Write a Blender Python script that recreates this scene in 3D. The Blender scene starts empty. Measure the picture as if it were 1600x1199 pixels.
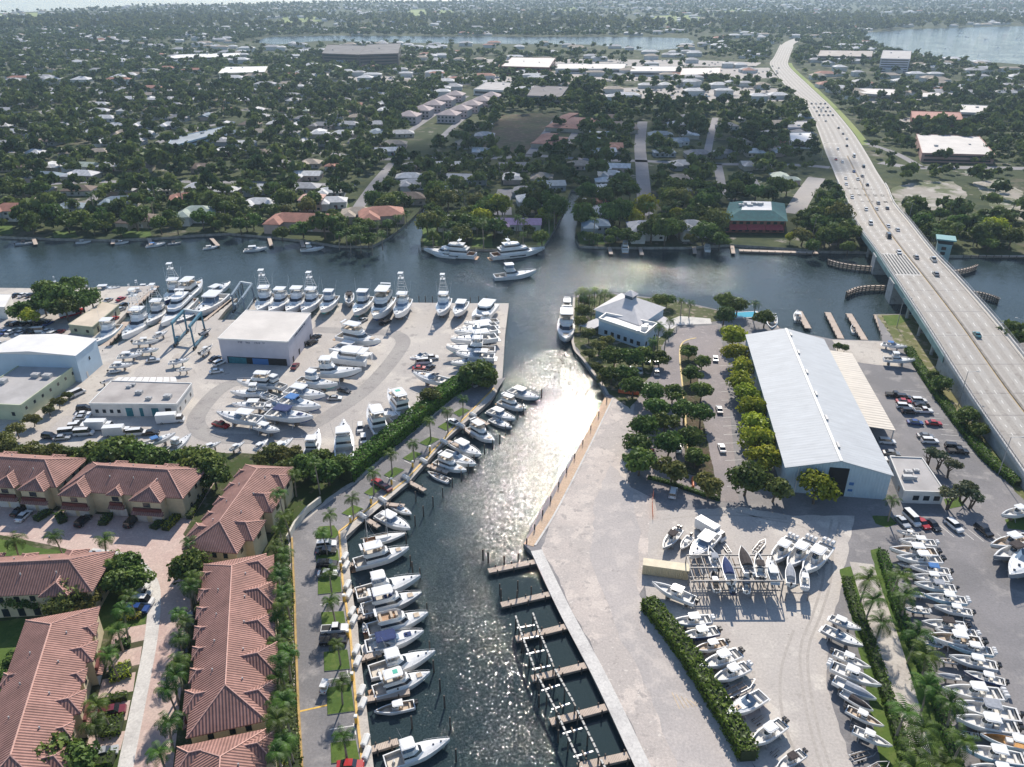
import bpy, bmesh, math, random
import numpy as np
from mathutils import Vector, Matrix
R=math.radians
S=bpy.context.scene
COL=S.collection
# ---------------------------------------------------------------- camera
F=1226.;H=120.;PIT=R(27.4);CX=800.;CY=599.5
cd=bpy.data.cameras.new('camera');cam=bpy.data.objects.new('camera',cd);COL.objects.link(cam)
cam.location=(0,0,H);cam.rotation_euler=(R(90)-PIT,0,0)
cd.sensor_fit='HORIZONTAL';cd.sensor_width=36;cd.lens=36*F/1600.;cd.clip_start=1;cd.clip_end=60000
S.camera=cam
# ---------------------------------------------------------------- light
SUN_EL=R(37);SUN_AZ=R(9)
w=bpy.data.worlds.new('World');S.world=w;w.use_nodes=True
nt=w.node_tree;sk=nt.nodes.new('ShaderNodeTexSky');sk.sky_type='NISHITA';sk.sun_disc=False
sk.sun_elevation=SUN_EL;sk.sun_rotation=SUN_AZ;sk.air_density=1.0;sk.dust_density=.35;sk.ozone_density=2.0
bg=nt.nodes['Background'];bg.inputs[1].default_value=0.12;nt.links.new(sk.outputs[0],bg.inputs[0])
sd=bpy.data.lights.new('sun','SUN');sd.energy=5.0;sd.angle=R(.53);sd.color=(1,.915,.80)
so=bpy.data.objects.new('sun',sd);COL.objects.link(so)
sdir=Vector((math.sin(SUN_AZ)*math.cos(SUN_EL),math.cos(SUN_AZ)*math.cos(SUN_EL),math.sin(SUN_EL)))
so.rotation_euler=sdir.to_track_quat('Z','Y').to_euler();so.location=(0,0,400)
S.view_settings.view_transform='Standard';S.view_settings.look='None';S.view_settings.exposure=0.30;S.view_settings.gamma=1
S.render.engine='CYCLES'
cy=S.cycles;cy.use_denoising=True;cy.max_bounces=6;cy.diffuse_bounces=2;cy.glossy_bounces=3;cy.transmission_bounces=2;cy.volume_bounces=0
cy.transparent_max_bounces=24;cy.caustics_reflective=False;cy.caustics_refractive=False
cy.sample_clamp_direct=0;cy.sample_clamp_indirect=4
try: cy.denoiser='OPENIMAGEDENOISE'
except Exception: pass
# ---------------------------------------------------------------- helpers
_s,_c=math.sin(PIT),math.cos(PIT)
def G(x,y,z=0.):
    "photo survey point (1600 px wide grid) -> metres on the level z"
    a=(x-CX)/F;b=(y-CY)/F
    dx,dy,dz=a,_c-b*_s,-_s-b*_c
    t=(z-H)/dz
    return Vector((dx*t,dy*t,z))
def GP(pts,z=0.): return [G(x,y,z) for x,y in pts]
rnd=random.Random(7)
class MB:
    def __init__(s): s.v=[];s.f=[];s.m=[]
    def add(s,vs,fs,m=0):
        o=len(s.v);s.v+=[tuple(p) for p in vs];s.f+=[tuple(i+o for i in f) for f in fs];s.m+=[m]*len(fs)
    def box(s,x0,x1,y0,y1,z0,z1,m=0):
        s.add([(x0,y0,z0),(x1,y0,z0),(x1,y1,z0),(x0,y1,z0),(x0,y0,z1),(x1,y0,z1),(x1,y1,z1),(x0,y1,z1)],
              [(0,3,2,1),(4,5,6,7),(0,1,5,4),(1,2,6,5),(2,3,7,6),(3,0,4,7)],m)
    def bar(s,p,q,w,h,m=0):
        "box beam from p to q (top-centre line), width w, height h downward"
        p=Vector(p);q=Vector(q);d=q-p;n=Vector((-d.y,d.x,0));n=n.normalized()*w/2 if n.length>1e-6 else Vector((w/2,0,0))
        u=Vector((0,0,h))
        a=[p-n-u,p+n-u,q+n-u,q-n-u,p-n,p+n,q+n,q-n]
        s.add(a,[(0,1,2,3),(7,6,5,4),(0,4,5,1),(1,5,6,2),(2,6,7,3),(3,7,4,0)],m)
    def prism(s,poly,z0,z1,m=0,mt=None,bottom=True):
        n=len(poly);A=sum(poly[i][0]*poly[(i+1)%n][1]-poly[(i+1)%n][0]*poly[i][1] for i in range(n))
        if A<0: poly=poly[::-1]
        vs=[(p[0],p[1],z0) for p in poly]+[(p[0],p[1],z1) for p in poly]
        s.add(vs,[(i,(i+1)%n,n+(i+1)%n,n+i) for i in range(n)],m)
        s.add(vs[n:],[tuple(range(n))],m if mt is None else mt)
        if bottom: s.add(vs[:n],[tuple(range(n))[::-1]],m)
    def tube(s,p,q,r,r2=None,n=6,m=0,cap=True):
        p=Vector(p);q=Vector(q);r2=r if r2 is None else r2;d=(q-p).normalized()
        a=d.orthogonal().normalized();b=d.cross(a);vs=[]
        for c,rr in ((p,r),(q,r2)):
            for i in range(n): t=2*math.pi*i/n;vs.append(c+a*math.cos(t)*rr+b*math.sin(t)*rr)
        fs=[(i,(i+1)%n,n+(i+1)%n,n+i) for i in range(n)]
        if cap: fs+=[tuple(range(n))[::-1],tuple(range(n,2*n))]
        s.add(vs,fs,m)
    def loft(s,rings,m=0,closed=False,cap0=False,cap1=False):
        n=len(rings[0]);vs=[p for r in rings for p in r];fs=[]
        for i in range(len(rings)-1):
            for j in range(n if closed else n-1):
                k=(j+1)%n;fs.append((i*n+j,i*n+k,(i+1)*n+k,(i+1)*n+j))
        if cap0: fs.append(tuple(range(n))[::-1])
        if cap1: fs.append(tuple(range((len(rings)-1)*n,len(rings)*n)))
        s.add(vs,fs,m)
    def mesh(s,name,mats,smooth=False):
        me=bpy.data.meshes.new(name);me.from_pydata([tuple(map(float,p)) for p in s.v],[],s.f)
        for m in (mats if isinstance(mats,(list,tuple)) else [mats]): me.materials.append(m)
        me.polygons.foreach_set('material_index',s.m)
        if smooth: me.polygons.foreach_set('use_smooth',[True]*len(s.f))
        me.update();return me
    def build(s,name,mats,parent=None,smooth=False):
        o=bpy.data.objects.new(name,s.mesh(name,mats,smooth));COL.objects.link(o)
        if parent: o.parent=parent
        return o
def npmesh(name,V,Q,mat):
    "mesh from numpy arrays of quads"
    me=bpy.data.meshes.new(name);n=len(Q)
    me.vertices.add(len(V));me.vertices.foreach_set('co',V.astype(np.float32).ravel())
    k=Q.shape[1];me.loops.add(n*k);me.loops.foreach_set('vertex_index',Q.astype(np.int32).ravel())
    me.polygons.add(n);me.polygons.foreach_set('loop_start',np.arange(0,n*k,k,dtype=np.int32))
    me.update(calc_edges=True);me.materials.append(mat);return me
def obj(name,me,parent=None):
    o=bpy.data.objects.new(name,me);COL.objects.link(o)
    if parent: o.parent=parent
    return o
def tag(o,label,cat,group=None):
    o['label']=label;o['category']=cat
    if group: o['group']=group
    return o
def thing(name,label,cat,loc=(0,0,0),rz=0,group=None,sc=1):
    o=bpy.data.objects.new(name,None);COL.objects.link(o);o.empty_display_size=.2
    o.location=loc;o.rotation_euler=(0,0,rz);o.scale=(sc,sc,sc);return tag(o,label,cat,group)
def struct(o,label=None):
    o['kind']='structure'
    if label: o['label']=label
    return o
def dup(root,loc,rz,label=None,group=None,sc=1,cat=None):
    r=root.copy();COL.objects.link(r);r.location=loc;r.rotation_euler=(0,0,rz)
    r.scale=(sc,sc,sc) if not isinstance(sc,(tuple,list)) else sc
    if label: r['label']=label
    if group: r['group']=group
    elif 'group' in r.keys(): del r['group']
    if cat: r['category']=cat
    for ch in root.children:
        c=ch.copy();COL.objects.link(c);c.parent=r
        for g in ch.children:
            d=g.copy();COL.objects.link(d);d.parent=c
    return r
_tmpl={}
def proto(key,make):
    """first use builds the thing, each later use copies it; returns place(loc,rz,label,group,sc)"""
    def place(loc,rz,label,group=None,sc=1,cat=None):
        if key not in _tmpl:
            r=make();_tmpl[key]=r;r.location=loc;r.rotation_euler=(0,0,rz);r.scale=(sc,sc,sc) if not isinstance(sc,(tuple,list)) else sc
            r['label']=label
            if group: r['group']=group
            if cat: r['category']=cat
            return r
        return dup(_tmpl[key],loc,rz,label,group,sc,cat or _tmpl[key]['category'])
    return place
ORD='first second third fourth fifth sixth seventh eighth ninth tenth eleventh twelfth thirteenth fourteenth fifteenth sixteenth seventeenth eighteenth nineteenth twentieth'.split()
def nth(i):
    if i<20: return ORD[i]
    t=['twenty','thirty','forty','fifty'][(i+1)//10-2];k=(i+1)%10
    return t[:-1]+'ieth' if k==0 else t+'-'+ORD[k-1]
# ---------------------------------------------------------------- materials
def new_mat(name):
    m=bpy.data.materials.new(name);m.use_nodes=True;n=m.node_tree;b=n.nodes['Principled BSDF'];return m,n,b
_mc={}
def M(name,col,rough=.6,var=0,scale=1.0,col2=None,metal=0,bump=0,detail=4,spec=.5,rand=0,coat=0):
    if name in _mc: return _mc[name]
    m,n,b=new_mat(name);L=n.links;_mc[name]=m
    b.inputs['Roughness'].default_value=rough;b.inputs['Metallic'].default_value=metal
    b.inputs['Specular IOR Level'].default_value=spec;b.inputs['Coat Weight'].default_value=coat
    c=(*col,1);b.inputs['Base Color'].default_value=c
    out=None
    if col2 or var or bump:
        tc=n.nodes.new('ShaderNodeTexCoord');nz=n.nodes.new('ShaderNodeTexNoise');nz.inputs['Scale'].default_value=scale
        nz.inputs['Detail'].default_value=detail;nz.inputs['Roughness'].default_value=.65;L.new(tc.outputs['Object'],nz.inputs['Vector'])
        rp=n.nodes.new('ShaderNodeValToRGB');rp.color_ramp.elements[0].position=.36;rp.color_ramp.elements[1].position=.66
        L.new(nz.outputs['Fac'],rp.inputs[0])
        if col2: a,d=col,col2
        else: a=tuple(x*(1-var) for x in col);d=tuple(min(1,x*(1+var)) for x in col)
        rp.color_ramp.elements[0].color=(*a,1);rp.color_ramp.elements[1].color=(*d,1);out=rp.outputs[0]
        L.new(out,b.inputs['Base Color'])
        if bump:
            bp=n.nodes.new('ShaderNodeBump');bp.inputs['Distance'].default_value=bump;L.new(nz.outputs['Fac'],bp.inputs['Height']);L.new(bp.outputs[0],b.inputs['Normal'])
    if rand:
        oi=n.nodes.new('ShaderNodeObjectInfo');hs=n.nodes.new('ShaderNodeHueSaturation')
        mr=n.nodes.new('ShaderNodeMapRange');mr.inputs[3].default_value=1-rand;mr.inputs[4].default_value=1+rand
        L.new(oi.outputs['Random'],mr.inputs[0]);L.new(mr.outputs[0],hs.inputs['Value'])
        if out: L.new(out,hs.inputs['Color'])
        else: hs.inputs['Color'].default_value=c
        L.new(hs.outputs[0],b.inputs['Base Color'])
    return m
def ground_mat(name,base,spots,rough=.9,bump=.02):
    """layered ground: list of (scale, threshold, softness, colour) patches over a base, plus fine grain"""
    m,n,b=new_mat(name);L=n.links;b.inputs['Roughness'].default_value=rough;b.inputs['Specular IOR Level'].default_value=.25
    tc=n.nodes.new('ShaderNodeTexCoord');cur=n.nodes.new('ShaderNodeRGB');cur.outputs[0].default_value=(*base,1);cur=cur.outputs[0]
    k=0
    for sc,th,so_,c in spots:
        k+=1;mp=n.nodes.new('ShaderNodeMapping');mp.inputs['Location'].default_value=(31.7*k,17.3*k,5*k);L.new(tc.outputs['Object'],mp.inputs[0])
        nz=n.nodes.new('ShaderNodeTexNoise');nz.inputs['Scale'].default_value=sc;nz.inputs['Detail'].default_value=5;nz.inputs['Roughness'].default_value=.6;L.new(mp.outputs[0],nz.inputs['Vector'])
        mr=n.nodes.new('ShaderNodeMapRange');mr.inputs[1].default_value=th-so_;mr.inputs[2].default_value=th+so_;L.new(nz.outputs['Fac'],mr.inputs[0])
        mx=n.nodes.new('ShaderNodeMix');mx.data_type='RGBA';L.new(mr.outputs[0],mx.inputs[0]);L.new(cur,mx.inputs[6]);mx.inputs[7].default_value=(*c,1);cur=mx.outputs[2]
    nz=n.nodes.new('ShaderNodeTexNoise');nz.inputs['Scale'].default_value=2.2;nz.inputs['Detail'].default_value=6;L.new(tc.outputs['Object'],nz.inputs['Vector'])
    mr=n.nodes.new('ShaderNodeMapRange');mr.inputs[1].default_value=.3;mr.inputs[2].default_value=.7;mr.inputs[3].default_value=.88;mr.inputs[4].default_value=1.12;L.new(nz.outputs['Fac'],mr.inputs[0])
    mu=n.nodes.new('ShaderNodeMix');mu.data_type='RGBA';mu.blend_type='MULTIPLY';mu.inputs[0].default_value=1;L.new(cur,mu.inputs[6]);L.new(mr.outputs[0],mu.inputs[7])
    L.new(mu.outputs[2],b.inputs['Base Color'])
    bp=n.nodes.new('ShaderNodeBump');bp.inputs['Distance'].default_value=bump;L.new(nz.outputs['Fac'],bp.inputs['Height']);L.new(bp.outputs[0],b.inputs['Normal'])
    return m
def leaf_mat(name,c1,c2,trans=.35,rand=.25,scale=.5):
    m=bpy.data.materials.new(name);m.use_nodes=True;n=m.node_tree;L=n.links;n.nodes.remove(n.nodes['Principled BSDF'])
    out=n.nodes['Material Output'];tc=n.nodes.new('ShaderNodeTexCoord');nz=n.nodes.new('ShaderNodeTexNoise');nz.inputs['Scale'].default_value=scale;nz.inputs['Detail'].default_value=5
    L.new(tc.outputs['Object'],nz.inputs['Vector']);rp=n.nodes.new('ShaderNodeValToRGB');rp.color_ramp.elements[0].position=.35;rp.color_ramp.elements[1].position=.68
    rp.color_ramp.elements[0].color=(*c1,1);rp.color_ramp.elements[1].color=(*c2,1);L.new(nz.outputs['Fac'],rp.inputs[0])
    oi=n.nodes.new('ShaderNodeObjectInfo');hs=n.nodes.new('ShaderNodeHueSaturation')
    mr=n.nodes.new('ShaderNodeMapRange');mr.inputs[3].default_value=1-rand;mr.inputs[4].default_value=1+rand;L.new(oi.outputs['Random'],mr.inputs[0]);L.new(mr.outputs[0],hs.inputs['Value'])
    m2=n.nodes.new('ShaderNodeMath');m2.operation='MULTIPLY_ADD';m2.inputs[1].default_value=.05;m2.inputs[2].default_value=.475
    m3=n.nodes.new('ShaderNodeMath');m3.operation='FRACT';m4=n.nodes.new('ShaderNodeMath');m4.operation='MULTIPLY';m4.inputs[1].default_value=7.31
    L.new(oi.outputs['Random'],m4.inputs[0]);L.new(m4.outputs[0],m3.inputs[0]);L.new(m3.outputs[0],m2.inputs[0]);L.new(m2.outputs[0],hs.inputs['Hue'])
    L.new(rp.outputs[0],hs.inputs['Color'])
    d=n.nodes.new('ShaderNodeBsdfDiffuse');t=n.nodes.new('ShaderNodeBsdfTranslucent');mx=n.nodes.new('ShaderNodeMixShader');mx.inputs[0].default_value=trans
    L.new(hs.outputs[0],d.inputs[0]);L.new(hs.outputs[0],t.inputs[0]);L.new(d.outputs[0],mx.inputs[1]);L.new(t.outputs[0],mx.inputs[2])
    gl=n.nodes.new('ShaderNodeBsdfGlossy');gl.inputs['Roughness'].default_value=.45;gl.inputs[0].default_value=(.8,.85,.9,1);m5=n.nodes.new('ShaderNodeMixShader');m5.inputs[0].default_value=.015
    L.new(mx.outputs[0],m5.inputs[1]);L.new(gl.outputs[0],m5.inputs[2]);L.new(m5.outputs[0],out.inputs[0]);return m
def tile_mat(name,c1,c2,pitch=.5):
    "barrel roof tiles: ribs running down every slope, whichever way it faces"
    m,n,b=new_mat(name);L=n.links;b.inputs['Roughness'].default_value=.75;b.inputs['Specular IOR Level'].default_value=.3
    tc=n.nodes.new('ShaderNodeTexCoord');sp=n.nodes.new('ShaderNodeSeparateXYZ');L.new(tc.outputs['Object'],sp.inputs[0])
    sn=n.nodes.new('ShaderNodeSeparateXYZ');L.new(tc.outputs['Normal'],sn.inputs[0])
    ax=n.nodes.new('ShaderNodeMath');ax.operation='ABSOLUTE';L.new(sn.outputs[0],ax.inputs[0])
    ay=n.nodes.new('ShaderNodeMath');ay.operation='ABSOLUTE';L.new(sn.outputs[1],ay.inputs[0])
    gt=n.nodes.new('ShaderNodeMath');gt.operation='GREATER_THAN';L.new(ax.outputs[0],gt.inputs[0]);L.new(ay.outputs[0],gt.inputs[1])
    mx=n.nodes.new('ShaderNodeMix');mx.data_type='FLOAT';L.new(gt.outputs[0],mx.inputs[0]);L.new(sp.outputs[0],mx.inputs[2]);L.new(sp.outputs[1],mx.inputs[3])
    mu=n.nodes.new('ShaderNodeMath');mu.operation='MULTIPLY';mu.inputs[1].default_value=2*math.pi/pitch;L.new(mx.outputs[0],mu.inputs[0])
    si=n.nodes.new('ShaderNodeMath');si.operation='SINE';L.new(mu.outputs[0],si.inputs[0])
    bp=n.nodes.new('ShaderNodeBump');bp.inputs['Distance'].default_value=.06;bp.inputs['Strength'].default_value=.9;L.new(si.outputs[0],bp.inputs['Height']);L.new(bp.outputs[0],b.inputs['Normal'])
    nz=n.nodes.new('ShaderNodeTexNoise');nz.inputs['Scale'].default_value=1.1;nz.inputs['Detail'].default_value=8;nz.inputs['Roughness'].default_value=.7;L.new(tc.outputs['Object'],nz.inputs[0])
    rp=n.nodes.new('ShaderNodeValToRGB');rp.color_ramp.elements[0].position=.3;rp.color_ramp.elements[1].position=.7;rp.color_ramp.elements[0].color=(*c1,1);rp.color_ramp.elements[1].color=(*c2,1);L.new(nz.outputs[0],rp.inputs[0])
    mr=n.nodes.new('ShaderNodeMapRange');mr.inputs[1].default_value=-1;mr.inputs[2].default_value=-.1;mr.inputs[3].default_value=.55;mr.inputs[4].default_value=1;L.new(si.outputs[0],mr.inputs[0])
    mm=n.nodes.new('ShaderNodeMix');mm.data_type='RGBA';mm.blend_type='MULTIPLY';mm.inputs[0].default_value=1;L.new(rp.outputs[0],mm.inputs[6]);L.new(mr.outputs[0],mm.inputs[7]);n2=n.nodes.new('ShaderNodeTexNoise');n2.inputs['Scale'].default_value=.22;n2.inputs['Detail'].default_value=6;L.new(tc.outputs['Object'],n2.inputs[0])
    r2=n.nodes.new('ShaderNodeMapRange');r2.inputs[1].default_value=.35;r2.inputs[2].default_value=.65;r2.inputs[3].default_value=.78;r2.inputs[4].default_value=1.1;L.new(n2.outputs['Fac'],r2.inputs[0])
    m3=n.nodes.new('ShaderNodeMix');m3.data_type='RGBA';m3.blend_type='MULTIPLY';m3.inputs[0].default_value=1;L.new(mm.outputs[2],m3.inputs[6]);L.new(r2.outputs[0],m3.inputs[7]);L.new(m3.outputs[2],b.inputs['Base Color'])
    return m
def rib_mat(name,col,pitch=.6,axis=1,var=.08,rough=.4,metal=0,depth=.03):
    "ribbed sheet metal, ribs repeating along one local axis"
    m,n,b=new_mat(name);L=n.links;b.inputs['Roughness'].default_value=rough;b.inputs['Metallic'].default_value=metal
    tc=n.nodes.new('ShaderNodeTexCoord');sp=n.nodes.new('ShaderNodeSeparateXYZ');L.new(tc.outputs['Object'],sp.inputs[0])
    mu=n.nodes.new('ShaderNodeMath');mu.operation='MULTIPLY';mu.inputs[1].default_value=2*math.pi/pitch;L.new(sp.outputs[axis],mu.inputs[0])
    si=n.nodes.new('ShaderNodeMath');si.operation='SINE';L.new(mu.outputs[0],si.inputs[0])
    bp=n.nodes.new('ShaderNodeBump');bp.inputs['Distance'].default_value=depth;L.new(si.outputs[0],bp.inputs['Height']);L.new(bp.outputs[0],b.inputs['Normal'])
    nz=n.nodes.new('ShaderNodeTexNoise');nz.inputs['Scale'].default_value=.18;nz.inputs['Detail'].default_value=9;nz.inputs['Roughness'].default_value=.7
    mp=n.nodes.new('ShaderNodeMapping');sc=[1,1,1];sc[axis]=3.5;mp.inputs['Scale'].default_value=sc;L.new(tc.outputs['Object'],mp.inputs[0]);L.new(mp.outputs[0],nz.inputs[0])
    rp=n.nodes.new('ShaderNodeValToRGB');rp.color_ramp.elements[0].position=.32;rp.color_ramp.elements[1].position=.68
    rp.color_ramp.elements[0].color=(*[x*(1-var) for x in col],1);rp.color_ramp.elements[1].color=(*[min(1,x*(1+var)) for x in col],1);L.new(nz.outputs[0],rp.inputs[0]);L.new(rp.outputs[0],b.inputs['Base Color'])
    return m
# water: dark, glossy, wind-rippled
def water_mat():
    m,n,b=new_mat('water');L=n.links
    b.inputs['Base Color'].default_value=(.026,.043,.047,1);b.inputs['Roughness'].default_value=.04;b.inputs['Specular IOR Level'].default_value=.36;b.inputs['IOR'].default_value=1.333
    tc=n.nodes.new('ShaderNodeTexCoord')
    def math(op,a,c):
        q=n.nodes.new('ShaderNodeVectorMath');q.operation=op
        for k,v in ((0,a),(1,c)):
            if isinstance(v,tuple): q.inputs[k].default_value=v
            else: L.new(v,q.inputs[k])
        return q.outputs[0]
    # ripple slopes straight from two noise fields (wind chop and finer wavelets), stronger where gusts pass
    acc=None
    for sc,k in ((2.7,.66),(7.0,.66),(.35,.14)):
        nz=n.nodes.new('ShaderNodeTexNoise');nz.inputs['Scale'].default_value=sc;nz.inputs['Detail'].default_value=2;L.new(tc.outputs['Object'],nz.inputs['Vector'])
        v=math('MULTIPLY',math('SUBTRACT',nz.outputs['Color'],(.5,.5,.5)),(k,k,0));acc=v if acc is None else math('ADD',acc,v)
    nz=n.nodes.new('ShaderNodeTexNoise');nz.inputs['Scale'].default_value=.02;nz.inputs['Detail'].default_value=4;L.new(tc.outputs['Object'],nz.inputs['Vector'])
    mr=n.nodes.new('ShaderNodeMapRange');mr.inputs[1].default_value=.35;mr.inputs[2].default_value=.65;mr.inputs[3].default_value=.6;mr.inputs[4].default_value=1.2;L.new(nz.outputs['Fac'],mr.inputs[0])
    # sheltered, calmer water between the piers under the right seawall
    sp=n.nodes.new('ShaderNodeSeparateXYZ');L.new(tc.outputs['Object'],sp.inputs[0])
    def mth(op,a,c):
        q=n.nodes.new('ShaderNodeMath');q.operation=op
        for k,v in ((0,a),(1,c)):
            if isinstance(v,float): q.inputs[k].default_value=v
            else: L.new(v,q.inputs[k])
        return q.outputs[0]
    d=mth('SUBTRACT',sp.outputs[0],mth('ADD',mth('MULTIPLY',sp.outputs[1],-0.3343),39.493))
    r1=n.nodes.new('ShaderNodeMapRange');r1.inputs[1].default_value=-3;r1.inputs[2].default_value=5;L.new(d,r1.inputs[0])
    r2=n.nodes.new('ShaderNodeMapRange');r2.inputs[1].default_value=144;r2.inputs[2].default_value=136;L.new(sp.outputs[1],r2.inputs[0])
    calm=mth('SUBTRACT',1.0,mth('MULTIPLY',mth('MULTIPLY',r1.outputs[0],r2.outputs[0]),.72));gust=mth('MULTIPLY',mr.outputs[0],calm)
    sc=n.nodes.new('ShaderNodeVectorMath');sc.operation='SCALE';L.new(acc,sc.inputs[0]);L.new(gust,sc.inputs['Scale'])
    nn=math('NORMALIZE',math('ADD',sc.outputs[0],(0,0,1)),(0,0,0));L.new(nn,b.inputs['Normal'])
    return m
# ================================================================ SETTING: ground, water, roads
GRAVEL=ground_mat('pale_gravel',(.48,.445,.41),[(.03,.52,.10,(.42,.39,.365)),(.09,.58,.06,(.55,.51,.46)),(.25,.63,.04,(.34,.315,.295)),(.8,.67,.03,(.27,.25,.235))])
YARD=ground_mat('yard_gravel',(.52,.48,.44),[(.045,.5,.1,(.455,.42,.39)),(.14,.58,.05,(.58,.54,.49)),(.4,.65,.04,(.39,.36,.33)),(1.2,.69,.03,(.30,.275,.25))])
SANDLOT=ground_mat('cracked_sandy_lot',(.52,.46,.42),[(.06,.48,.06,(.46,.415,.385)),(.16,.55,.03,(.58,.515,.465)),(.4,.60,.025,(.40,.36,.335)),(.8,.64,.02,(.61,.56,.51)),(1.4,.68,.02,(.30,.265,.24))],bump=.04)
OLDASPH=ground_mat('bleached_asphalt',(.46,.42,.40),[(.06,.5,.1,(.41,.38,.365)),(.2,.56,.06,(.51,.465,.435)),(.9,.69,.03,(.31,.28,.265))])
ASPH=ground_mat('grey_asphalt',(.245,.235,.24),[(.05,.52,.08,(.19,.185,.19)),(.22,.6,.06,(.30,.285,.28)),(1.3,.7,.03,(.14,.14,.14))])
ASPHP=ground_mat('pinkish_asphalt',(.31,.275,.27),[(.07,.5,.1,(.26,.235,.235)),(.4,.62,.06,(.36,.32,.31))])
DARKASPH=ground_mat('damp_dark_asphalt',(.31,.29,.28),[(.09,.5,.1,(.36,.34,.32)),(.5,.62,.06,(.25,.235,.23))])
CONC=ground_mat('worn_concrete',(.52,.48,.43),[(.12,.52,.08,(.44,.40,.36)),(.6,.62,.05,(.36,.33,.30))])
CONCW=ground_mat('white_concrete',(.62,.60,.57),[(.2,.55,.08,(.52,.50,.48)),(1.0,.66,.04,(.40,.39,.38))])
BRCONC=ground_mat('bridge_concrete',(.45,.42,.38),[(.05,.5,.12,(.42,.40,.375)),(.35,.62,.06,(.46,.44,.41)),(1.2,.7,.03,(.30,.29,.28))])
PAVER=ground_mat('pink_pavers',(.54,.42,.37),[(.12,.52,.1,(.50,.36,.32)),(.8,.6,.05,(.62,.48,.42)),(2.0,.68,.03,(.42,.30,.27))])
ORANGE=ground_mat('orange_boardwalk',(.56,.41,.29),[(.3,.52,.08,(.50,.37,.27)),(1.4,.62,.05,(.62,.50,.38))])
LAWN=ground_mat('lawn',(.095,.15,.03),[(.08,.5,.12,(.07,.12,.028)),(.4,.6,.08,(.14,.18,.05)),(1.5,.64,.06,(.05,.09,.02))],rough=1)
DRYGRASS=ground_mat('dry_grass',(.20,.19,.09),[(.06,.5,.1,(.12,.14,.05)),(.3,.58,.06,(.33,.29,.22))],rough=1)
SUBURB=ground_mat('suburb_ground',(.042,.060,.022),[(.012,.5,.05,(.065,.08,.03)),(.03,.6,.03,(.11,.105,.07)),(.06,.64,.02,(.24,.22,.19)),(.1,.55,.05,(.03,.048,.018))],rough=1)
MULCH=ground_mat('mulch_bed',(.10,.075,.05),[(.3,.5,.1,(.06,.07,.03)),(1.2,.6,.06,(.17,.14,.10))],rough=1)
SANDY=ground_mat('sandy_scrub',(.34,.31,.27),[(.04,.5,.06,(.12,.14,.07)),(.12,.58,.05,(.44,.41,.37))],rough=1)
GOLF=ground_mat('golf_turf',(.20,.26,.08),[(.01,.5,.1,(.26,.30,.11))],rough=1)
SEAWALL=M('seawall_concrete',(.30,.28,.25),.85,.3,.5)
WATER=water_mat();LAGOON=WATER
WZ=-1.3
WHITE=M('white_paint_line',(.75,.74,.70),.7,.15,.8);YEL=M('yellow_paint_line',(.72,.45,.07),.7,.15,.8)
RAG={'sandy_lot':.9,'old_tarmac':1.2,'gravel_yard':.8,'garden_ground':.6,'planting_bed':.6,'bridge_embankment':.8,'sandy_ground':2,'scrub_lot':2,'parking_lot':2.5,'yard_road':.8,'lawn':.5,'golf_turf':6,'verge':.25,'seawall_apron':.5}
def sheet(name,pts,mat,z,label=None,px=True):
    b=MB();P=GP(pts,z) if px else pts
    if name in RAG:
        # worn, uneven edge instead of a ruled one
        j=RAG[name];rg=random.Random(len(pts)*7+int(P[0].y));Q=[]
        for i in range(len(P)):
            a=P[i];c=P[(i+1)%len(P)];L=(c-a).length;n=max(1,min(60,int(L/(1.6*j+.6))));d=(c-a)/max(L,1e-6);nn=Vector((-d.y,d.x,0));w0=0
            for k in range(n):
                w0=.6*w0+rg.uniform(-.5,.5)*j if k else 0
                Q.append(a+d*(L*k/n)+nn*w0)
        P=Q
    A=sum(P[i][0]*P[(i+1)%len(P)][1]-P[(i+1)%len(P)][0]*P[i][1] for i in range(len(P)))
    if A<0: P=P[::-1]
    b.add(P,[tuple(range(len(P)))]);return struct(b.build(name,mat),label)
def land(name,pts,mat,label):
    b=MB();b.prism([(p.x,p.y) for p in GP(pts,0)],-4,0,1,0,bottom=False);return struct(b.build(name,[mat,SEAWALL]),label)
def smooth_line(P,k=4):
    out=[]
    for i in range(len(P)-1):
        p0=P[max(i-1,0)];p1=P[i];p2=P[i+1];p3=P[min(i+2,len(P)-1)]
        for j in range(k):
            t=j/k;out.append(.5*((2*p1)+(p2-p0)*t+(2*p0-5*p1+4*p2-p3)*t*t+(3*p1-p0-3*p2+p3)*t**3))
    return out+[P[-1]]
def offs(P,d):
    o=[]
    for i,p in enumerate(P):
        t=(P[min(i+1,len(P)-1)]-P[max(i-1,0)]);t.z=0;t.normalize();o.append(p+Vector((-t.y,t.x,0))*d)
    return o
def strip(name,pts,wid,mat,z,label=None,k=4,loop=False):
    P=smooth_line(GP(pts,z),k);a=offs(P,wid/2);c=offs(P,-wid/2);b=MB();n=len(P)
    b.add(a+c,[(n+i,n+i+1,i+1,i) for i in range(n-1)]);return struct(b.build(name,mat),label)
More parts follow.
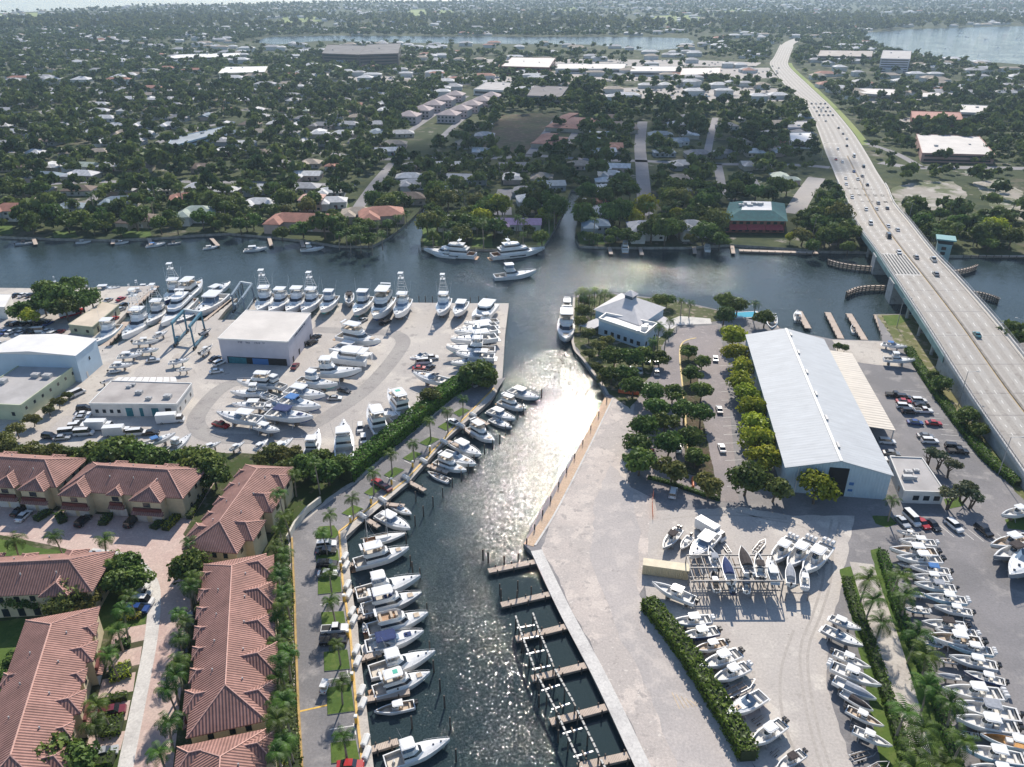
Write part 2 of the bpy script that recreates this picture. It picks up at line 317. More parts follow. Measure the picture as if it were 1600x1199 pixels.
# water: one sheet to the horizon
b=MB();b.add([(-30000,-500,WZ),(30000,-500,WZ),(30000,45000,WZ),(-30000,45000,WZ)],[(0,1,2,3)]);struct(b.build('water',WATER),'dark rippled water of the river, canals, basin and far ocean')
b=MB();b.add([(-30000,-500,-6),(30000,-500,-6),(30000,45000,-6),(-30000,45000,-6)],[(0,1,2,3)]);struct(b.build('river_bed',MULCH),'bed under the water')
NSHORE=[(-700,392),(-60,372),(0,369),(44,371),(101,373),(179,374),(236,372),(287,368),(358,364),(415,369),(472,375),(530,384),(581,384),(605,372),(622,360),(641,344),(652,333),(665,317),(677,303),(690,303),(683,317),(675,335),(665,354),(657,376),(658,387),(700,389),(847,389),(867,358),(881,331),(887,310),(892,297),(905,297),(906,317),(902,345),(898,371),(905,384),(952,386),(1070,386),(1144,382),(1240,388),(1279,392),(1346,393),(1440,398),(1500,399),(1600,399),(2300,402)]
COAST=[(2900,-14),(1600,-8),(900,-2),(700,2),(540,3.5),(400,6),(300,9),(200,9),(135,15),(81,17),(0,21),(-300,27),(-1200,35)]
land('north_shore_ground',NSHORE+COAST,SUBURB,'leafy suburb ground across the river, reaching to the ocean shore')
LSHORE=[(-500,470),(-60,456),(0,450),(100,451),(226,447),(243,446),(197,489),(150,541),(176,540),(215,522),(255,503),(322,501),(362,467),(371,466),(352,485),(340,500),(372,500),(398,470),(525,474),(640,473),(725,474),(795,474),(789,525),(785,590),(775,612),(767,625),(702,682),(640,752),(575,802),(541,838),(545,880),(551,930),(559,977),(560,995),(567,1060),(575,1125),(584,1199),(592,1300),(-250,1300)]
land('left_shore_ground',LSHORE,GRAVEL,'pale gravel boatyard point left of the basin')
RSHORE=[(896,462),(960,458),(1060,470),(1135,487),(1200,508),(1240,518),(1300,530),(1379,533),(1369,491),(1421,491),(1500,497),(1576,506),(1700,515),(2100,530),(2100,1300),(1062,1300),(1016,1200),(989,1184),(920,1040),(886,973),(833,864),(818,850),(843,800),(905,697),(947,620),(937,597),(910,562),(894,535)]
land('right_shore_ground',RSHORE,ASPH,'grey asphalt ground right of the basin')
# --- far water and open turf seen among the trees
sheet('lagoon_water',[(395,66),(420,58),(520,56),(640,57),(800,58),(1000,58),(1075,60),(1085,66),(1060,76),(1010,80),(930,70),(820,69),(700,68),(600,66),(500,64),(430,70)],LAGOON,.12,'thin pale lagoon beyond the shops')
sheet('bay_water',[(1345,52),(1420,46),(1520,43),(1640,40),(1900,42),(1900,110),(1640,104),(1560,98),(1470,94),(1400,84),(1372,76)],LAGOON,.12,'pale bay with moored boats at the upper right')
for i,p in enumerate([[(632,16),(664,15),(668,28),(640,33)],[(684,16),(706,14),(712,26),(690,29)],[(1018,26),(1080,22),(1100,30),(1062,40),(1020,36)],[(0,22),(80,19),(66,27),(0,34),(-200,40),(-200,28)],[(440,26),(510,24),(512,33),(445,36)],[(1090,14),(1160,12),(1175,20),(1100,24)],[(860,12),(905,11),(900,17),(862,18)]]):
    sheet('golf_turf',p,GOLF,.1,'sunlit turf clearing far beyond the lagoon')
PALE=ground_mat('bleached_parking',(.40,.37,.345),[(.02,.5,.1,(.34,.315,.30)),(.06,.6,.06,(.30,.29,.28))])
for p in [[(540,120),(760,118),(830,122),(840,130),(700,134),(545,130)],[(850,112),(1000,108),(1200,106),(1215,122),(1060,126),(900,128)],[(930,140),(1040,134),(1215,138),(1225,158),(1100,162),(950,160)],[(640,96),(800,92),(1080,94),(1190,98),(1180,104),(900,104),(650,102)],[(410,108),(520,112),(530,120),(420,116)],[(0,150),(70,140),(75,146),(0,160)],[(1330,150),(1430,146),(1450,158),(1340,164)],[(1380,186),(1500,180),(1520,196),(1400,204)]]:
    sheet('parking_lot',p,PALE,.08,'bleached parking lot among the far shops')
# --- streets across the river
STREETM=ground_mat('suburb_street',(.27,.26,.27),[(.05,.5,.1,(.22,.215,.225))])
for p,wd in [([(1008,337),(1006,300),(1003,262),(1000,225),(1004,190)],9),([(786,336),(786,312),(790,296)],10),([(600,249),(690,247),(783,247),(827,243),(930,250),(1010,252),(1090,256),(1240,258),(1296,262)],8),([(827,243),(850,212),(872,184)],7),([(884,232),(900,205),(912,185)],6),([(556,330),(572,306),(590,282),(614,255)],7),([(1105,240),(1112,206),(1118,184)],6),([(1128,304),(1126,282),(1121,256)],6),([(1186,302),(1176,282),(1168,270)],6),([(-40,206),(30,190),(80,170),(150,158)],8),([(-60,238),(160,237),(365,236),(480,238),(600,249)],8),([(135,322),(150,306),(170,296)],6),([(-60,182),(120,184),(300,178),(420,170),(560,166)],7),([(-60,300),(100,286),(250,284),(420,286),(556,290)],7),([(220,236),(290,205),(365,190)],7),([(-60,140),(200,136),(420,128),(640,126)],9),([(1376,254),(1430,262),(1500,262),(1640,264)],10),([(1354,224),(1400,240),(1440,262)],6),([(690,215),(730,180),(775,152)],6),([(640,205),(690,172),(730,150)],6)]:
    strip('street',p,wd,STREETM,.05,'grey suburban street across the river')
strip('street',[(1229,73),(1233,68),(1243,63),(1262,58),(1300,53),(1360,49)],22,BRCONC,.07,'far end of the highway bending away among the trees')
strip('driveway',[(1240,334),(1256,306),(1276,278)],11,PALE,.06,'pale drive left of the highway')
sheet('sandy_ground',[(1392,296),(1420,286),(1490,284),(1510,300),(1500,330),(1440,336),(1405,330)],SANDY,.06,'sandy scrub right of the highway')
sheet('sandy_ground',[(1520,285),(1560,280),(1600,300),(1600,345),(1560,340)],SANDY,.06,'sandy scrub at the right edge')
for p in [[(-40,352),(20,352),(20,366),(-40,368)],[(82,362),(118,360),(122,371),(84,372)],[(190,357),(236,355),(236,370),(192,371)],[(660,356),(690,350),(720,370),(720,384),(662,384)],[(852,350),(872,330),(880,332),(866,358),(850,384),(838,384)],[(902,368),(940,366),(945,382),(906,382)],[(736,366),(768,366),(770,386),(738,386)],[(160,284),(186,282),(184,296),(160,298)],[(560,240),(640,238),(660,246),(600,246)],[(900,178),(945,178),(950,196),(896,200)],[(520,318),(545,316),(545,330),(515,330)]]:
    sheet('lawn',p,LAWN,.04,'bright lawn by the far bank')
sheet('scrub_lot',[(782,180),(870,176),(850,215),(826,240),(745,240)],ground_mat('brown_scrub',(.10,.075,.05),[(.05,.5,.08,(.07,.08,.035)),(.2,.58,.06,(.16,.12,.08))],rough=1),.04,'brown overgrown lot among the houses')
# --- boatyard
strip('yard_drive',[(488,515),(560,518),(612,521),(630,533),(618,556),(590,590),(560,618),(520,645),(480,668),(440,682),(400,686),(340,684),(316,676),(306,656),(322,630),(345,608),(372,597),(420,596)],5.5,DARKASPH,.03,'dark winding drive through the boatyard')
strip('yard_drive',[(110,650),(150,610),(200,570),(235,550)],9,CONC,.02,'concrete lane beside the grey office')
sheet('yard_apron',[(268,560),(300,530),(330,545),(284,563)],CONC,.034,'square concrete pad under the blue boat hoist')
sheet('yard_road',[(-60,668),(40,640),(150,560),(180,570),(60,690),(-60,700)],CONC,.012,'grey lane below the pale green shed')
sheet('seawall_cap',[(795,474),(800,474),(794,525),(790,590),(781,612),(772,620),(770,618),(777,606),(781,585),(786,525),(788,480)],CONC,.05,'concrete seawall cap along the boatyard point') if False else None
# --- townhouse grounds
sheet('garden_ground',[(-250,702),(60,700),(250,706),(330,706),(440,712),(560,706),(640,678),(560,745),(470,812),(440,860),(450,1100),(440,1300),(-250,1300)],ground_mat('dark_garden',(.075,.075,.04),[(.1,.5,.08,(.05,.075,.02)),(.35,.6,.05,(.16,.14,.10))],rough=1),.02,'dark garden ground around the townhouses')  # garden ground in its own dark colour with random patches
for p in [[(-60,985),(40,965),(48,1000),(15,1100),(-60,1120)],[(150,880),(190,872),(222,892),(236,925),(226,985),(160,985),(148,930)],[(-60,842),(0,842),(60,856),(120,866),(60,872),(-60,868)]]:
    sheet('lawn',p,LAWN,.03,'green lawn among the townhouses')
TRK=M('tyre_track',(.42,.385,.35),.95,.12,1.5)
for p in [[(1300,812),(1290,860),(1285,910),(1270,960),(1250,1020),(1262,1120),(1290,1220)],[(1312,816),(1302,862),(1297,912),(1282,962),(1262,1022),(1274,1120),(1304,1220)],[(1150,800),(1200,812),(1260,826),(1296,870)],[(1240,985),(1220,1050),(1225,1130),(1262,1215)],[(1035,812),(1090,806),(1160,806),(1230,812)]]:
    strip('tyre_track',p,.55,TRK,.026,'faint tyre track across the gravel yard')
sheet('paver_road',[(-90,842),(0,836),(70,850),(130,864),(190,868),(215,880),(232,905),(241,930),(235,1000),(215,1100),(192,1199),(180,1270),(262,1270),(276,1150),(290,1000),(306,900),(303,855),(286,835),(310,795),(338,750),(330,738),(316,740),(290,778),(262,806),(230,810),(110,800),(0,792),(-90,790)],PAVER,.04,'pink paver road between the townhouses')
strip('pavement',[(140,862),(190,870),(220,886),(238,912),(241,945),(234,1010),(212,1120),(196,1199),(188,1260)],2.6,CONCW,.06,'white concrete pavement curving along the paver road')
for p in [[(178,985),(230,975),(226,1000),(172,1012)],[(170,1022),(222,1010),(218,1038),(166,1050)],[(160,1062),(212,1050),(208,1080),(152,1092)],[(150,1104),(204,1094),(198,1125),(140,1138)],[(140,1150),(196,1142),(188,1172),(130,1185)]]:
    sheet('driveway',p,PAVER,.044,'pink paver drive by the lower left townhouse')
# --- dock road, walkway
sheet('dock_road',[(732,604),(790,590),(775,612),(697,682),(632,748),(530,829),(535,900),(545,980),(557,1112),(567,1199),(573,1270),(474,1270),(472,1199),(466,1100),(461,930),(457,832),(500,795),(560,752),(617,700),(680,648)],ASPH,.05,'grey dock road with parking bays along the basin')
WALKL=[(772,606),(760,618),(697,682),(635,749),(530,830),(535,905),(547,987),(557,1112),(567,1199),(574,1280)]
WALKR=[(777,611),(767,625),(702,682),(640,752),(541,838),(548,905),(560,995),(575,1125),(584,1199),(591,1280)]
sheet('dock_walkway',WALKL+WALKR[::-1],CONC,.09,'pale concrete walkway along the left side of the basin')
b=MB()
for i in range(len(WALKL)-1): b.bar(G(*WALKL[i],.22),G(*WALKL[i+1],.22),.45,.2)
struct(b.build('kerb',M('yellow_kerb',(.66,.42,.12),.7,.25,.6)),'yellow kerb edging the left dock walkway')
KERBM=M('kerb_concrete',(.55,.52,.47),.8,.2,1)
ISL=[[(708,646),(722,638),(734,642),(718,652)],[(684,668),(700,658),(713,662),(697,674)],[(655,693),(672,683),(687,687),(668,698)],[(629,717),(646,706),(660,710),(642,722)],[(600,743),(617,731),(632,735),(612,749)],[(569,771),(585,759),(598,764),(580,776)],[(534,803),(552,790),(568,796),(548,808)],[(493,842),(498,824),(522,822),(530,834),(524,842)],[(494,872),(494,862),(528,860),(530,878),(495,880)],[(497,930),(497,904),(532,902),(534,926)],[(503,982),(502,958),(537,956),(540,974)],[(507,1050),(506,1020),(543,1016),(547,1046)],[(512,1118),(511,1076),(548,1070),(554,1112)],[(518,1194),(517,1162),(556,1158),(562,1188)]]
for p in ISL:
    b=MB();P=[(q.x,q.y) for q in GP(p,0)];b.prism(P,0,.2,1,0,bottom=False);struct(b.build('grass_verge',[LAWN,KERBM]),'grass island with a palm between parking bays on the dock road')
for x0,y0,x1,y1 in [(467,1112,511,1102),]:
    b=MB();b.bar(G(x0,y0,.062),G(x1,y1,.062),.35,.01);struct(b.build('road_marking',YEL),'yellow line across the dock road')
b=MB()
for (x0,y0,x1,y1) in [(540,1038,545,1058),(547,1095,551,1112),(552,1130,556,1148),(494,850,526,846),(496,890,530,887),(500,945,535,940),(506,1000,541,996),(511,1062,547,1057),(515,1140,552,1134),(700,676,688,668),(672,700,660,694),(645,726,632,720),(618,752,604,746),(590,780,575,774)]:
    b.bar(G(x0,y0,.06),G(x1,y1,.06),.15,.008)
struct(b.build('road_marking',WHITE),'white parking bay lines on the dock road')
# --- right side surfaces
sheet('sandy_lot',[(956,622),(995,632),(990,700),(975,755),(1022,780),(1028,850),(1012,905),(998,930),(1060,1020),(1130,1130),(1180,1205),(1220,1300),(1062,1300),(1016,1199),(900,966),(863,885),(846,856),(868,795),(910,710)],SANDLOT,.015,'cracked sandy lot right of the basin')
sheet('old_tarmac',[(952,720),(985,760),(1000,840),(996,900),(1000,932),(1062,1022),(1132,1132),(1182,1205),(1225,1300),(1100,1300),(1058,1190),(1030,1120),(1000,1050),(965,985),(940,920),(925,850),(930,780)],OLDASPH,.03,'bleached tarmac lane along the clipped hedge')
b=MB()
for i in range(6):
    a=G(1050+i*7,1082+i*3,.036);c=G(1062+i*7,1108-i*1,.036);b.bar(a,c,.2,.004)
struct(b.build('road_marking',M('faded_marking',(.50,.40,.28),.8,.3,.9)),'faded hatched bay marking on the bleached tarmac')
sheet('gravel_yard',[(1018,800),(1150,792),(1250,806),(1335,806),(1322,880),(1312,930),(1292,985),(1300,1100),(1335,1210),(1350,1300),(1230,1300),(1185,1205),(1120,1090),(1010,932),(1006,905)],YARD,.02,'pale gravel boat yard beside the storage racks')
sheet('car_park',[(1062,512),(1120,508),(1135,560),(1140,640),(1155,785),(1040,780),(1000,740),(985,700),(990,640),(1000,600),(1030,560)],ASPHP,.024,'pinkish tarmac car park of the white roofed restaurant')
sheet('verge',[(1062,540),(1076,535),(1088,560),(1095,640),(1112,720),(1118,750),(1070,740),(1068,640)],MULCH,.06,'planted strip with trees through the car park')
strip('kerb',[(1088,528),(1068,534),(1062,552),(1066,600),(1070,640),(1073,680),(1078,720)],.5,M('yellow_kerb2',(.60,.44,.16),.7,.2,.6),.1,'yellow kerb of the car park planting strip')
sheet('planting_bed',[(897,465),(960,460),(1060,472),(1130,488),(1150,500),(1060,506),(1035,540),(1020,580),(985,640),(962,622),(950,615),(912,560),(896,535)],ground_mat('garden_bed',(.10,.11,.05),[(.15,.5,.1,(.07,.09,.03)),(.4,.58,.05,(.30,.25,.20))],rough=1),.028,'planted garden around the white roofed restaurant')
sheet('pavement',[(1018,512),(1062,494),(1110,498),(1112,506),(1060,508),(1030,528)],CONCW,.05,'pale entry path at the restaurant door')
strip('boardwalk',[(951,622),(912,700),(880,762),(856,808),(826,852)],2.5,ORANGE,.07,'orange boardwalk along the right side of the basin')
strip('kerb',[(958,622),(919,702),(888,763),(864,808),(836,852)],.5,CONCW,.12,'white kerb beside the orange boardwalk')
strip('seawall_cap',[(838,860),(866,920),(892,972),(940,1062),(1002,1192),(1040,1270)],2.7,CONCW,.12,'white concrete seawall cap along the boat lifts')
strip('seawall_cap',[(897,465),(895,535),(912,562),(938,596),(950,617)],.9,CONC,.12,'seawall cap below the restaurant garden')
strip('footpath',[(1346,880),(1362,930),(1385,1000),(1408,1080),(1425,1150),(1436,1220)],5.2,CONC,.04,'pale footpath between two clipped hedges')
for p in [[(1312,890),(1330,885),(1375,1000),(1400,1110),(1420,1215),(1380,1215),(1350,1050)],[(1360,860),(1376,856),(1420,970),(1460,1080),(1490,1215),(1440,1215),(1420,1110),(1390,980)]]:
    sheet('verge',p,LAWN,.03,'grass strip under the palms and hedges')
sheet('verge',[(1363,806),(1390,806),(1402,818),(1385,824),(1368,818)],LAWN,.05,'grass island with a palm by the parked cars')
sheet('verge',[(1475,780),(1500,776),(1506,790),(1480,795)],LAWN,.05,'grass bed beside the small white office')
sheet('verge',[(1570,812),(1620,806),(1620,830),(1575,826)],LAWN,.05,'grass bed at the right edge')
sheet('seawall_apron',[(1300,531),(1379,534),(1392,548),(1405,575),(1310,562)],CONC,.03,'sandy concrete apron behind the finger docks')
sheet('bridge_embankment',[(1371,492),(1421,492),(1470,505),(1600,700),(1700,840),(1650,835),(1560,735),(1480,640),(1425,560),(1395,530)],DRYGRASS,.02,'dry grass bank below the bridge approach')
sheet('lawn',[(1380,494),(1404,492),(1424,500),(1402,508),(1388,509)],LAWN,.04,'small lawn at the foot of the bridge')
b=MB()
for i in range(17):
    t=i/16;a=Vector(G(1122+t*14,545+t*215,.05));b.bar(a,a+Vector((4.6,.3,0)),.13,.006)
for i in range(12):
    t=i/11;a=Vector(G(1412+t*80,610+t*95,.03));b.bar(a,a+Vector((4.8,-.8,0)),.12,.006)
for i in range(15):
    a=Vector(G(1408+i*15,812+i*2.2,.03));b.bar(a,a+Vector((1.3,-4.6,0)),.13,.006)
struct(b.build('road_marking',WHITE),'white parking bay lines')
# --- highway and bridge surface data: left edge, right edge, height
HW=[((1219,70),(1240,73),0),((1209,90),(1233,91),0),((1203,101),(1233,104),0),((1222,128),(1263,133),0),((1240,146),(1281,150),0),((1259,163),(1299,167),0),((1276,199),(1331,205),0),((1289,236),(1354,240),0),((1300,262),(1370,268),.4),((1310,287),(1386,293),1.6),((1324,315),(1397,318),3.6),((1338,350),(1420,346),6.0),((1368,392),(1458,394),8.0),((1392,428),(1492,430),8.6),((1443,505),(1558,505),7.8),((1512,615),(1646,615),5.6),((1570,700),(1726,700),4.0),((1680,860),(1870,860),2.0)]
HL=[G(*a,z) for a,_,z in HW];HR=[G(*c,z) for _,c,z in HW]
if __name__=='__main__' and 0: print([round((a-c).length,1) for a,c in zip(HL,HR)])
HLs=smooth_line(HL,5);HRs=smooth_line(HR,5);NH=len(HLs)
def HP(i,u,dz=0):
    i=max(0,min(NH-1.001,i));k=int(i);t=i-k;a=HLs[k].lerp(HLs[k+1],t);c=HRs[k].lerp(HRs[k+1],t);p=a.lerp(c,u);return Vector((p.x,p.y,p.z+dz))
def hw_strip(name,i0,i1,u0,u1,mat,dz,label,n=None):
    n=n or max(2,int((i1-i0)*1.5));b=MB();vs=[]
    for k in range(n+1):
        i=i0+(i1-i0)*k/n;vs+=[HP(i,u0,dz),HP(i,u1,dz)]
    b.add(vs,[(2*k,2*k+1,2*k+3,2*k+2)[::-1] for k in range(n)]);return struct(b.build(name,mat),label)
IB0=50;IB1=70   # the bridge runs between these stations
hw_strip('highway',0,IB0,0,1,BRCONC,.09,'pale six lane highway running inland from the bridge')
for k in range(0,45,1):
    pass
b=MB()
for u in (.17,.33,.67,.83):
    i=2.
    while i<84:
        a=HP(i,u,.105 if i<IB0 else .015+.09);c=HP(i+.28,u,.105 if i<IB0 else .105);b.bar(a,c,.2,.004);i+=.8
for u,(i0,i1) in ((.02,(5,84)),(.98,(5,84))):
    i=i0
    while i<i1: b.bar(HP(i,u,.105),HP(i+1,u,.105),.15,.004);i+=1
for i in (33.2,36.4,41.5): b.bar(HP(i,.03,.11),HP(i,.47,.11),.6,.004)
struct(b.build('road_marking',WHITE),'white lane dashes and stop lines on the highway')
WORN=ground_mat('worn_lane_concrete',(.405,.375,.34),[(.06,.5,.15,(.36,.335,.305)),(.4,.62,.06,(.30,.275,.25))])
for u in (.095,.25,.405,.595,.75,.905): hw_strip('lane_wear',1,84,u-.035,u+.035,WORN,.099,'tyre darkened lane on the highway and bridge')
hw_strip('verge',8,33,1.02,1.22,GOLF,.06,'green verge along the right of the highway')
# ================================================================ BUILDINGS
TILE=tile_mat('terracotta_tile',(.30,.16,.135),(.41,.228,.192),.55)
TILECAP=M('tile_ridge_cap',(.60,.36,.30),.8,.2,1.5)
CREAM=M('cream_stucco',(.58,.50,.34),.9,.12,.35)
WSTUC=M('white_stucco',(.66,.65,.62),.9,.1,.3)
GLASS=M('dark_window_glass',(.02,.028,.035),.12,spec=.7)
GLASSB=M('blue_window_glass',(.05,.09,.14),.15,spec=.8)
WTRIM=M('white_trim',(.74,.73,.70),.5,.06,1)
DKRED=M('dark_red_stucco',(.13,.035,.032),.8,.2,.6)
GARAGE=M('garage_door_white',(.60,.58,.55),.6,.08,1.2)
METALR=rib_mat('white_sheet_roof',(.47,.495,.52),1.3,1,.10,.75,0,.013)
CREAMR=rib_mat('cream_sheet_roof',(.60,.54,.46),1.6,1,.12,.5,0,.05)
BLUEW=rib_mat('pale_blue_sheet_wall',(.42,.53,.60),.8,0,.08,.5,0,.03)
BLUEWY=rib_mat('pale_blue_sheet_side_wall',(.42,.53,.60),.8,1,.08,.5,0,.03)
GREYR=M('grey_membrane_roof',(.40,.385,.38),.9,.16,.12,detail=8)
PALER=M('pale_membrane_roof',(.60,.565,.53),.85,.10,.10,detail=8)
WHITER=M('white_membrane_roof',(.72,.71,.70),.7,.08,.15,detail=8)
STAINR=M('stained_grey_roof',(.30,.275,.265),.9,col2=(.46,.43,.41),scale=.1,detail=8)
LILAC=M('pale_lilac_wall',(.50,.49,.55),.8,.07,.2)
GREENW=M('pale_green_wall',(.50,.54,.38),.9,.08,.25)
BLUEGW=M('powder_blue_and_shade_wall',(.46,.58,.68),.85,.06,.2)
TEALW=M('teal_panel',(.02,.16,.20),.5,.2,.8)
DARK=M('dark_opening',(.012,.013,.015),.8)
ACM=M('grey_roof_unit',(.45,.45,.45),.5,.15,2)
BSIGN=M('blue_sign',(.05,.16,.38),.5)
def loc2(o,P): # world -> thing's local xy
    c,s=math.cos(-o.rotation_euler.z),math.sin(-o.rotation_euler.z);x,y=P[0]-o.location.x,P[1]-o.location.y
    return (c*x-s*y,s*x+c*y)
def frame(name,label,cat,quad,h,group=None):
    C=[G(x,y,h) for x,y in quad];d=C[1]-C[0]
    o=thing(name,label,cat,(C[0].x,C[0].y,0),math.atan2(d.y,d.x),group)
    return o,[loc2(o,c) for c in C]
def grow(q,d):
    cx=sum(p[0] for p in q)/len(q);cy_=sum(p[1] for p in q)/len(q);r=[]
    for x,y in q:
        l=math.hypot(x-cx,y-cy_);r.append((x+(x-cx)/l*d,y+(y-cy_)/l*d))
    return r
def on_wall(o,lc,side,u0,u1,z0,z1,name,mat,proud=.06):
    a=Vector((*lc[side],0));c=Vector((*lc[(side+1)%len(lc)],0));d=(c-a);n=Vector((d.y,-d.x,0)).normalized()
    p=a+d*u0;q=a+d*u1;b=MB();k=n*proud
    vs=[p-k,q-k,q+k,p+k];b.add([v+Vector((0,0,z0)) for v in vs]+[v+Vector((0,0,z1)) for v in vs],[(0,3,2,1),(4,5,6,7),(0,1,5,4),(1,2,6,5),(2,3,7,6),(3,0,4,7)]);return b.build(name,mat,o)
def wall_row(o,lc,side,n,z0,z1,w,name='window',mat=None,u0=0.,u1=1.):
    d=math.dist(lc[side],lc[(side+1)%len(lc)])
    for i in range(n):
        u=u0+(u1-u0)*(i+.5)/n;on_wall(o,lc,side,u-w/2/d,u+w/2/d,z0,z1,name,mat or GLASS)
def flat_block(name,label,cat,quad,h,wall,roof,group=None,parapet=.35,parmat=None,units=0,seed=1):
    o,lc=frame(name,label,cat,quad,h,group)
    b=MB();b.prism(lc,0,h-.02,bottom=False);b.build('wall',wall,o)
    b=MB();g=grow(lc,.12);b.prism(g,h-.02,h+.06);rf=b.build('roof',roof,o)
    if parapet:
        b=MB();n=len(g)
        for i in range(n): b.bar((*g[i],h+parapet),(*g[(i+1)%n],h+parapet),.3,parapet+.3)
        b.build('parapet',parmat or wall,o)
    rr=random.Random(seed)
    for k in range(units):
        u,v=rr.uniform(.15,.85),rr.uniform(.15,.85)
        x=(lc[0][0]*(1-u)+lc[1][0]*u)*(1-v)+(lc[3][0]*(1-u)+lc[2][0]*u)*v;y=(lc[0][1]*(1-u)+lc[1][1]*u)*(1-v)+(lc[3][1]*(1-u)+lc[2][1]*u)*v
        s=rr.uniform(.7,1.4);b=MB();b.box(x-s,x+s,y-s*.7,y+s*.7,h+.06,h+.06+s*.9);b.tube((x,y,h+s*.9),(x,y,h+.16+s*.9),s*.45,n=8);b.build('roof_unit',ACM,rf)
    return o,lc
def hip_pts(x0,x1,y0,y1,ze,zr):
    W=x1-x0;D=y1-y0
    if W>=D: r=[(x0+D/2,(y0+y1)/2,zr),(x1-D/2,(y0+y1)/2,zr)]
    else: r=[((x0+x1)/2,y0+W/2,zr),((x0+x1)/2,y1-W/2,zr)]
    return [(x0,y0,ze),(x1,y0,ze),(x1,y1,ze),(x0,y1,ze)],r,W>=D
def hip(b,x0,x1,y0,y1,ze,zr,m=0,cap=None):
    e,r,lng=hip_pts(x0,x1,y0,y1,ze,zr);vs=e+r
    fs=[(0,1,5,4),(1,2,5),(2,3,4,5),(3,0,4)] if lng else [(0,1,4),(1,2,5,4),(2,3,5),(3,0,4,5)]
    b.add(vs,fs,m);b.add([(p[0],p[1],ze) for p in e]+[(p[0],p[1],ze-.22) for p in e],[(0,4,5,1),(1,5,6,2),(2,6,7,3),(3,7,4,0),(4,7,6,5)],m)
    if cap is not None:
        cap.tube(r[0],r[1],.14,n=5)
        for a,k in ((0,0),(3,0),(1,1),(2,1)) if lng else ((0,0),(1,0),(2,1),(3,1)): cap.tube(e[a],r[k],.12,n=4)
# ---- terracotta townhouses
def townhouse(label,A,B,D,front,bays,back=(),ze=6.4,zr=9.9,ext=(0,0)):
    a=G(*A,zr);c=G(*B,zr);d=(c-a).normalized();a=a-d*ext[0];c=c+d*ext[1];L=(c-a).length+D;mid=(a+c)/2
    rz=math.atan2(d.y,d.x)+(0 if front<0 else math.pi)     # front of the house looks to local -y
    o=thing('townhouse',label,'townhouse',(mid.x,mid.y,0),rz,'terracotta roofed townhouses')
    x0,x1,y0,y1=-L/2,L/2,-D/2,D/2;sl=(zr-ze)/(D/2)
    wl=MB();wl.box(x0+.6,x1-.6,y0+.6,y1-.6,0,ze-.1)
    rf=MB();cp=MB();hip(rf,x0,x1,y0,y1,ze,zr,0,cp)
    wins=[]
    for sgn,lst in ((-1,bays),(1,back)):
        for bx,w,p in lst:
            f=y0 if sgn<0 else y1;of=f+sgn*p;h=w/2*sl;zi=ze+.12
            def Y(v): return v
            P=[(bx-w/2,of,zi),(bx+w/2,of,zi),(bx,of-sgn*w/2*.8,zi+h),(bx,f-sgn*(w/2+.5),zi+h),(bx-w/2,f-sgn*.5,zi),(bx+w/2,f-sgn*.5,zi)]
            fs=[(0,1,2),(1,5,3,2),(0,2,3,4)] if sgn<0 else [(1,0,2),(5,1,2,3),(2,0,4,3)]
            rf.add(P,fs);rf.add([P[0],P[1],(P[0][0],of,zi-.25),(P[1][0],of,zi-.25),P[4],P[5],(P[4][0],P[4][1],zi-.25),(P[5][0],P[5][1],zi-.25)],[(0,2,3,1),(0,4,6,2),(1,3,7,5)])
            cp.tube(P[2],P[3],.13,n=5);cp.tube(P[0],P[2],.11,n=4);cp.tube(P[1],P[2],.11,n=4)
            ya,yb=sorted((of-sgn*.4,f-sgn*1.2))
            if w>4: wl.box(bx-w/2+.45,bx+w/2-.45,ya,yb,0,zi-.1)
            else: wl.box(bx-w/2+.35,bx+w/2-.35,ya,yb,ze-2.6,zi-.1)
            wins.append((bx,of-sgn*.4,sgn,w))
    wall=wl.build('wall',CREAM,o);rt=rf.build('roof',TILE,o);cp.build('ridge_cap',TILECAP,rt)
    for bx,yy,sgn,w in wins:
        b=MB();k=.5 if w<4 else .9;ya,yb=sorted((yy,yy+sgn*.07));b.box(bx-k,bx+k,ya,yb,ze-1.9,ze-.6);b.build('window',GLASS,o)
        if sgn<0 and w>4:
            for gx in (-w*.24,w*.24):
                b=MB();b.box(bx+gx-1.25,bx+gx+1.25,yy-.08,yy+.02,.05,2.3);b.build('garage_door',GARAGE,o)
            b=MB();b.add([(bx-w/2,yy-1.1,2.7),(bx+w/2,yy-1.1,2.7),(bx+w/2,yy,3.4),(bx-w/2,yy,3.4),(bx-w/2,yy,2.6),(bx+w/2,yy,2.6)],[(0,1,2,3),(0,4,5,1)]);b.build('garage_roof',TILE,o)
            b=MB();b.box(bx-w/2+.5,bx+w/2-.5,yy-.5,yy-.003,3.45,4.3);b.build('balcony',DKRED,o)
    for s in (-1,1):
        for yy in (-D*.22,D*.05,D*.25):
            b=MB();xx=s*(L/2-.6);xa,xb=sorted((xx,xx+s*.06));b.box(xa,xb,yy-.5,yy+.5,4.2,5.6);b.build('window',GLASS,o)
            b=MB();b.box(xa,xb,yy-.5,yy+.5,1.0,2.3);b.build('window',GLASS,o)
    n=int(L/3.2)
    for i in range(n):
        x=x0+1.6+(i+.5)*(L-3.2)/n
        b=MB();b.box(x-.55,x+.55,y1-.6,y1-.53,4.1,5.5);b.build('window',GLASS,o)
        b=MB();b.box(x-.7,x+.7,y1-.6,y1-.53,.2,2.3);b.build('patio_door',GLASS,o)
    for k in range(int(L/5)):
        v=MB()
        x=x0+D/2+(k+.5)*(L-D)/max(1,int(L/5));y=(-1)**k*D*.2;z=zr-abs(y)*sl;v.tube((x,y,z-.1),(x,y,z+.45),.14,n=6);v.build('vent_pipe',ACM,rt)
    return o
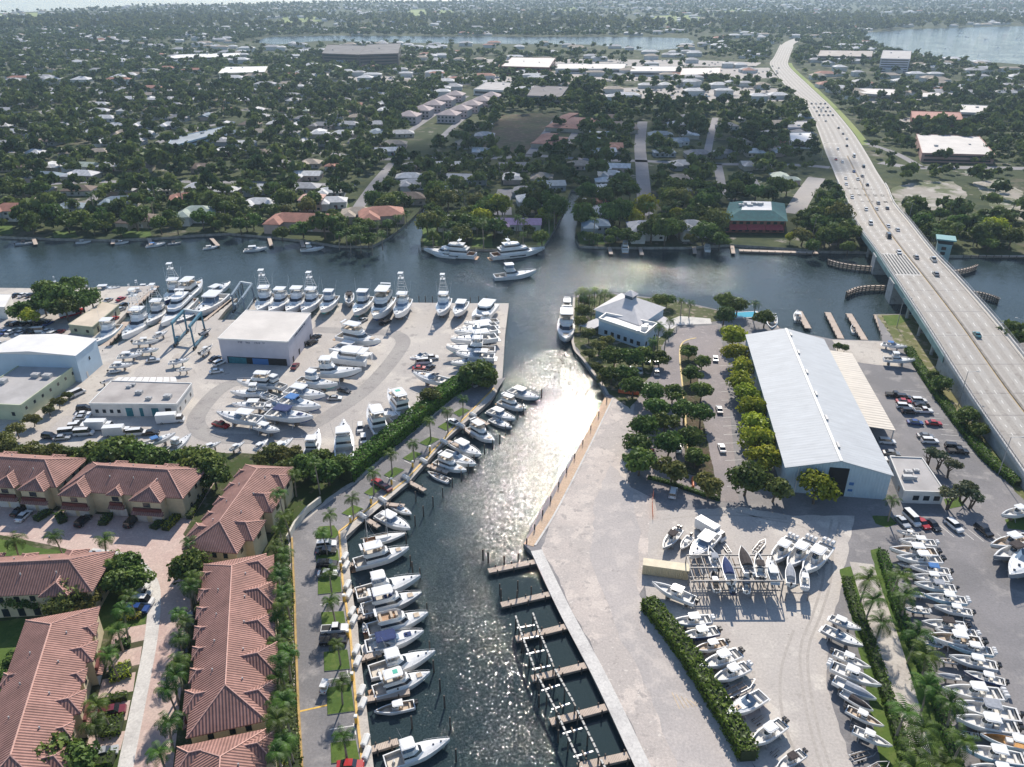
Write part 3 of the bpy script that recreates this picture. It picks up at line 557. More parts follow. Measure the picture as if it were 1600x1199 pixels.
townhouse('terracotta townhouse cut by the left edge, farthest left of the two facing the road',(-40,711),(70,718),13.5,-1,[(-9,7.2,2.2),(3,6.4,1.6),(11,7.2,2.2)],[(-6,4,.6),(8,4,.6)])
townhouse('terracotta townhouse with white garage doors, between the left edge house and the tall round tree',(152,727),(262,734),13.5,-1,[(-11.5,7.4,2.2),(-1.5,4.2,.8),(7.5,8.2,2.4)],[(-8,4,.6),(6,4,.6)])
townhouse('slanting terracotta townhouse nearest the dock road bend, behind the long one',(402,732),(343,814),13.0,-1,[(-13,3.6,.5),(-7,3.6,.5),(-1,3.6,.5),(5,3.6,.5),(11,6.2,1.2)],[(-11,6,1.2),(-2,8.2,2.0),(9,7.6,1.8)])
townhouse('terracotta townhouse at the left edge with its gable end over the round lawn',(-60,882),(108,874),13.0,1,[(-9,5,1),(1,3.6,.5),(9,5,1)],[(-10,6,1),(8,4,.6)])
townhouse('longest terracotta townhouse, between the paver road and the palms of the dock road',(362,884),(352,1070),13.2,-1,[(-18.5,3.6,.5),(-13,3.6,.5),(-7.5,3.6,.5),(-2,3.6,.5),(3.5,3.6,.5),(9,3.6,.5),(15,5.4,1.0)],[(-18,7.4,1.6),(-9,8.4,2.0),(0,7.4,1.6),(9,8.4,2.0),(17.5,7.0,1.6)])
townhouse('terracotta townhouse cut by the bottom edge, nearest of the row by the dock road',(344,1182),(335,1300),13.2,-1,[(-10,6,1.2),(0,3.6,.5),(9,6,1.2)],[(-9,6,1.2),(2,5,1),(10,6,1.2)])
townhouse('lower left terracotta townhouse with many small hipped dormers facing the paver drives',(80,975),(26,1148),13.6,1,[(-15,5.0,1.0),(-9,3.4,.5),(-3.2,5.4,1.2),(3,3.4,.5),(9,5.4,1.2),(15,3.6,.5)],[(-8,3.6,.5),(6,3.6,.5)],ext=(0,4))
# ---- big blue-white warehouse with a lean-to
ze=7.83
o,lc=frame('warehouse','long white gabled warehouse with a tall dark door, right of the car park','warehouse',[(1229,729),(1393.6,741.5),(1298,531),(1174,524)],ze)
W=lc[1][0];D=84.6;zr=ze+3.1
b=MB();vs=[(0,0,0),(W,0,0),(W,0,ze-.1),(W/2,0,zr-.1),(0,0,ze-.1)];n=5
b.add(vs+[(x,D,z) for x,_,z in vs],[(0,1,2,3,4),(9,8,7,6,5)]);b.add(vs+[(x,D,z) for x,_,z in vs],[(0,4,9,5),(1,6,7,2)],1)
b.build('wall',[BLUEW,BLUEWY],o)
b=MB();e=.45
for s in (0,1):
    xa=-e if s==0 else W+e;P=[(xa,-e,ze-.12),(W/2,-e,zr+.05),(W/2,D+e,zr+.05),(xa,D+e,ze-.12)]
    q=P+[(x,y,z-.16) for x,y,z in P]
    b.add(q,[(0,1,2,3) if s==0 else (3,2,1,0),(7,6,5,4) if s==0 else (4,5,6,7),(0,4,5,1),(2,6,7,3),(3,7,4,0)])
rf=b.build('roof',METALR,o)
b=MB();b.bar((W/2,-e,zr+.16),(W/2,D+e,zr+.16),.7,.1);b.build('ridge_cap',WTRIM,rf)
for k in range(6):
    y=6+k*14.5;b=MB();b.box(W/2+.5,W/2+1.1,y,y+2.6,zr-.25,zr+.35);b.build('ridge_vent',ACM,rf)
on_wall(o,[(0,0),(W,0),(W,D),(0,D)],0,.41,.60,.05,8.6,'door',DARK)  # black panel, the shade inside the open doorway put into colour
for z0,z1,u in ((3.6,4.5,.625),(1.7,2.4,.625)): on_wall(o,[(0,0),(W,0),(W,D),(0,D)],0,u,u+.045,z0,z1,'sign',BSIGN)
b=MB();b.tube((W*.12,-.25,.1),(W*.12,-.25,ze+.2),.12);b.build('downpipe',WTRIM,o)
ct=[(W,-.0)]
b=MB();c0=[loc2(o,G(*p,4.6)) for p in ((1361,669),(1400,672),(1342,552),(1307,550))]
xa=W+.05;xb=c0[1][0];ya=(c0[0][1]+c0[1][1])/2;yb=(c0[2][1]+c0[3][1])/2
P=[(xa,ya,5.3),(xb,ya,4.4),(xb,yb,4.4),(xa,yb,5.3)];b.add(P+[(x,y,z-.18) for x,y,z in P],[(0,1,2,3),(7,6,5,4),(0,4,5,1),(1,5,6,2),(2,6,7,3)]);lt=b.build('lean_to_roof',CREAMR,o)
for k in range(8):
    y=ya+.4+(yb-ya-.8)*k/7;b=MB();b.box(xb-.5,xb-.25,y-.12,y+.12,0,4.25);b.build('post',ACM,lt)
# ---- small white office beside it
o,lc=flat_block('office','small white flat roofed office with three dark windows beside the warehouse','office',[(1413,768),(1476,770),(1440,717),(1391,715)],3.6,WSTUC,GREYR,units=2,seed=3)
wall_row(o,lc,0,3,1.0,2.4,1.5,u0=.2,u1=.98);wall_row(o,lc,3,2,1.0,2.3,1.3)
b=MB();b.box(1.5,4.0,5,6.2,3.7,4.8);b.box(4.2,5.2,5.3,6,3.7,4.5);b.build('roof_unit',ACM,o)
# ---- left boatyard buildings
o,lc=flat_block('boat_shed','tall white boxy boat shed with a dark open ground floor, middle of the boatyard','shed',[(341,529),(449,534),(485,490),(385,485)],9.3,LILAC,PALER,parapet=.15,parmat=WTRIM)
on_wall(o,lc,0,.08,.95,.05,2.6,'door',DARK);on_wall(o,lc,0,.1,.36,.05,2.4,'door',TEALW,.12);on_wall(o,lc,0,.45,.68,.05,2.3,'door',BSIGN,.12)  # first panel is black paint for the shade inside the open ground floor
# two rows of raised dark lettering near the roof line, too small to read in the photo
for side,u0,u1 in ((0,.28,.49),(0,.52,.68),(1,.25,.75)):
    a=Vector(lc[side]);c=Vector(lc[(side+1)%4]);L=(c-a).length;n=int((u1-u0)*L/.55);d=(c-a).normalized();nn=Vector((d.y,-d.x));b=MB();rr=random.Random(side+n)
    for i in range(n):
        if rr.random()<.14: continue
        p=a+d*(u0*L+i*.55);h=rr.choice((.5,.62,.62));w_=.36
        q=p+d*w_
        for z0,z1,x0,x1 in ((7.9,7.9+h,0,.1),(7.9,7.9+h,.26,.36),(7.9+h-.12,7.9+h,0,.36),(8.12,8.24,0,.36)):
            if rr.random()<.2: continue
            v0=p+d*x0;v1=p+d*x1;vs=[v0+nn*.02,v1+nn*.02,v1+nn*.1,v0+nn*.1];b.add([(v.x,v.y,z0) for v in vs]+[(v.x,v.y,z1) for v in vs],[(0,3,2,1),(4,5,6,7),(0,1,5,4),(1,2,6,5),(2,3,7,6),(3,0,4,7)])
    b.build('lettering',M('slate_lettering',(.12,.14,.2),.6),o)
wall_row(o,lc,1,4,.1,2.2,1.2,'door',DARK)
o,lc=flat_block('boat_shed','tall powder blue walled shed with a pale low gabled roof at the left edge','shed',[(-25,552),(117,556),(150,530),(32,524)],9.8,BLUEGW,PALER,parapet=0)
b=MB();mx=((lc[0][0]+lc[1][0])/2,lc[0][1]);mb=((lc[2][0]+lc[3][0])/2,(lc[2][1]+lc[3][1])/2)
g=grow(lc,.4);P=[(*g[0],9.86),(*g[1],9.86),(*g[2],9.86),(*g[3],9.86),(mx[0],g[0][1],11.0),(mb[0],(g[2][1]+g[3][1])/2,11.0)]
b.add(P,[(0,4,5,3),(4,1,2,5),(0,1,4),(2,3,5)]);b.build('gable_roof',WHITER,o)
on_wall(o,lc,1,.25,.32,.05,2.1,'door',GARAGE);on_wall(o,lc,1,.5,.56,5,6.2,'window',GLASS)
o,lc=flat_block('shed','long pale green flat roofed workshop below the powder blue shed','workshop',[(-60,630),(32,634),(117,572),(40,566)],5.2,GREENW,GREYR,units=3,seed=5)
wall_row(o,lc,1,7,2.9,3.9,.9);wall_row(o,lc,0,3,1.5,2.8,1.0)
o,lc=flat_block('office','low white office with a stained grey flat roof in the left boatyard','office',[(140,631),(275,632),(299,600),(175,596)],4.3,WSTUC,STAINR,units=5,seed=8,parapet=.3,parmat=WTRIM)
for u0,u1,m in ((.40,.48,TEALW),(.56,.60,TEALW),(.70,.78,TEALW),(.86,.93,DARK)): on_wall(o,lc,0,u0,u1,.05,2.9,'door',m)
wall_row(o,lc,0,4,1.1,2.3,1.0,u0=.02,u1=.36);wall_row(o,lc,1,3,1.1,2.2,1.0)
b=MB();q=[loc2(o,G(x,y,3)) for x,y in ((176,597),(278,597),(276,590),(185,590))]
for i in range(9):
    u0,u1=i/9,(i+.86)/9;f=lambda u,k:(q[0][0]*(1-u)+q[1][0]*u,q[0][1]*(1-u)+q[1][1]*u) if k==0 else (q[3][0]*(1-u)+q[2][0]*u,q[3][1]*(1-u)+q[2][1]*u)
    b.prism([f(u0,0),f(u1,0),f(u1,1),f(u0,1)],3.0,3.12)
    for u in (u0,u1): b.tube((*f(u,1),0),(*f(u,1),3),.06,n=5)
b.build('canopy',WHITER,o)
o,lc=flat_block('shed','small tan roofed boatyard hut with a green end wall, beside the long jetty','hut',[(107,507),(144,511),(185,477),(160,472)],3.7,M('sage_wall',(.34,.36,.26),.9,.15,.3),M('tan_roof',(.58,.50,.40),.9,.14,.15,detail=8),parapet=.1)
wall_row(o,lc,0,2,1.0,2.2,1.2,mat=DARK);wall_row(o,lc,1,3,.1,2.3,1.1,'door',DARK)
flat_block('shed','white shed at the far left edge near the river','shed',[(-40,478),(7,480),(17,461),(-25,460)],5,WSTUC,WHITER,parapet=.1)
# ---- restaurant with a white hipped roof and roof lantern
o=thing('restaurant','white hip roofed waterside restaurant with a roof lantern, on the point by the river','restaurant',(0,0,0))
C=[G(927,483.5,6),G(999,509,6),G(1041,480.5,6)];ctr=(C[0]+C[2])/2;bk=ctr*2-C[1]
o.location=(ctr.x,ctr.y,0);C=[c-Vector((ctr.x,ctr.y,0)) for c in (C[0],C[1],C[2],bk)]
b=MB();b.prism([(p.x*.93,p.y*.93) for p in C],0,5.9,bottom=False);b.build('wall',BLUEGW,o)  # pale blue puts the shade on these walls into their colour
SHELL=M('white_shingle_roof',(.60,.58,.58),.8,.08,.4,detail=8)
ap=Vector((0,0,11.2));k=.16
b=MB();up=[Vector((p.x*k,p.y*k,10.4)) for p in C];b.add([Vector((p.x,p.y,5.9)) for p in C]+up,[(0,1,5,4),(1,2,6,5),(2,3,7,6),(3,0,4,7),(3,2,1,0)]);rf=b.build('roof',SHELL,o)
b=MB();b.prism([(p.x*k*1.0,p.y*k*1.0) for p in C],10.2,12.0);b.build('lantern',GLASSB,rf)
b=MB();q=[Vector((p.x*k*1.35,p.y*k*1.35,11.9)) for p in C];b.add(q+[Vector((0,0,13.6))],[(0,1,4),(1,2,4),(2,3,4),(3,0,4),(3,2,1,0)]);b.build('lantern_roof',SHELL,rf)
# flat roofed front wing
f0=G(936,497,6.6)-o.location;f1=G(1008,521,6.6)-o.location;f2=G(1027,505,6.6)-o.location;dv=(f2-f1);f3=f0+dv*.55
P=[(f0.x,f0.y),(f1.x,f1.y),(f2.x,f2.y),(f3.x,f3.y)]
b=MB();b.prism(P,0,5.6,bottom=False);b.build('front_wing',BLUEGW,o)  # same blue: shade of the front wall painted into it
b=MB();b.prism(grow(P,-.2),5.6,5.7);b.build('flat_roof',WHITER,o)
b=MB()
for i in range(4): b.bar((*P[i],6.7),(*P[(i+1)%4],6.7),.35,1.1)
b.build('parapet',WTRIM,o)
pc=Vector(((P[1][0]+P[2][0])/2,(P[1][1]+P[2][1])/2,0))
b=MB();b.box(pc.x-3.5,pc.x-1.5,pc.y-.5,pc.y+1.5,5.7,7.3);b.box(pc.x-6,pc.x-4.6,pc.y-3,pc.y-1.8,5.7,6.9);b.box(pc.x-2,pc.x-.6,pc.y+2.4,pc.y+3.6,5.7,7);b.build('roof_unit',WTRIM,o)
for a,c in ((G(905,508,2.8),G(934,496,4.2)),(G(1058,505,2.8),G(1036,493,4.2))):
    a=a-o.location;c=c-o.location;d=Vector((4.5,-4.0,0)) if a.x<0 else Vector((-4.5,-5.5,0))
    b=MB();v=[Vector((a.x,a.y,2.7)),Vector((a.x,a.y,2.7))+d,Vector((c.x,c.y,4.0))+d*.8,Vector((c.x,c.y,4.0))];b.add(v+[x-Vector((0,0,.2)) for x in v],[(0,1,2,3),(7,6,5,4),(0,4,5,1),(1,5,6,2),(2,6,7,3),(3,7,4,0)]);b.build('porch_roof',SHELL,o)
    b=MB()
    for x in v[:2]: b.tube((x.x,x.y,0),(x.x,x.y,2.6),.12)
    b.build('porch_post',WTRIM,o)
LCR=[(p[0],p[1]) for p in P]
wall_row(o,LCR,0,6,1.0,2.6,1.4,u0=.1,u1=.95);wall_row(o,LCR,1,3,1.0,2.6,1.3)
# ---- swimming pool by the finger docks
b=MB();P=[(p.x,p.y) for p in GP([(1142,489),(1180,487),(1186,495),(1146,497)],.1)];b.prism(grow(P,1.2),0,.10);q=b.build('swimming_pool',CONCW);tag(q,'small bright blue swimming pool among trees at the river edge','pool')
b=MB();b.prism(P,.104,.16);b.build('pool_water',M('pool_blue',(.03,.34,.47),.08),q)
# ---- buildings across the river
TEALR=M('teal_metal_roof',(.012,.105,.115),.9,.2,.5);REDAW=M('red_awning',(.36,.05,.06),.8,.2,.8);BRICK=M('red_brown_wall',(.25,.10,.07),.9,.2,.5)
o,lc=frame('restaurant','red walled restaurant with a teal hipped roof across the river beside the bridge','restaurant',[(1130,345),(1231,346),(1226,318),(1140,316)],6.5)
q=lc;b=MB();b.prism(grow(q,-1.2),0,6.5,bottom=False);b.build('wall',BRICK,o)
m=[((q[i][0]*.52+sum(p[0] for p in q)/4*.48),(q[i][1]*.52+sum(p[1] for p in q)/4*.48)) for i in range(4)]
b=MB();b.add([(*p,6.5) for p in q]+[(*p,9.6) for p in m],[(0,1,5,4),(1,2,6,5),(2,3,7,6),(3,0,4,7),(4,5,6,7),(3,2,1,0)]);b.build('roof',TEALR,o)
b=MB();b.prism(grow(m,-1),9.62,9.75);b.build('flat_roof',WHITER,o)
b=MB();rr=random.Random(4)
for i in range(9):
    u=.1+.09*i;x=m[0][0]*(1-u)+m[1][0]*u;y=(m[0][1]+m[3][1])/2+rr.uniform(-2,2);s=rr.uniform(.6,1.1);b.box(x-s,x+s,y-s,y+s,9.75,9.75+rr.uniform(.8,1.6))
b.build('roof_unit',ACM,o)
b=MB();W=q[1][0]
for i in range(3):
    x0=W*.1+i*W*.28;b.add([(x0,-3.2,2.8),(x0+W*.27,-3.2,2.8),(x0+W*.27,.9,4.4),(x0,.9,4.4)],[(0,1,2,3)]);b.add([(x0,-3.2,2.5),(x0+W*.27,-3.2,2.5),(x0+W*.27,-3.2,2.8),(x0,-3.2,2.8)],[(0,1,2,3)])
b.build('awning',REDAW,o);wall_row(o,grow(q,-1.2),0,9,4.5,5.9,2.0);wall_row(o,grow(q,-1.2),0,9,.6,2.3,2.0)
FAR=[
 ('office','pale yellow office with a stepped white roof far up the left suburb','office',[(341,115),(414,113),(418,104),(350,105)],9,M('pale_yellow_wall',(.62,.58,.42),.9,.1,.1),WHITER,3,16),
 ('office','long low cream roofed store behind the pale yellow office','store',[(264,92),(372,89),(376,83),(270,86)],6,WSTUC,WHITER,2,12),
 ('apartment_building','dark brown flat topped office block by the lagoon, left of its taller twin','office block',[(503,84),(560,86),(572,72),(512,70)],16,M('dark_brown_wall',(.07,.06,.06),.6,.2,.1),M('dark_block_roof',(.13,.125,.13),.9,.3,.08),4,14),
 ('apartment_building','taller dark brown office block by the lagoon','office block',[(560,86),(622,84),(626,68),(574,70)],20,M('dark_brown_wall2',(.08,.065,.065),.6,.2,.1),M('dark_block_roof',(.13,.125,.13),.9,.3,.08),5,14),
 ('shop','brick red mall with a white flat roof in front of the lagoon','mall',[(783,104),(858,106),(868,91),(800,90)],10,BRICK,PALER,2,10),
 ('school','dark grey school with two stepped dark roofs behind the brown scrub lot','school',[(824,150),(876,152),(888,136),(834,134)],8,M('school_wall',(.30,.27,.27),.9,.1,.1),M('dark_grey_roof',(.13,.12,.13),.9,.2,.05),2,10),
 ('shop','low pale shop with a broad grey roof left of the school','shop',[(740,140),(790,142),(806,130),(762,128)],6,WSTUC,GREYR,1,8),
 ('shop','long tan roofed shop row right of the brick mall','shop',[(868,108),(975,108),(978,100),(872,100)],6,WSTUC,PALER,1,14),
 ('shop','long white roofed shop row near the highway end','shop',[(985,112),(1065,112),(1066,104),(988,104)],6,WSTUC,PALER,1,12),
 ('shop','red parapet shopping block left of the highway','shop',[(1062,118),(1124,116),(1126,106),(1066,107)],7,M('rose_wall',(.45,.25,.22),.9,.1,.1),PALER,1,10),
 ('shop','white roofed box store beside the highway, left side','store',[(1236,222),(1270,223),(1266,208),(1234,208)],5,WSTUC,WHITER,1,5),
 ('shop','grey roofed shop behind the white box store by the highway','shop',[(1232,200),(1262,200),(1260,190),(1231,190)],5,LILAC,GREYR,1,5),
 ('office','red roofed office complex right of the highway with a white courtyard roof','office',[(1441,240),(1555,243),(1530,214),(1432,210)],6,M('salmon_wall',(.50,.30,.25),.9,.1,.1),PALER,2,16),
 ('office','long red roofed office behind the courtyard office complex','office',[(1425,186),(1505,188),(1500,176),(1424,174)],6,BRICK,M('red_flat_roof',(.40,.20,.16),.9,.15,.1),3,14),
 ('shop','row of low grey arched shops right of the highway','shop',[(1336,146),(1400,150),(1398,140),(1338,138)],6,GREYR,PALER,1,12),
 ('shop','pale long shop roof among trees right of the highway','shop',[(1440,152),(1500,152),(1498,145),(1442,145)],5,WSTUC,PALER,1,8),
 ('shop','bleached white store roof at the far right of the suburb','store',[(1500,176),(1556,178),(1548,166),(1502,164)],5,WSTUC,PALER,1,8),
 ('apartment_building','long pale condominium by the bay shore','apartments',[(1278,88),(1362,89),(1364,80),(1282,79)],9,M('tan_condo_wall',(.42,.36,.31),.9,.1,.1),M('tan_condo_roof',(.36,.32,.29),.9,.2,.05),3,18),
 ('apartment_building','tall grey condominium tower beside the bay','apartments',[(1376,92),(1422,93),(1424,80),(1380,79)],18,LILAC,GREYR,6,10),
 ('apartment_building','green roofed long block in the middle of the left suburb','apartments',[(258,232),(352,206),(362,196),(270,216)],6,BLUEGW,M('blue_grey_roof',(.30,.34,.38),.9,.15,.1),2,14),
]
for nm,lb,ct,quad,h,wm,rm,fl,nw in FAR:
    o,lc=flat_block(nm,lb,ct,quad,h,wm,rm,parapet=.5,units=2,seed=len(lb))
    for f in range(fl):
        z=h*(f+.3)/fl
        on_wall(o,lc,0,.04,.96,z,z+h/fl*.42,'window_band',GLASS)
        on_wall(o,lc,1,.06,.94,z,z+h/fl*.42,'window_band',GLASS)
# pink-white town apartments in two rows
PINKW=M('pink_white_wall',(.52,.45,.45),.9,.1,.2);PINKR=M('pink_grey_roof',(.46,.38,.37),.9,.14,.3)
def row_block():
    o=thing('apartment_building','','apartments');b=MB();b.box(-9,9,-9,9,0,7);b.build('wall',PINKW,o)
    b=MB();hip(b,-10,10,-9.5,9.5,7,11);b.build('roof',PINKR,o)
    for z in (1,4.2):
        for k in range(5):
            b=MB();b.box(-8+k*3.6,-6.2+k*3.6,-9.08,-8.95,z,z+1.6);b.build('window',GLASS,o)
    return o
pl=proto('row_block',row_block)
for r,(a,c,n,nm) in enumerate((((640,192),(712,158),5,'left'),((702,190),(768,160),5,'right'))):
    p,q=G(*a),G(*c);ang=math.atan2((q-p).y,(q-p).x)-math.pi/2
    for i in range(n): pl(p.lerp(q,i/(n-1)),ang+.05,f'{nth(i)} pink roofed apartment block from the river in the {nm} of two parallel rows','pink roofed apartment blocks',1.0)
# ================================================================ BRIDGE
BEAM=M('turquoise_bridge_steel',(.19,.31,.31),.6,.2,.3);PIER=ground_mat('pier_concrete',(.42,.43,.43),[(.2,.5,.1,(.34,.35,.35)),(.5,.62,.05,(.25,.25,.24))])
WOOD=M('weathered_timber',(.17,.13,.10),.9,col2=(.34,.28,.23),scale=1.6,bump=.02)
PLANK=rib_mat('dock_planks',(.50,.41,.34),.3,0,.14,.9,0,.02)
PILE=M('dark_wet_pile',(.055,.045,.04),.8,col2=(.13,.11,.09),scale=1.2)
STEEL=M('galvanised_steel',(.42,.43,.45),.4,.15,1,metal=.6);BLACK=M('black_plastic',(.015,.015,.017),.35)
br=thing('bridge','long concrete road bridge with turquoise side girders and a steel grating span, crossing the river','bridge',tuple(HP(62,.5)-Vector((0,0,9))))
BO=br.location.copy()
def part_from(b,name,mat,par): 
    b.v=[tuple(Vector(p)-BO) for p in b.v];return b.build(name,mat,par)
def rib(i0,i1,u0,u1,top,bot,n=None):
    b=MB();n=n or max(2,int((i1-i0)));rings=[]
    for k in range(n+1):
        i=i0+(i1-i0)*k/n;a=HP(i,u0);c=HP(i,u1);rings.append([a+Vector((0,0,top)),c+Vector((0,0,top)),c+Vector((0,0,bot)),a+Vector((0,0,bot))])
    b.loft([r[::-1] for r in rings],closed=True,cap0=True,cap1=True);return b
part_from(rib(46,85,0,1,.09,-.9),'deck',BRCONC,br)
for u0,u1 in ((-.006,.012),(.988,1.006)):
    part_from(rib(44,85,u0,u1,1.0,-.2),'parapet',CONCW,br)
for u0,u1 in ((.045,.055),(.945,.955)): part_from(rib(44,85,u0,u1,.35,.05),'kerb',CONC,br)
for u0,u1 in ((-.013,-.007),(1.007,1.013)): part_from(rib(51,72.5,u0,u1,.15,-2.2),'girder',BEAM,br)
for u in (.25,.5,.75): part_from(rib(51,72.5,u-.01,u+.01,-.85,-2.3),'girder',BEAM,br)
part_from(rib(36,85,.486,.514,.5,.05),'median_barrier',M('stained_median',(.24,.215,.19),.9,.25,.6),br)
for i0,i1 in ((44,51),(72,85)):
    b=MB()
    for u in (0.004,.996):
        n=10;vs=[]
        for k in range(n+1):
            p=HP(i0+(i1-i0)*k/n,u);vs+=[Vector((p.x,p.y,-.5)),Vector((p.x,p.y,p.z-.1))]
        b.add(vs,[(2*k,2*k+2,2*k+3,2*k+1) for k in range(n)])
    for i,s in ((i1 if i0<50 else i0,1),):
        a=HP(i,0.004);c=HP(i,.996);b.add([(a.x,a.y,-.5),(c.x,c.y,-.5),(c.x,c.y,c.z-.1),(a.x,a.y,a.z-.1)],[(0,1,2,3)])
    part_from(b,'abutment_wall',PIER,br)
for i in (60.4,65.6):
    b=MB()
    for u0,u1 in ((-.03,.16),(.84,1.03),(.16,.84)):
        ring=[];dz=-1.0
        a=HP(i-.45,u0);c=HP(i-.45,u1);d=HP(i+.45,u1);e=HP(i+.45,u0);b.prism([(a.x,a.y),(c.x,c.y),(d.x,d.y),(e.x,e.y)],-6,a.z-(.95 if u1-u0<.5 else 2.2))
    part_from(b,'bascule_pier',PIER,br)
for i in (53,55.5,58,67.8,69.4,71):
    b=MB()
    for u in (.06,.28,.5,.72,.94):
        p=HP(i,u);b.tube((p.x,p.y,-6),(p.x,p.y,p.z-2.2),.6,n=8)
    a=HP(i,.02,-1.9);c=HP(i,.98,-1.9);b.bar(a,c,1.2,1.0);part_from(b,'column_bent',PIER,br)
b=MB();vs=[]
for k in range(13): i=60.6+4.6*k/12;vs+=[HP(i,.06,.10),HP(i,.485,.10)]
b.add(vs,[(2*k,2*k+1,2*k+3,2*k+2)[::-1] for k in range(12)]);gr=part_from(b,'grating',M('steel_grating',(.36,.35,.34),.5,.2,1),br)
for k in range(8):
    u=.075+k*.052;b=MB()
    for j in range(12): b.bar(HP(60.75+4.3*j/12,u,.118),HP(60.75+4.3*(j+1)/12,u,.118),.75,.008)
    part_from(b,'grating_slot',M('open_grating',(.035,.04,.045),.8),gr)
b=MB()
for i in (52,55,58,60.5,65.3,67,69,71,73,75,77,79): b.bar(HP(i,.05,.101),HP(i,.95,.101),.22,.006)
part_from(b,'deck_joint',M('deck_joint_dark',(.13,.12,.12),.8),br)
hw_strip('road_marking',36,84,.480,.484,YEL,.108,'yellow line beside the median')
hw_strip('road_marking',36,84,.516,.520,YEL,.108,'yellow line beside the median')
def railing(i0,i1,u,lab):
    o=thing('railing',lab,'railing',tuple(HP((i0+i1)/2,u)));L=o.location.copy();b=MB();n=int((i1-i0)*4)
    for k in range(n+1):
        p=HP(i0+(i1-i0)*k/n,u)-L;b.tube(p+Vector((0,0,.9)),p+Vector((0,0,2.0)),.05,n=4)
    b.build('post',STEEL,o)['kind']='stuff';b=MB()
    for z in (1.45,2.0):
        for k in range(n): b.tube(HP(i0+(i1-i0)*k/n,u)-L+Vector((0,0,z)),HP(i0+(i1-i0)*(k+1)/n,u)-L+Vector((0,0,z)),.05,n=4)
    b.build('rail',STEEL,o)
railing(52,82,-.001,'grey steel railing along the left parapet of the bridge');railing(52,82,1.001,'grey steel railing along the right parapet of the bridge')
# control house
p=G(1470,404,0);o=thing('control_house','small teal and white bridge tender tower on the right side of the bridge','control house',(p.x,p.y,WZ),-.4)
b=MB();b.box(-3,3,-3,3,-3,9.0);b.build('wall',M('pale_teal_wall',(.33,.50,.50),.8,.1,.4),o)
b=MB();b.box(-3.06,3.06,-3.06,3.06,9.2,11);b.box(-2.6,2.6,-2.6,2.6,9,9.2);b.build('window_band',GLASS,o)
b=MB();b.box(-4.2,4.2,-4.2,4.2,11,11.6);b.build('roof',M('teal_flat_roof',(.12,.30,.32),.7,.1,.3),o)
for k in range(3):
    b=MB();b.box(-1.2,.8,-3.1,-2.98,1.5+k*2.4,3+k*2.4);b.build('window',GLASS,o)
# fenders
def fender(pts,lab):
    P=smooth_line(GP(pts,1.2),4);o=thing('fender','','fender',tuple(Vector((P[0].x,P[0].y,WZ))));tag(o,lab,'fender','timber fenders at the bridge');L=o.location.copy()
    b=MB()
    for i in range(len(P)-1):
        for z in (1.2,.3,-.6): b.bar(P[i]-L+Vector((0,0,z-1.2)),P[i+1]-L+Vector((0,0,z-1.2)),.45,.5)
    b.build('wale',WOOD,o)
    b=MB();tot=0
    for i in range(len(P)-1):
        d=(P[i+1]-P[i]).length;n=max(1,int(d/2.4))
        for k in range(n):
            q=P[i].lerp(P[i+1],k/n)-L;b.tube(q+Vector((0,0,-6)),q+Vector((0,0,.45)),.3,n=6)
    b.build('pile',PILE,o)['kind']='stuff'
    b=MB()
    for i in range(len(P)-1): b.bar(P[i]-L+Vector((0,0,.1)),P[i+1]-L+Vector((0,0,.1)),1.1,.1)
    b.build('walkway',PLANK,o)
fender([(1294,406),(1312,411),(1338,415),(1364,417)],'upper left timber fender wall reaching into the river from the bridge')
fender([(1323,457),(1338,450),(1360,447),(1390,447)],'lower left curved timber fender wall beside the bridge')
fender([(1482,424),(1500,422),(1518,418),(1527,414)],'upper right timber fender wall behind the bridge')
fender([(1516,455),(1535,458),(1552,463),(1562,467)],'lower right timber fender wall behind the bridge')
# lamp posts
def lamp_post():
    o=thing('street_lamp','','street lamp');b=MB();b.tube((0,0,0),(0,0,12),.14,.08,n=6);b.build('post',STEEL,o)
    b=MB();b.tube((0,0,11.8),(2.4,0,12.4),.06,n=5);b.build('arm',STEEL,o)
    b=MB();b.box(2.2,3.0,-.18,.18,12.3,12.5);b.build('lamp_head',ACM,o);return o
pl=proto('lamp',lamp_post)
for x,y,rz,lb in [(1401,512,-.3,'tall grey street lamp on the small lawn at the foot of the bridge'),(1497,634,-.3,'tall grey street lamp on the bank below the bridge, halfway down the lot hedge'),(1560,742,-.3,'tall grey street lamp near the end of the lot hedge'),(1585,548,2.8,'tall grey street lamp right of the bridge above the water'),(1418,352,2.8,'street lamp on the right where the bridge meets the land'),(1346,300,0,'street lamp in the highway median near the far end of the bridge'),(1180,318,.5,'tall grey street lamp among trees left of the teal roofed restaurant'),(1283,250,0,'street lamp on the left of the highway crossing'),(1392,262,2.8,'street lamp on the right of the highway crossing')]:
    pl(G(x,y,0),rz,lb,'street lamps')
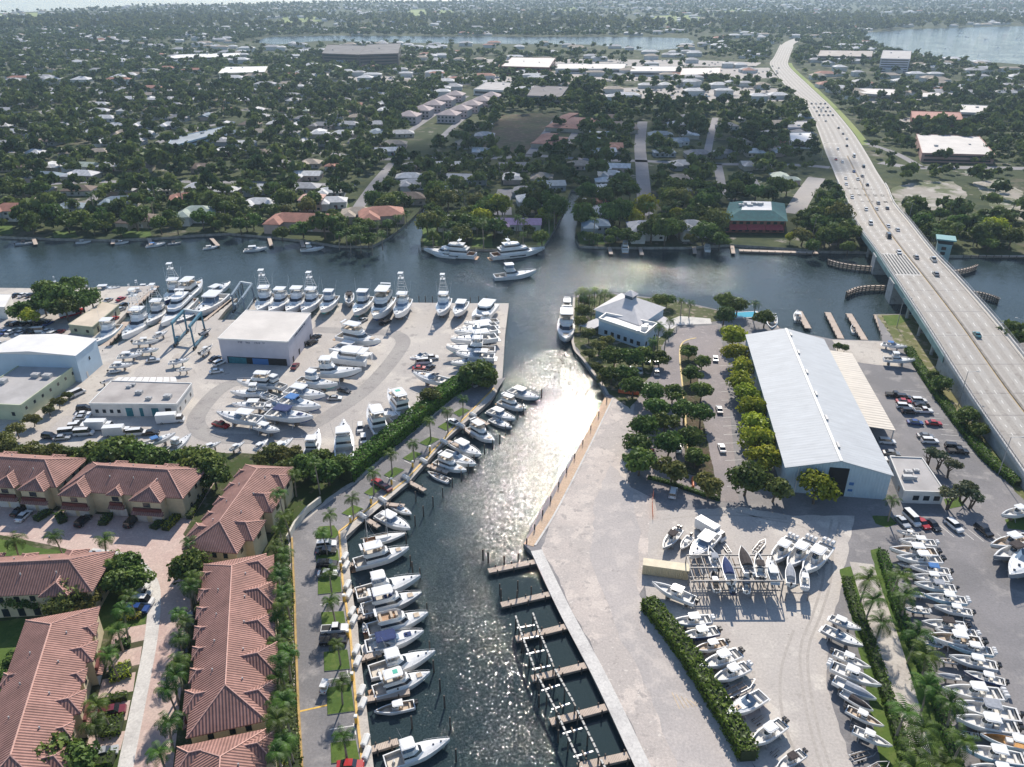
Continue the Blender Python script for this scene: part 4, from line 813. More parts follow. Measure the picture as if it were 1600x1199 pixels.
# ================================================================ DOCKS
def dock(a,c,wid,lab,z=-.15,name='finger_pier',group='finger piers',piles=True,seed=1,box=None):
    A=G(*a,z);C=G(*c,z);d=C-A;L=d.length;o=thing(name,lab,'pier',tuple(Vector((A.x,A.y,WZ))),math.atan2(d.y,d.x),group)
    t=z-WZ;b=MB();b.box(0,L,-wid/2,wid/2,t-.18,t);b.build('decking',PLANK,o)
    b=MB()
    for s in (-1,1): b.box(.02,L-.02,s*wid/2-.08,s*wid/2+.08,t-.5,t-.06)
    b.build('beam',WOOD,o)
    if piles:
        n=max(2,int(L/3.5))
        for k in range(n):
            x=L*(k+.5)/n
            for s in (-1,1):
                b=MB();b.tube((x,s*(wid/2+.12),-4),(x,s*(wid/2+.12),t+.5),.15,n=6);b.build('pile',PILE,o)
    return o
LD=[((548,924),(570,917)),((557,966),(581,959)),((562,1030),(595,1019)),((569,1093),(640,1080)),((577,1172),(622,1158)),((544,884),(556,879)),((567,808),(592,823)),((600,787),(632,790)),((636,751),(664,766)),((668,727),(700,738)),((700,689),(725,700)),((725,668),(742,682)),((742,652),(763,663))]
lbl=['below the red dinghy yacht','beside the white flybridge trawler']
for i,(a,c) in enumerate(sorted(LD,key=lambda t:-t[0][1])):
    dock(a,c,1.3,f'{nth(i)} narrow timber finger pier from the bottom edge along the left dock walkway',group='finger piers on the left walkway')
def dock_box():
    o=thing('dock_box','','dock box');b=MB();rings=[]
    for x,s in ((-.9,.9),(-.75,1),(.75,1),(.9,.9)): rings.append([(x,-.4*s,0),(x,.4*s,0),(x,.42*s,.55),(x,0,.8*s),(x,-.42*s,.55)])
    b.loft(rings,closed=True,cap0=True,cap1=True);b.build('lid',WTRIM,o);b=MB();b.box(-.88,.88,-.42,.42,0,.12);b.build('plinth',ACM,o);return o
pb=proto('dbox',dock_box);k=0
for x,y in [(579,1180),(577,1160),(573,1102),(571,1082),(565,1036),(563,1018),(559,971),(556,958),(551,931),(549,916),(547,886),(545,872),(572,808),(604,783),(640,748),(668,722),(700,692),(727,667),(745,650)]:
    A=G(x-6,y,.1);pb(A,1.4 if y>840 else -.75,f'{nth(k)} white dock box from the bottom edge on the left walkway','white dock boxes',1.35);k+=1
def pedestal():
    o=thing('power_pedestal','','power pedestal');b=MB();b.box(-.16,.16,-.16,.16,0,1.1);b.build('post',YEL,o);b=MB();b.box(-.2,.2,-.2,.2,1.1,1.35);b.build('cap',WTRIM,o);return o
pp=proto('ped',pedestal);k=0
for x,y in [(557,1130),(551,1063),(544,996),(538,940),(533,888),(548,817),(580,787),(612,757),(645,730),(672,706)]:
    pp(G(x,y,.1),0,f'{nth(k)} yellow power pedestal from the bottom edge along the left walkway','yellow power pedestals',1.5);k+=1
RD=[((839,877),(763,892)),((863,927),(783,945)),((891,977),(806,998)),((921,1038),(831,1060)),((953,1103),(860,1128)),((993,1178),(903,1198))]
for i,(a,c) in enumerate(RD): dock(a,c,1.5,f'{nth(i)} broad timber pier from the orange boardwalk, on the right side of the basin',group='timber piers on the right seawall')
UD=[((1215,515),(1192,487)),((1263,513),(1248,486)),((1314,529),(1293,488)),((1351,531),(1326,490))]
for i,(a,c) in enumerate(UD): dock(a,c,2.4,f'{nth(i)} pale finger dock from the left behind the warehouse',group='finger docks behind the warehouse')
dock((1386,529),(1371,492),3.0,'pale concrete jetty with a row of fender posts at the foot of the bridge',name='jetty',group='jetties')
dock((198,489),(244,447),2.6,'long timber jetty at the top left of the boatyard',name='jetty',group='jetties')
dock((150,553),(198,503),3.0,'broad brown timber dock between the two left boat slips',name='jetty',group='jetties')
dock((318,502),(364,467),1.8,'narrow concrete runway pier left of the hoist slip',z=0,name='jetty',group='jetties')
dock((250,505),(284,478),1.6,'timber finger between the moored yachts left of the hoist',name='jetty',group='jetties')
for i,(a,c) in enumerate([((52,372),(56,382)),((178,372),(176,381)),((232,370),(236,382)),((330,372),(341,384)),((420,370),(424,384)),((470,374),(474,386)),((952,386),(955,397)),((1000,386),(1003,398)),((1084,384),(1086,396)),((1144,384),(1146,396))]):
    dock(a,c,1.8,f'{nth(i)} small private dock from the left on the far bank',group='private docks on the far bank',piles=False)
dock((1155,391),(1278,395),3,'long boardwalk dock in front of the teal roofed restaurant',name='jetty',group='jetties')
dock((1498,398),(1640,401),2.5,'long straight dock along the far bank right of the bridge',name='jetty',group='jetties')
# mooring piles
def pile():
    b=MB();b.tube((0,0,-5),(0,0,3.2),.19,.17,n=7);o=b.build('mooring_pile',PILE);return tag(o,'','pile')
pm=proto('pile',pile)
PL=[(757,710),(770,702),(781,694),(732,740),(721,752),(707,762),(692,778),(677,792),(662,807),(650,784),(649,822),(635,850),(642,885),(645,895),(672,1020),(678,1050),(688,1080),(695,1106),(704,1140),(713,1190),(644,1138),(657,905),(668,960),(790,680),(797,672),(808,656),(818,648),(846,622),(741,726),(816,640),(684,735)]
PL.sort(key=lambda t:-t[1])
for i,(x,y) in enumerate(PL): pm(G(x,y,WZ),0,f'{nth(i)} dark mooring pile from the bottom edge off the left dock row','mooring piles off the left docks',1)
P2=[(763,880),(788,886),(810,882),(783,938),(808,940),(830,934),(806,985),(755,876),(815,1020),(842,1085),(842,1105),(870,1140),(872,1160),(781,930),(809,925)]
for i,(x,y) in enumerate(sorted(P2,key=lambda t:t[1])): pm(G(x,y,WZ),0,f'{nth(i)} dark mooring pile from the orange boardwalk among the right piers','mooring piles at the right piers',1)
P3=[(640,474),(655,474),(676,474),(700,474),(735,476),(748,474),(760,474),(530,478),(545,474),(565,476),(598,474),(612,474),(398,478),(404,462),(373,460),(380,455),(433,470),(370,470),(412,470),(665,474),(655,396),(658,402),(742,396),(848,398),(850,394)]
for i,(x,y) in enumerate(sorted(P3)): pm(G(x,y,WZ),0,f'{nth(i)} dark mooring pile from the left along the river edge of the boatyard','mooring piles along the river',1)
P4=[(912,655),(920,640),(930,622),(946,610),(902,665),(893,690)]
# boardwalk posts
def bollard():
    b=MB();b.tube((0,0,-1),(0,0,1.6),.16,n=6);b.tube((0,0,1.6),(0,0,1.68),.22,.05,n=6);return tag(b.build('bollard',PILE),'','bollard')
pbl=proto('bollard',bollard)
for i in range(11):
    t=i/10;x=949+(824-949)*t;y=628+(850-628)*t;pbl(G(x-1,y,.05),0,f'{nth(i)} dark post from the river end along the orange boardwalk','posts along the orange boardwalk')
# boat lifts
def boat_lift(a,c,lab,wid=3.7):
    A=G(*a,2.2);C=G(*c,2.2);d=C-A;L=d.length;o=thing('boat_lift',lab,'boat lift',(A.x,A.y,WZ),math.atan2(d.y,d.x),'white topped boat lifts');zt=3.5
    for s in (-1,1):
        b=MB();b.box(0,L,s*wid/2-.14,s*wid/2+.14,zt-.35,zt);bm=b.build('top_beam',M('dark_lift_steel',(.10,.095,.09),.5,.2,1),o)
        b=MB();n=int(L/1.2)
        for k in range(n): b.box(k*1.2+.1,k*1.2+.95,s*wid/2-.17,s*wid/2+.17,zt,zt+.14)
        b.build('white_capping',M('worn_white_capping',(.50,.49,.46),.7,.3,2),bm)
        for x in (.3,L*.5,L-.3):
            b=MB();b.tube((x,s*wid/2,-4),(x,s*wid/2,zt-.3),.17,n=6);b.build('post',PILE,o)
    for x in (L*.25,L*.75):
        b=MB();b.box(x-.15,x+.15,-wid/2,wid/2,1.4,1.7);b.build('cradle_beam',STEEL,o)
        b=MB();b.box(x-.6,x+.6,-.12,.12,1.7,1.95);b.build('bunk',WOOD,o)
for i,(a,c) in enumerate([((819,960),(831,995)),((832,997),(851,1045)),((853,1050),(885,1108)),((887,1114),(921,1186)),((923,1192),(952,1248))]):
    boat_lift(a,c,f'{nth(i)} empty boat lift with white capped beams from the upper pier, beside the right piers')
# boat hoists
def hoist(BL,z,lab,h,mat):
    FL,FR,BR,BLc=[G(*p,z) for p in BL];ctr=(FL+FR+BR+BLc)/4;o=thing('boat_hoist',lab,'boat hoist',(ctr.x,ctr.y,z),0,'blue boat hoists');pts=[p-Vector(o.location) for p in (FL,FR,BR,BLc)]
    for p in pts:
        b=MB();b.tube((p.x,p.y,.9),(p.x*.93,p.y*.97,h),.38,.33,n=6);b.build('leg',mat,o)
        b=MB()
        for k in (-.9,.9): b.tube((p.x-.3,p.y+k,.6),(p.x+.3,p.y+k,.6),.6,n=10)
        b.build('wheel',BLACK,o)
    for i,j in ((0,3),(1,2)):
        b=MB();a=pts[i];c=pts[j];b.bar((a.x*.93,a.y*1.05,h+.5),(c.x*.93,c.y*1.05,h+.5),.8,.9);b.build('side_girder',mat,o)
        b=MB();b.bar((a.x,a.y,1.4),(c.x,c.y,1.4),.4,.5);b.build('lower_beam',mat,o)
        b=MB()
        for t in (.33,.66):
            x=a.lerp(c,t);b.tube((x.x*.93,x.y,h),(x.x*.4,x.y,2.6),.05,n=4);b.tube((x.x*.4,x.y,2.6),(0,x.y,2.2),.05,n=4)
        b.build('sling',M('blue_sling',(.05,.12,.25),.8),o)
    b=MB();a=pts[3];c=pts[2];b.bar((a.x*.93,a.y,h+.7),(c.x*.93,c.y,h+.7),.8,.9);b.build('cross_girder',M('pale_girder',(.5,.55,.58),.5,.1,1),o)
    b=MB();a=pts[0];b.box(a.x-.7,a.x+.6,a.y+1.5,a.y+3.6,.9,2.6);b.build('engine_box',mat,o)
HB=M('hoist_blue',(.045,.16,.23),.45,.2,.8)
hoist([(275,541),(305,546),(322,524),(293,520)],0,'big blue steel boat hoist on wheels standing on the square concrete pad',9.0,HB)
hoist([(366,488),(384,492),(398,470),(379,467)],0,'grey blue boat hoist on wheels standing over the slip by the tall white shed',7.0,M('hoist_grey_blue',(.16,.22,.28),.5,.2,.8))
# boat rack
A=G(1085,907,5.2);Bp=G(1225,907,5.2);Cc=G(1085,867,5.2)
o=thing('boat_rack','open grey steel boat storage rack in the gravel yard with boats on its top level','boat rack',(A.x,A.y,0),math.atan2((Bp-A).y,(Bp-A).x));RACK=o
RW=(Bp-A).length;RDp=Cc.y-A.y;RS=M('rack_steel',(.23,.22,.22),.5,.25,1)
for j in range(3):
    y=RDp*j/2
    b=MB();b.bar((0,y,5.2),(RW,y,5.2),.22,.3);b.build('top_beam',RS,o)
    b=MB();b.bar((0,y,2.5),(RW,y,2.5),.18,.25);b.build('mid_beam',RS,o)
    for i in range(7):
        b=MB();x=RW*i/6;b.box(x-.11,x+.11,y-.11,y+.11,0,5.0);b.build('post',RS,o)
for i in range(7):
    b=MB();x=RW*i/6;b.bar((x,0,5.05),(x,RDp,5.05),.14,.2);b.bar((x,0,2.4),(x,RDp,2.4),.14,.2);b.build('rail',RS,o)
for i in range(6):
    for k in (.3,.7):
        b=MB();x=RW*(i+k)/6;b.bar((x,-.6,3.75),(x,RDp+.6,3.75),.22,.16);b.build('bunk',WOOD,o)
# side rack on the right end
p=G(1244,925,2.6);o=thing('boat_rack','small low steel boat rack attached right of the big rack','boat rack',(p.x,p.y,0),0)
for y in (0,2.6):
    b=MB();b.bar((-2.2,y,2.4),(3.0,y,2.4),.16,.22);b.build('beam',RS,o)
    for x in (-2.0,2.8):
        b=MB();b.box(x-.1,x+.1,y-.1,y+.1,0,2.2);b.build('post',RS,o)
# container, hut etc.
A=G(1003,898,0);C=G(1076,908,0);d=C-A;o=thing('container','long cream storage container at the head of the clipped hedge','container',(A.x,A.y,0),math.atan2(d.y,d.x))
b=MB();b.box(0,d.length,0,2.5,.15,2.7);b.build('body',rib_mat('cream_corrugated',(.60,.50,.31),.4,0,.08,.6,0,.05),o)
b=MB();b.box(-.02,d.length+.02,-.02,2.52,2.7,2.78);b.build('roof',M('pale_cream_roof',(.66,.58,.42),.7,.1,.5),o)
b=MB();b.box(d.length,d.length+.06,.1,2.4,.3,2.6);b.build('door',M('cream_door',(.52,.43,.27),.6),o)
# seawall face piles along right cap are part of land; orange mesh fence beside the sandy lot
FM=M('orange_mesh_fence',(.62,.14,.05),.8,.3,2)
def fence(pts,h,lab,name,mat,pm_,gap=3.0,cat='fence'):
    P=GP(pts,0);o=thing(name,lab,cat,tuple(P[0]));L=P[0];b=MB();c=MB()
    for i in range(len(P)-1):
        a,d=P[i]-L,P[i+1]-L;n=max(1,int((d-a).length/gap));q=(d-a).normalized();nn=Vector((-q.y,q.x,0))*.03
        b.add([a-nn,d-nn,d+nn,a+nn]+[v+Vector((0,0,h)) for v in (a-nn,d-nn,d+nn,a+nn)],[(0,3,2,1),(4,5,6,7),(0,1,5,4),(1,2,6,5),(2,3,7,6),(3,0,4,7)])
        for k in range(n+1): v=a.lerp(d,k/n);c.tube(v,v+Vector((0,0,h+.15)),.05,n=5)
    b.build('mesh_panel',mat,o);x=c.build('post',pm_,o);x['kind']='stuff'
fence([(1021,770),(1019,790),(1020,812)],1.1,'orange mesh safety fence between the sandy lot and the gravel yard','fence',FM,FM)
fence([(966,614),(998,618)],1.2,'orange mesh barrier at the top of the sandy lot','fence',FM,FM)
CB=M('orange_barrier',(.65,.16,.05),.6,.15,1)
for i,(x,y) in enumerate([(1082,752),(1083,760)]):
    q=G(x,y,0);b=MB();b.loft([[(-.9,-.35,0),(-.9,.35,0),(-.9,.12,.9),(-.9,-.12,.9)],[(.9,-.35,0),(.9,.35,0),(.9,.12,.9),(.9,-.12,.9)]],closed=True,cap0=True,cap1=True)
    z=b.build('barrier',CB);z.location=q;z.rotation_euler.z=1.4;tag(z,'%s orange plastic road barrier between the trees at the car park end'%('upper','lower')[i],'barrier')
# gate walls beside the dock road
TW=M('townhouse_garden_wall',(.62,.58,.50),.9,.12,.5)
b=MB()
for a,c in zip([(500,776),(478,793),(460,815)],[(478,793),(460,815),(448,838)]): b.bar(G(*a,1.9),G(*c,1.9),.5,1.9)
z=b.build('garden_wall',TW);tag(z,'low cream wall at the bend between the palms and the dock road','wall')
b=MB();P=[(456,840),(460,930),(462,1000),(466,1100),(472,1199),(474,1260)]
for i in range(len(P)-1): b.bar(G(*P[i],.5),G(*P[i+1],.5),.4,.5)
z=b.build('kerb_wall',YEL if 0 else M('ochre_kerb',(.42,.28,.10),.8,.25,.6));tag(z,'long ochre kerb wall along the left of the dock road','wall')
# ================================================================ VEGETATION
LFD=leaf_mat('dark_leaves',(.055,.105,.022),(.165,.225,.05),.30)
LFO=leaf_mat('olive_leaves',(.08,.10,.026),(.21,.215,.06),.30)
LFY=leaf_mat('yellow_green_leaves',(.20,.25,.02),(.43,.45,.05),.38)
LFG=leaf_mat('grey_green_leaves',(.09,.115,.06),(.18,.20,.11),.3)
LFH=leaf_mat('hedge_leaves',(.065,.13,.02),(.16,.25,.04),.35,.12,.9)
LFP=leaf_mat('palm_fronds',(.035,.085,.012),(.11,.175,.03),.28)
LFX=leaf_mat('far_leaves',(.030,.060,.018),(.185,.22,.058),.25,.0,.05)
BARK=M('bark',(.12,.09,.065),.95,.3,2);PBARK=M('palm_bark',(.26,.22,.18),.95,.25,2.5)
def leaf_quads(P,Nn,size,rng,asp=1.5):
    "quads centred on P facing about Nn"
    n=len(P);t=rng.normal(size=(n,3));t-= (t*Nn).sum(1)[:,None]*Nn;t/=np.linalg.norm(t,axis=1)[:,None]+1e-9;bt=np.cross(Nn,t)
    s=size*rng.uniform(.6,1.35,n)[:,None];a=t*s*asp/2;b=bt*s/2
    bend=Nn*s*.25
    V=np.stack([P-a-bend,P+b*1.0,P+a-bend,P-b*1.0],1).reshape(-1,3);Q=np.arange(n*4).reshape(-1,4);return V,Q
def crown_np(seed,n,R_,hz,size,blobs=22,fill=.82,flat=.75):
    rng=np.random.default_rng(seed);C=rng.normal(size=(blobs,3));C/=np.linalg.norm(C,axis=1)[:,None];C*=rng.uniform(.35,.78,blobs)[:,None]
    C[:,2]=np.abs(C[:,2])*.9-.18;C[0]=(0,0,.3)
    br=rng.uniform(.26,.46,blobs)
    idx=rng.integers(0,blobs,n);d=rng.normal(size=(n,3));d/=np.linalg.norm(d,axis=1)[:,None]
    P=C[idx]+d*br[idx][:,None]*rng.uniform(.7,1.06,n)[:,None]
    Nn=d+rng.normal(size=(n,3))*.55;Nn[:,2]+=.35;Nn/=np.linalg.norm(Nn,axis=1)[:,None]
    P=P*np.array([R_,R_,R_*flat])
    P[:,2]+=hz;return leaf_quads(P,Nn,size,rng)
def make_tree(seed,mat,R_=4.5,h=4.6,n=1500,size=.62,flat=.8,blobs=24,name='broadleaf_tree',stems=1):
    def mk():
        o=thing(name,'','tree');rr=random.Random(seed);b=MB()
        for s in range(stems):
            ox,oy=(0,0) if stems==1 else (rr.uniform(-.5,.5),rr.uniform(-.5,.5))
            p=Vector((ox,oy,-.2));top=Vector((rr.uniform(-.4,.4)+ox*3,rr.uniform(-.4,.4)+oy*3,h*.62));b.tube(p,top,.3,.2,n=7)
            for k in range(5):
                a=k*1.26+rr.random();q=top+Vector((math.cos(a)*R_*.5,math.sin(a)*R_*.5,h*.35*rr.uniform(.6,1.3)));b.tube(top-Vector((0,0,.3*k*.3)),q,.14,.05,n=5)
        b.build('trunk',BARK,o)
        V,Q=crown_np(seed,n,R_,h,size,blobs,flat=flat);obj('crown',npmesh('crown',V,Q,mat),o);return o
    return proto(f'tree{seed}',mk)
def make_palm(seed,h=7.0,nf=17,fl=2.9,droop=1.0,rise=.55):
    def mk():
        o=thing('palm_tree','','palm');rr=random.Random(seed);b=MB();pts=[Vector((0,0,-.2))];lx,ly=rr.uniform(-.09,.09),rr.uniform(-.09,.09)
        for k in range(1,6): t=k/5;pts.append(Vector((lx*h*t*t,ly*h*t*t,h*t)))
        rings=[]
        for k,p in enumerate(pts):
            r=.24-.1*k/5;rings.append([(p.x+math.cos(a)*r,p.y+math.sin(a)*r,p.z) for a in [i*math.pi/3 for i in range(6)]])
        b.loft(rings,closed=True,cap1=True);b.build('trunk',PBARK,o);top=pts[-1]
        V=[];
        c=MB()
        for i in range(nf):
            a=i*2.399+rr.uniform(-.2,.2);el=rise+rr.uniform(-.75,.55) if i>4 else rise+.5;L=fl*rr.uniform(.85,1.12);d=Vector((math.cos(a),math.sin(a),0));p=top.copy();sd=Vector((-d.y,d.x,0));e=el;ns=7
            for k in range(ns):
                st=L/ns;q=p+(d*math.cos(e)+Vector((0,0,math.sin(e))))*st;e-=droop*(.22+.07*k)
                wv=.62*math.sin(math.pi*min(1,(k+.9)/ns*.92))+.08
                for s in (-1,1):
                    for j in range(2):
                        u=p.lerp(q,j/2);u2=p.lerp(q,j/2+.36)
                        tip=u.lerp(u2,.8)+sd*s*wv+Vector((0,0,-.28*wv))+d*.18
                        c.add([u,u2,tip+d*.05,tip-d*.02],[(0,1,2,3)])
                p=q
        c.build('crown',LFP,o);return o
    return proto(f'palm{seed}',mk)
DARKT=[make_tree(11,LFD),make_tree(12,LFD,4.5,4.4,1500,.6,.75,20),make_tree(13,LFD,4.5,5.0,1500,.6,.95,26)]
OLIVT=[make_tree(14,LFO,4.5,4.2,1300,.6,.75,20),make_tree(15,LFO,4.5,4.8,1300,.58,.85,24)]
YELT=[make_tree(16,LFY,4.5,4.8,1500,.6,.85,26),make_tree(17,LFY,4.5,4.5,1500,.6,.8,22)]
GREYT=[make_tree(18,LFG,3.4,4.6,520,.5,.55,9,stems=2),make_tree(19,LFG,3.4,4.4,520,.5,.55,9,stems=2)]
PALMS=[make_palm(31,7),make_palm(32,7,18,3.1),make_palm(33,7,15,2.7,.8)]
TALLP=[make_palm(34,9.5,16,2.6),make_palm(35,9.5,18,2.8,.9)]
BIGP=[make_palm(36,7.0,21,3.9,.85),make_palm(37,6.5,19,3.7,.8)]
def put_tree(kinds,x,y,r,label,group,zc=None,base=4.5):
    pl=kinds[rnd.randrange(len(kinds))];sc=r/base*1.08;p=G(x,y,(zc or 4.9*sc));pl((p.x,p.y,0),rnd.uniform(0,6.28),label,group,sc)
def row(kinds,lst,desc,group,base=4.5):
    for i,t in enumerate(lst): put_tree(kinds,t[0],t[1],t[2],desc.format(nth(i)),group,None,base)
def palms(kinds,lst,desc,group,h=7.0,sc=1.0):
    for i,(x,y) in enumerate(lst):
        s=sc*rnd.uniform(.88,1.12);p=G(x,y,h*s);kinds[rnd.randrange(len(kinds))]((p.x,p.y,0),rnd.uniform(0,6.28),desc.format(nth(i)),group,s)
row(YELT,[(1147,520,5.2),(1152,549,5),(1157,573,4.6),(1161,596,4.8),(1166,616,4.6),(1178,637,4.8),(1181,662,5),(1184,687,5.2),(1196,710,4.8)],'{} yellow-green tree from the river in the row along the left wall of the warehouse','yellow-green trees along the warehouse')
row(YELT,[(1277,758,5)],'round yellow-green tree standing in front of the warehouse door',None)
row(DARKT,[(1168,744,5.2)],'dark tree at the near left corner of the warehouse beside the gravel yard',None)
row(OLIVT,[(1212,757,4.6)],'brownish olive tree against the near left corner of the warehouse',None)
row(DARKT,[(1077,546,3.2),(1098,563,3.0),(1081,581,3.6),(1097,607,3.8),(1070,640,4.0),(1096,647,4.0),(1078,682,4.0),(1088,712,3.4)],'{} dark tree from the river in the strip through the car park','dark trees in the car park strip')
row(OLIVT,[(1050,730,4.6),(1108,754,4.2)],'{} olive tree from the left at the near end of the car park','olive trees at the car park end')
row(DARKT,[(960,556,4.4),(978,580,4.0),(956,582,3.8),(990,600,4.2),(1018,612,4.0),(1027,634,4.2),(1009,665,4.3),(998,690,4.3),(1000,716,4.8),(1006,552,4),(1031,556,3.6),(1052,610,3.8),(1040,655,4),(985,560,4.4),(1046,690,4.2)],'{} dark tree in the clump between the restaurant and the sandy lot','dark trees left of the car park')
row(DARKT,[(1138,468,5.2),(1153,474,4.6),(1132,491,4.2),(1196,494,4.2),(1042,466,3.6),(1030,470,3.4)],'{} dark tree beside the small swimming pool and restaurant on the river edge','dark trees on the river edge')
row(OLIVT,[(921,521,3),(936,541,3),(910,484,3.2),(907,502,3),(921,553,2.6),(933,573,2.6),(942,590,2.4),(948,530,3),(914,470,3)],'{} olive shrub tree in the garden on the left side of the restaurant','olive shrub trees in the restaurant garden')
palms(PALMS,[(905,455),(914,452),(922,457),(930,453),(938,458),(946,455),(954,460),(910,464),(1066,468),(1079,472),(1181,473),(1030,508),(1041,517),(1023,530),(1046,500),(1012,470),(925,470)],'{} palm from the left around the white hip roofed restaurant','palms around the restaurant',7.5)
row(DARKT,[(1592,516,7),(1640,505,7)],'{} dark tree right of the bridge at the right edge','dark trees right of the bridge')
row(DARKT,[(1475,600,3.4),(1515,650,3.6),(1530,668,3.2),(1460,585,2.4)],'{} bushy tree on the bank below the bridge','bushy trees on the bridge bank')
row(GREYT,[(1456,706,3.0),(1471,710,3.0),(1488,724,3.0),(1508,758,3.4),(1487,770,3.2),(1522,770,3.0)],'{} bare limbed grey-green tree beside the small white office','grey-green trees by the office',3.4)
palms(PALMS,[(1397,779)],'palm on the small grass island by the parked cars in front of the warehouse',None,7.5)
palms(BIGP,[(1353,907),(1361,938),(1378,968),(1402,898),(1420,928),(1431,995),(1452,1024),(1452,1076),(1413,1112),(1446,1140),(1432,1160),(1492,1102),(1502,1156),(1470,1190),(1425,1205)],'{} big palm from the far end between the two clipped hedges and the boat row','big palms between the clipped hedges',7)
row(DARKT,[(1310,540,1.8),(1320,543,1.6)],'{} small bush by the far right corner of the warehouse','bushes by the warehouse')
# left of the basin
row(DARKT,[(748,576,5.6),(738,585,4.2),(762,590,3.6)],'{} dark tree of the clump where the dock road ends','dark trees at the end of the dock road')
row(OLIVT,[(672,618,3.6),(655,640,2.6)],'{} olive bush on the tall hedge beside the boatyard','olive bushes on the tall hedge')
row(DARKT,[(512,734,4.2),(475,724,4.2),(455,728,3.8),(500,712,3.4),(530,726,3.4)],'{} dark tree in the clump where the dock road bends','dark trees at the dock road bend')
row(OLIVT,[(424,706,3.2),(440,708,3.2),(408,716,3),(460,706,2.8)],'{} olive bush between the boatyard and the slanting townhouse','olive bushes by the boatyard')
row(DARKT,[(175,703,6.2),(142,708,5),(212,709,5),(240,713,4.6),(275,716,4),(298,712,4.8),(318,722,5.6),(333,738,4.6),(197,696,4)],'{} tall dark tree from the left behind the townhouses','dark trees behind the townhouses')
row(OLIVT,[(12,696,3.4),(50,701,3.4),(77,703,3.4),(26,705,3)],'{} round olive bush from the left behind the left edge townhouse','olive bushes behind the left townhouse')
row(DARKT,[(87,462,8),(110,442,6),(73,450,6),(126,466,6),(141,464,5.2),(100,476,6),(66,470,5.5),(34,480,5.2)],'{} dark tree in the big clump at the top left of the boatyard','dark trees at the top left')
row(YELT,[(48,492,4.2)],'light green bush at the foot of the big clump, top left',None)
row(OLIVT,[(90,626,2.4),(75,638,2.2),(50,653,2.6),(25,670,2.8),(8,684,2.8),(105,616,1.8)],'{} bush along the foot of the pale green workshop','bushes along the workshop')
row(DARKT,[(170,882,4.4),(195,880,4),(211,901,3.6),(150,905,3.6),(185,905,4)],'{} dark tree on the round lawn between the townhouses','dark trees on the round lawn')
row(OLIVT,[(113,922,4.4),(96,944,3.8),(136,935,3.4)],'{} olive tree between the two left townhouses','olive trees between townhouses')
row(DARKT,[(296,882,4.4)],'round dark tree at the top corner of the longest townhouse',None)
row(DARKT,[(75,1186,5),(112,1190,4.4),(30,1195,5),(22,1032,2.6),(8,1062,3),(25,928,3.4),(50,935,3)],'{} dark tree beside the lower left townhouse','dark trees by the lower left townhouse')
palms(PALMS,[(20,846),(88,838),(160,848),(292,852),(293,922),(284,960),(279,998),(275,1036),(266,1082),(259,1132),(250,1176),(298,905),(268,1060),(288,978)],'{} palm from the top along the pink paver road','palms along the paver road',6.5)
palms(PALMS,[(192,968),(176,1033),(161,1107),(146,1146),(205,940),(184,990)],'{} palm from the top on the planted beds by the lower left townhouse','palms by the lower left townhouse',5.5)
pr=[(458,742),(495,735),(440,784),(447,802),(436,822),(430,850),(443,868),(442,888),(436,915),(448,935),(441,955),(439,982),(436,1005),(447,1022),(440,1046),(446,1080),(436,1096),(446,1113),(440,1138),(452,1156),(450,1174),(438,1190),(430,1060),(428,960)]
palms(TALLP+PALMS,pr,'{} palm from the top in the palm belt between townhouses and dock road','palms of the dock road belt',7.4)
ip=[(723,630),(699,652),(672,665),(646,699),(611,717),(582,748),(550,786),(515,812),(508,842),(515,902),(520,945),(529,1015),(532,1076),(538,1158)]
palms(PALMS,ip,'{} palm from the far end on the grass islands of the dock road','palms on the dock road islands',5.4,.9)
def hedge(pts,wid,h,lab,mat=None,size=.42,dens=26,seed=1,name='hedge'):
    P=smooth_line(GP(pts,0),4);o=Vector(P[0]);rng=np.random.default_rng(seed);VV=[]
    pp=[];nn=[]
    for i in range(len(P)-1):
        a,c=P[i]-o,P[i+1]-o;L=(c-a).length;d=(c-a)/max(L,1e-6);s=Vector((-d.y,d.x,0));n=int(L*dens*(wid+2*h)/3)
        t=rng.uniform(0,1,n);u=rng.uniform(-1,1,n)*(wid/2+h)
        for k in range(n):
            lump=1+.16*math.sin(.9*(i*2+t[k])+seed)+.1*rng.normal();x=u[k]
            if abs(x)<wid/2: off,z,nv=x,h*(.94+.1*rng.normal()*.6)*(.9+.1*lump),Vector((0,0,1))
            else: off=math.copysign(wid/2*(.95+.1*lump*.6),x);z=(h-(abs(x)-wid/2));nv=s*math.copysign(1,x)
            q=a+d*(t[k]*L)+s*(off+.1*rng.normal());pp.append((q.x,q.y,max(.05,z)));nn.append(tuple(nv+Vector(rng.normal(size=3)*.5)))
    pp=np.array(pp);nn=np.array(nn);nn/=np.linalg.norm(nn,axis=1)[:,None];V,Q=leaf_quads(pp,nn,size,rng,1.4)
    ob=obj(name,npmesh(name,V,Q,mat or LFH));ob.location=o
    # dense heart so that no daylight shows through the middle
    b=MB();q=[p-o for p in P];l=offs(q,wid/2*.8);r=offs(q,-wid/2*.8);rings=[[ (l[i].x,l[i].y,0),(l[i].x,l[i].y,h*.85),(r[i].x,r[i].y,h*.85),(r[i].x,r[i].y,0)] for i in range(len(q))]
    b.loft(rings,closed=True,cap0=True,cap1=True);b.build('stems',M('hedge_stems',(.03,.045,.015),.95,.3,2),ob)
    return tag(ob,lab,'hedge')
hedge([(1010,948),(1030,972),(1066,1020),(1100,1072),(1134,1128),(1160,1172),(1168,1190)],3.4,3.0,'tall thick clipped green hedge between the tarmac lane and the row of boats',seed=3)
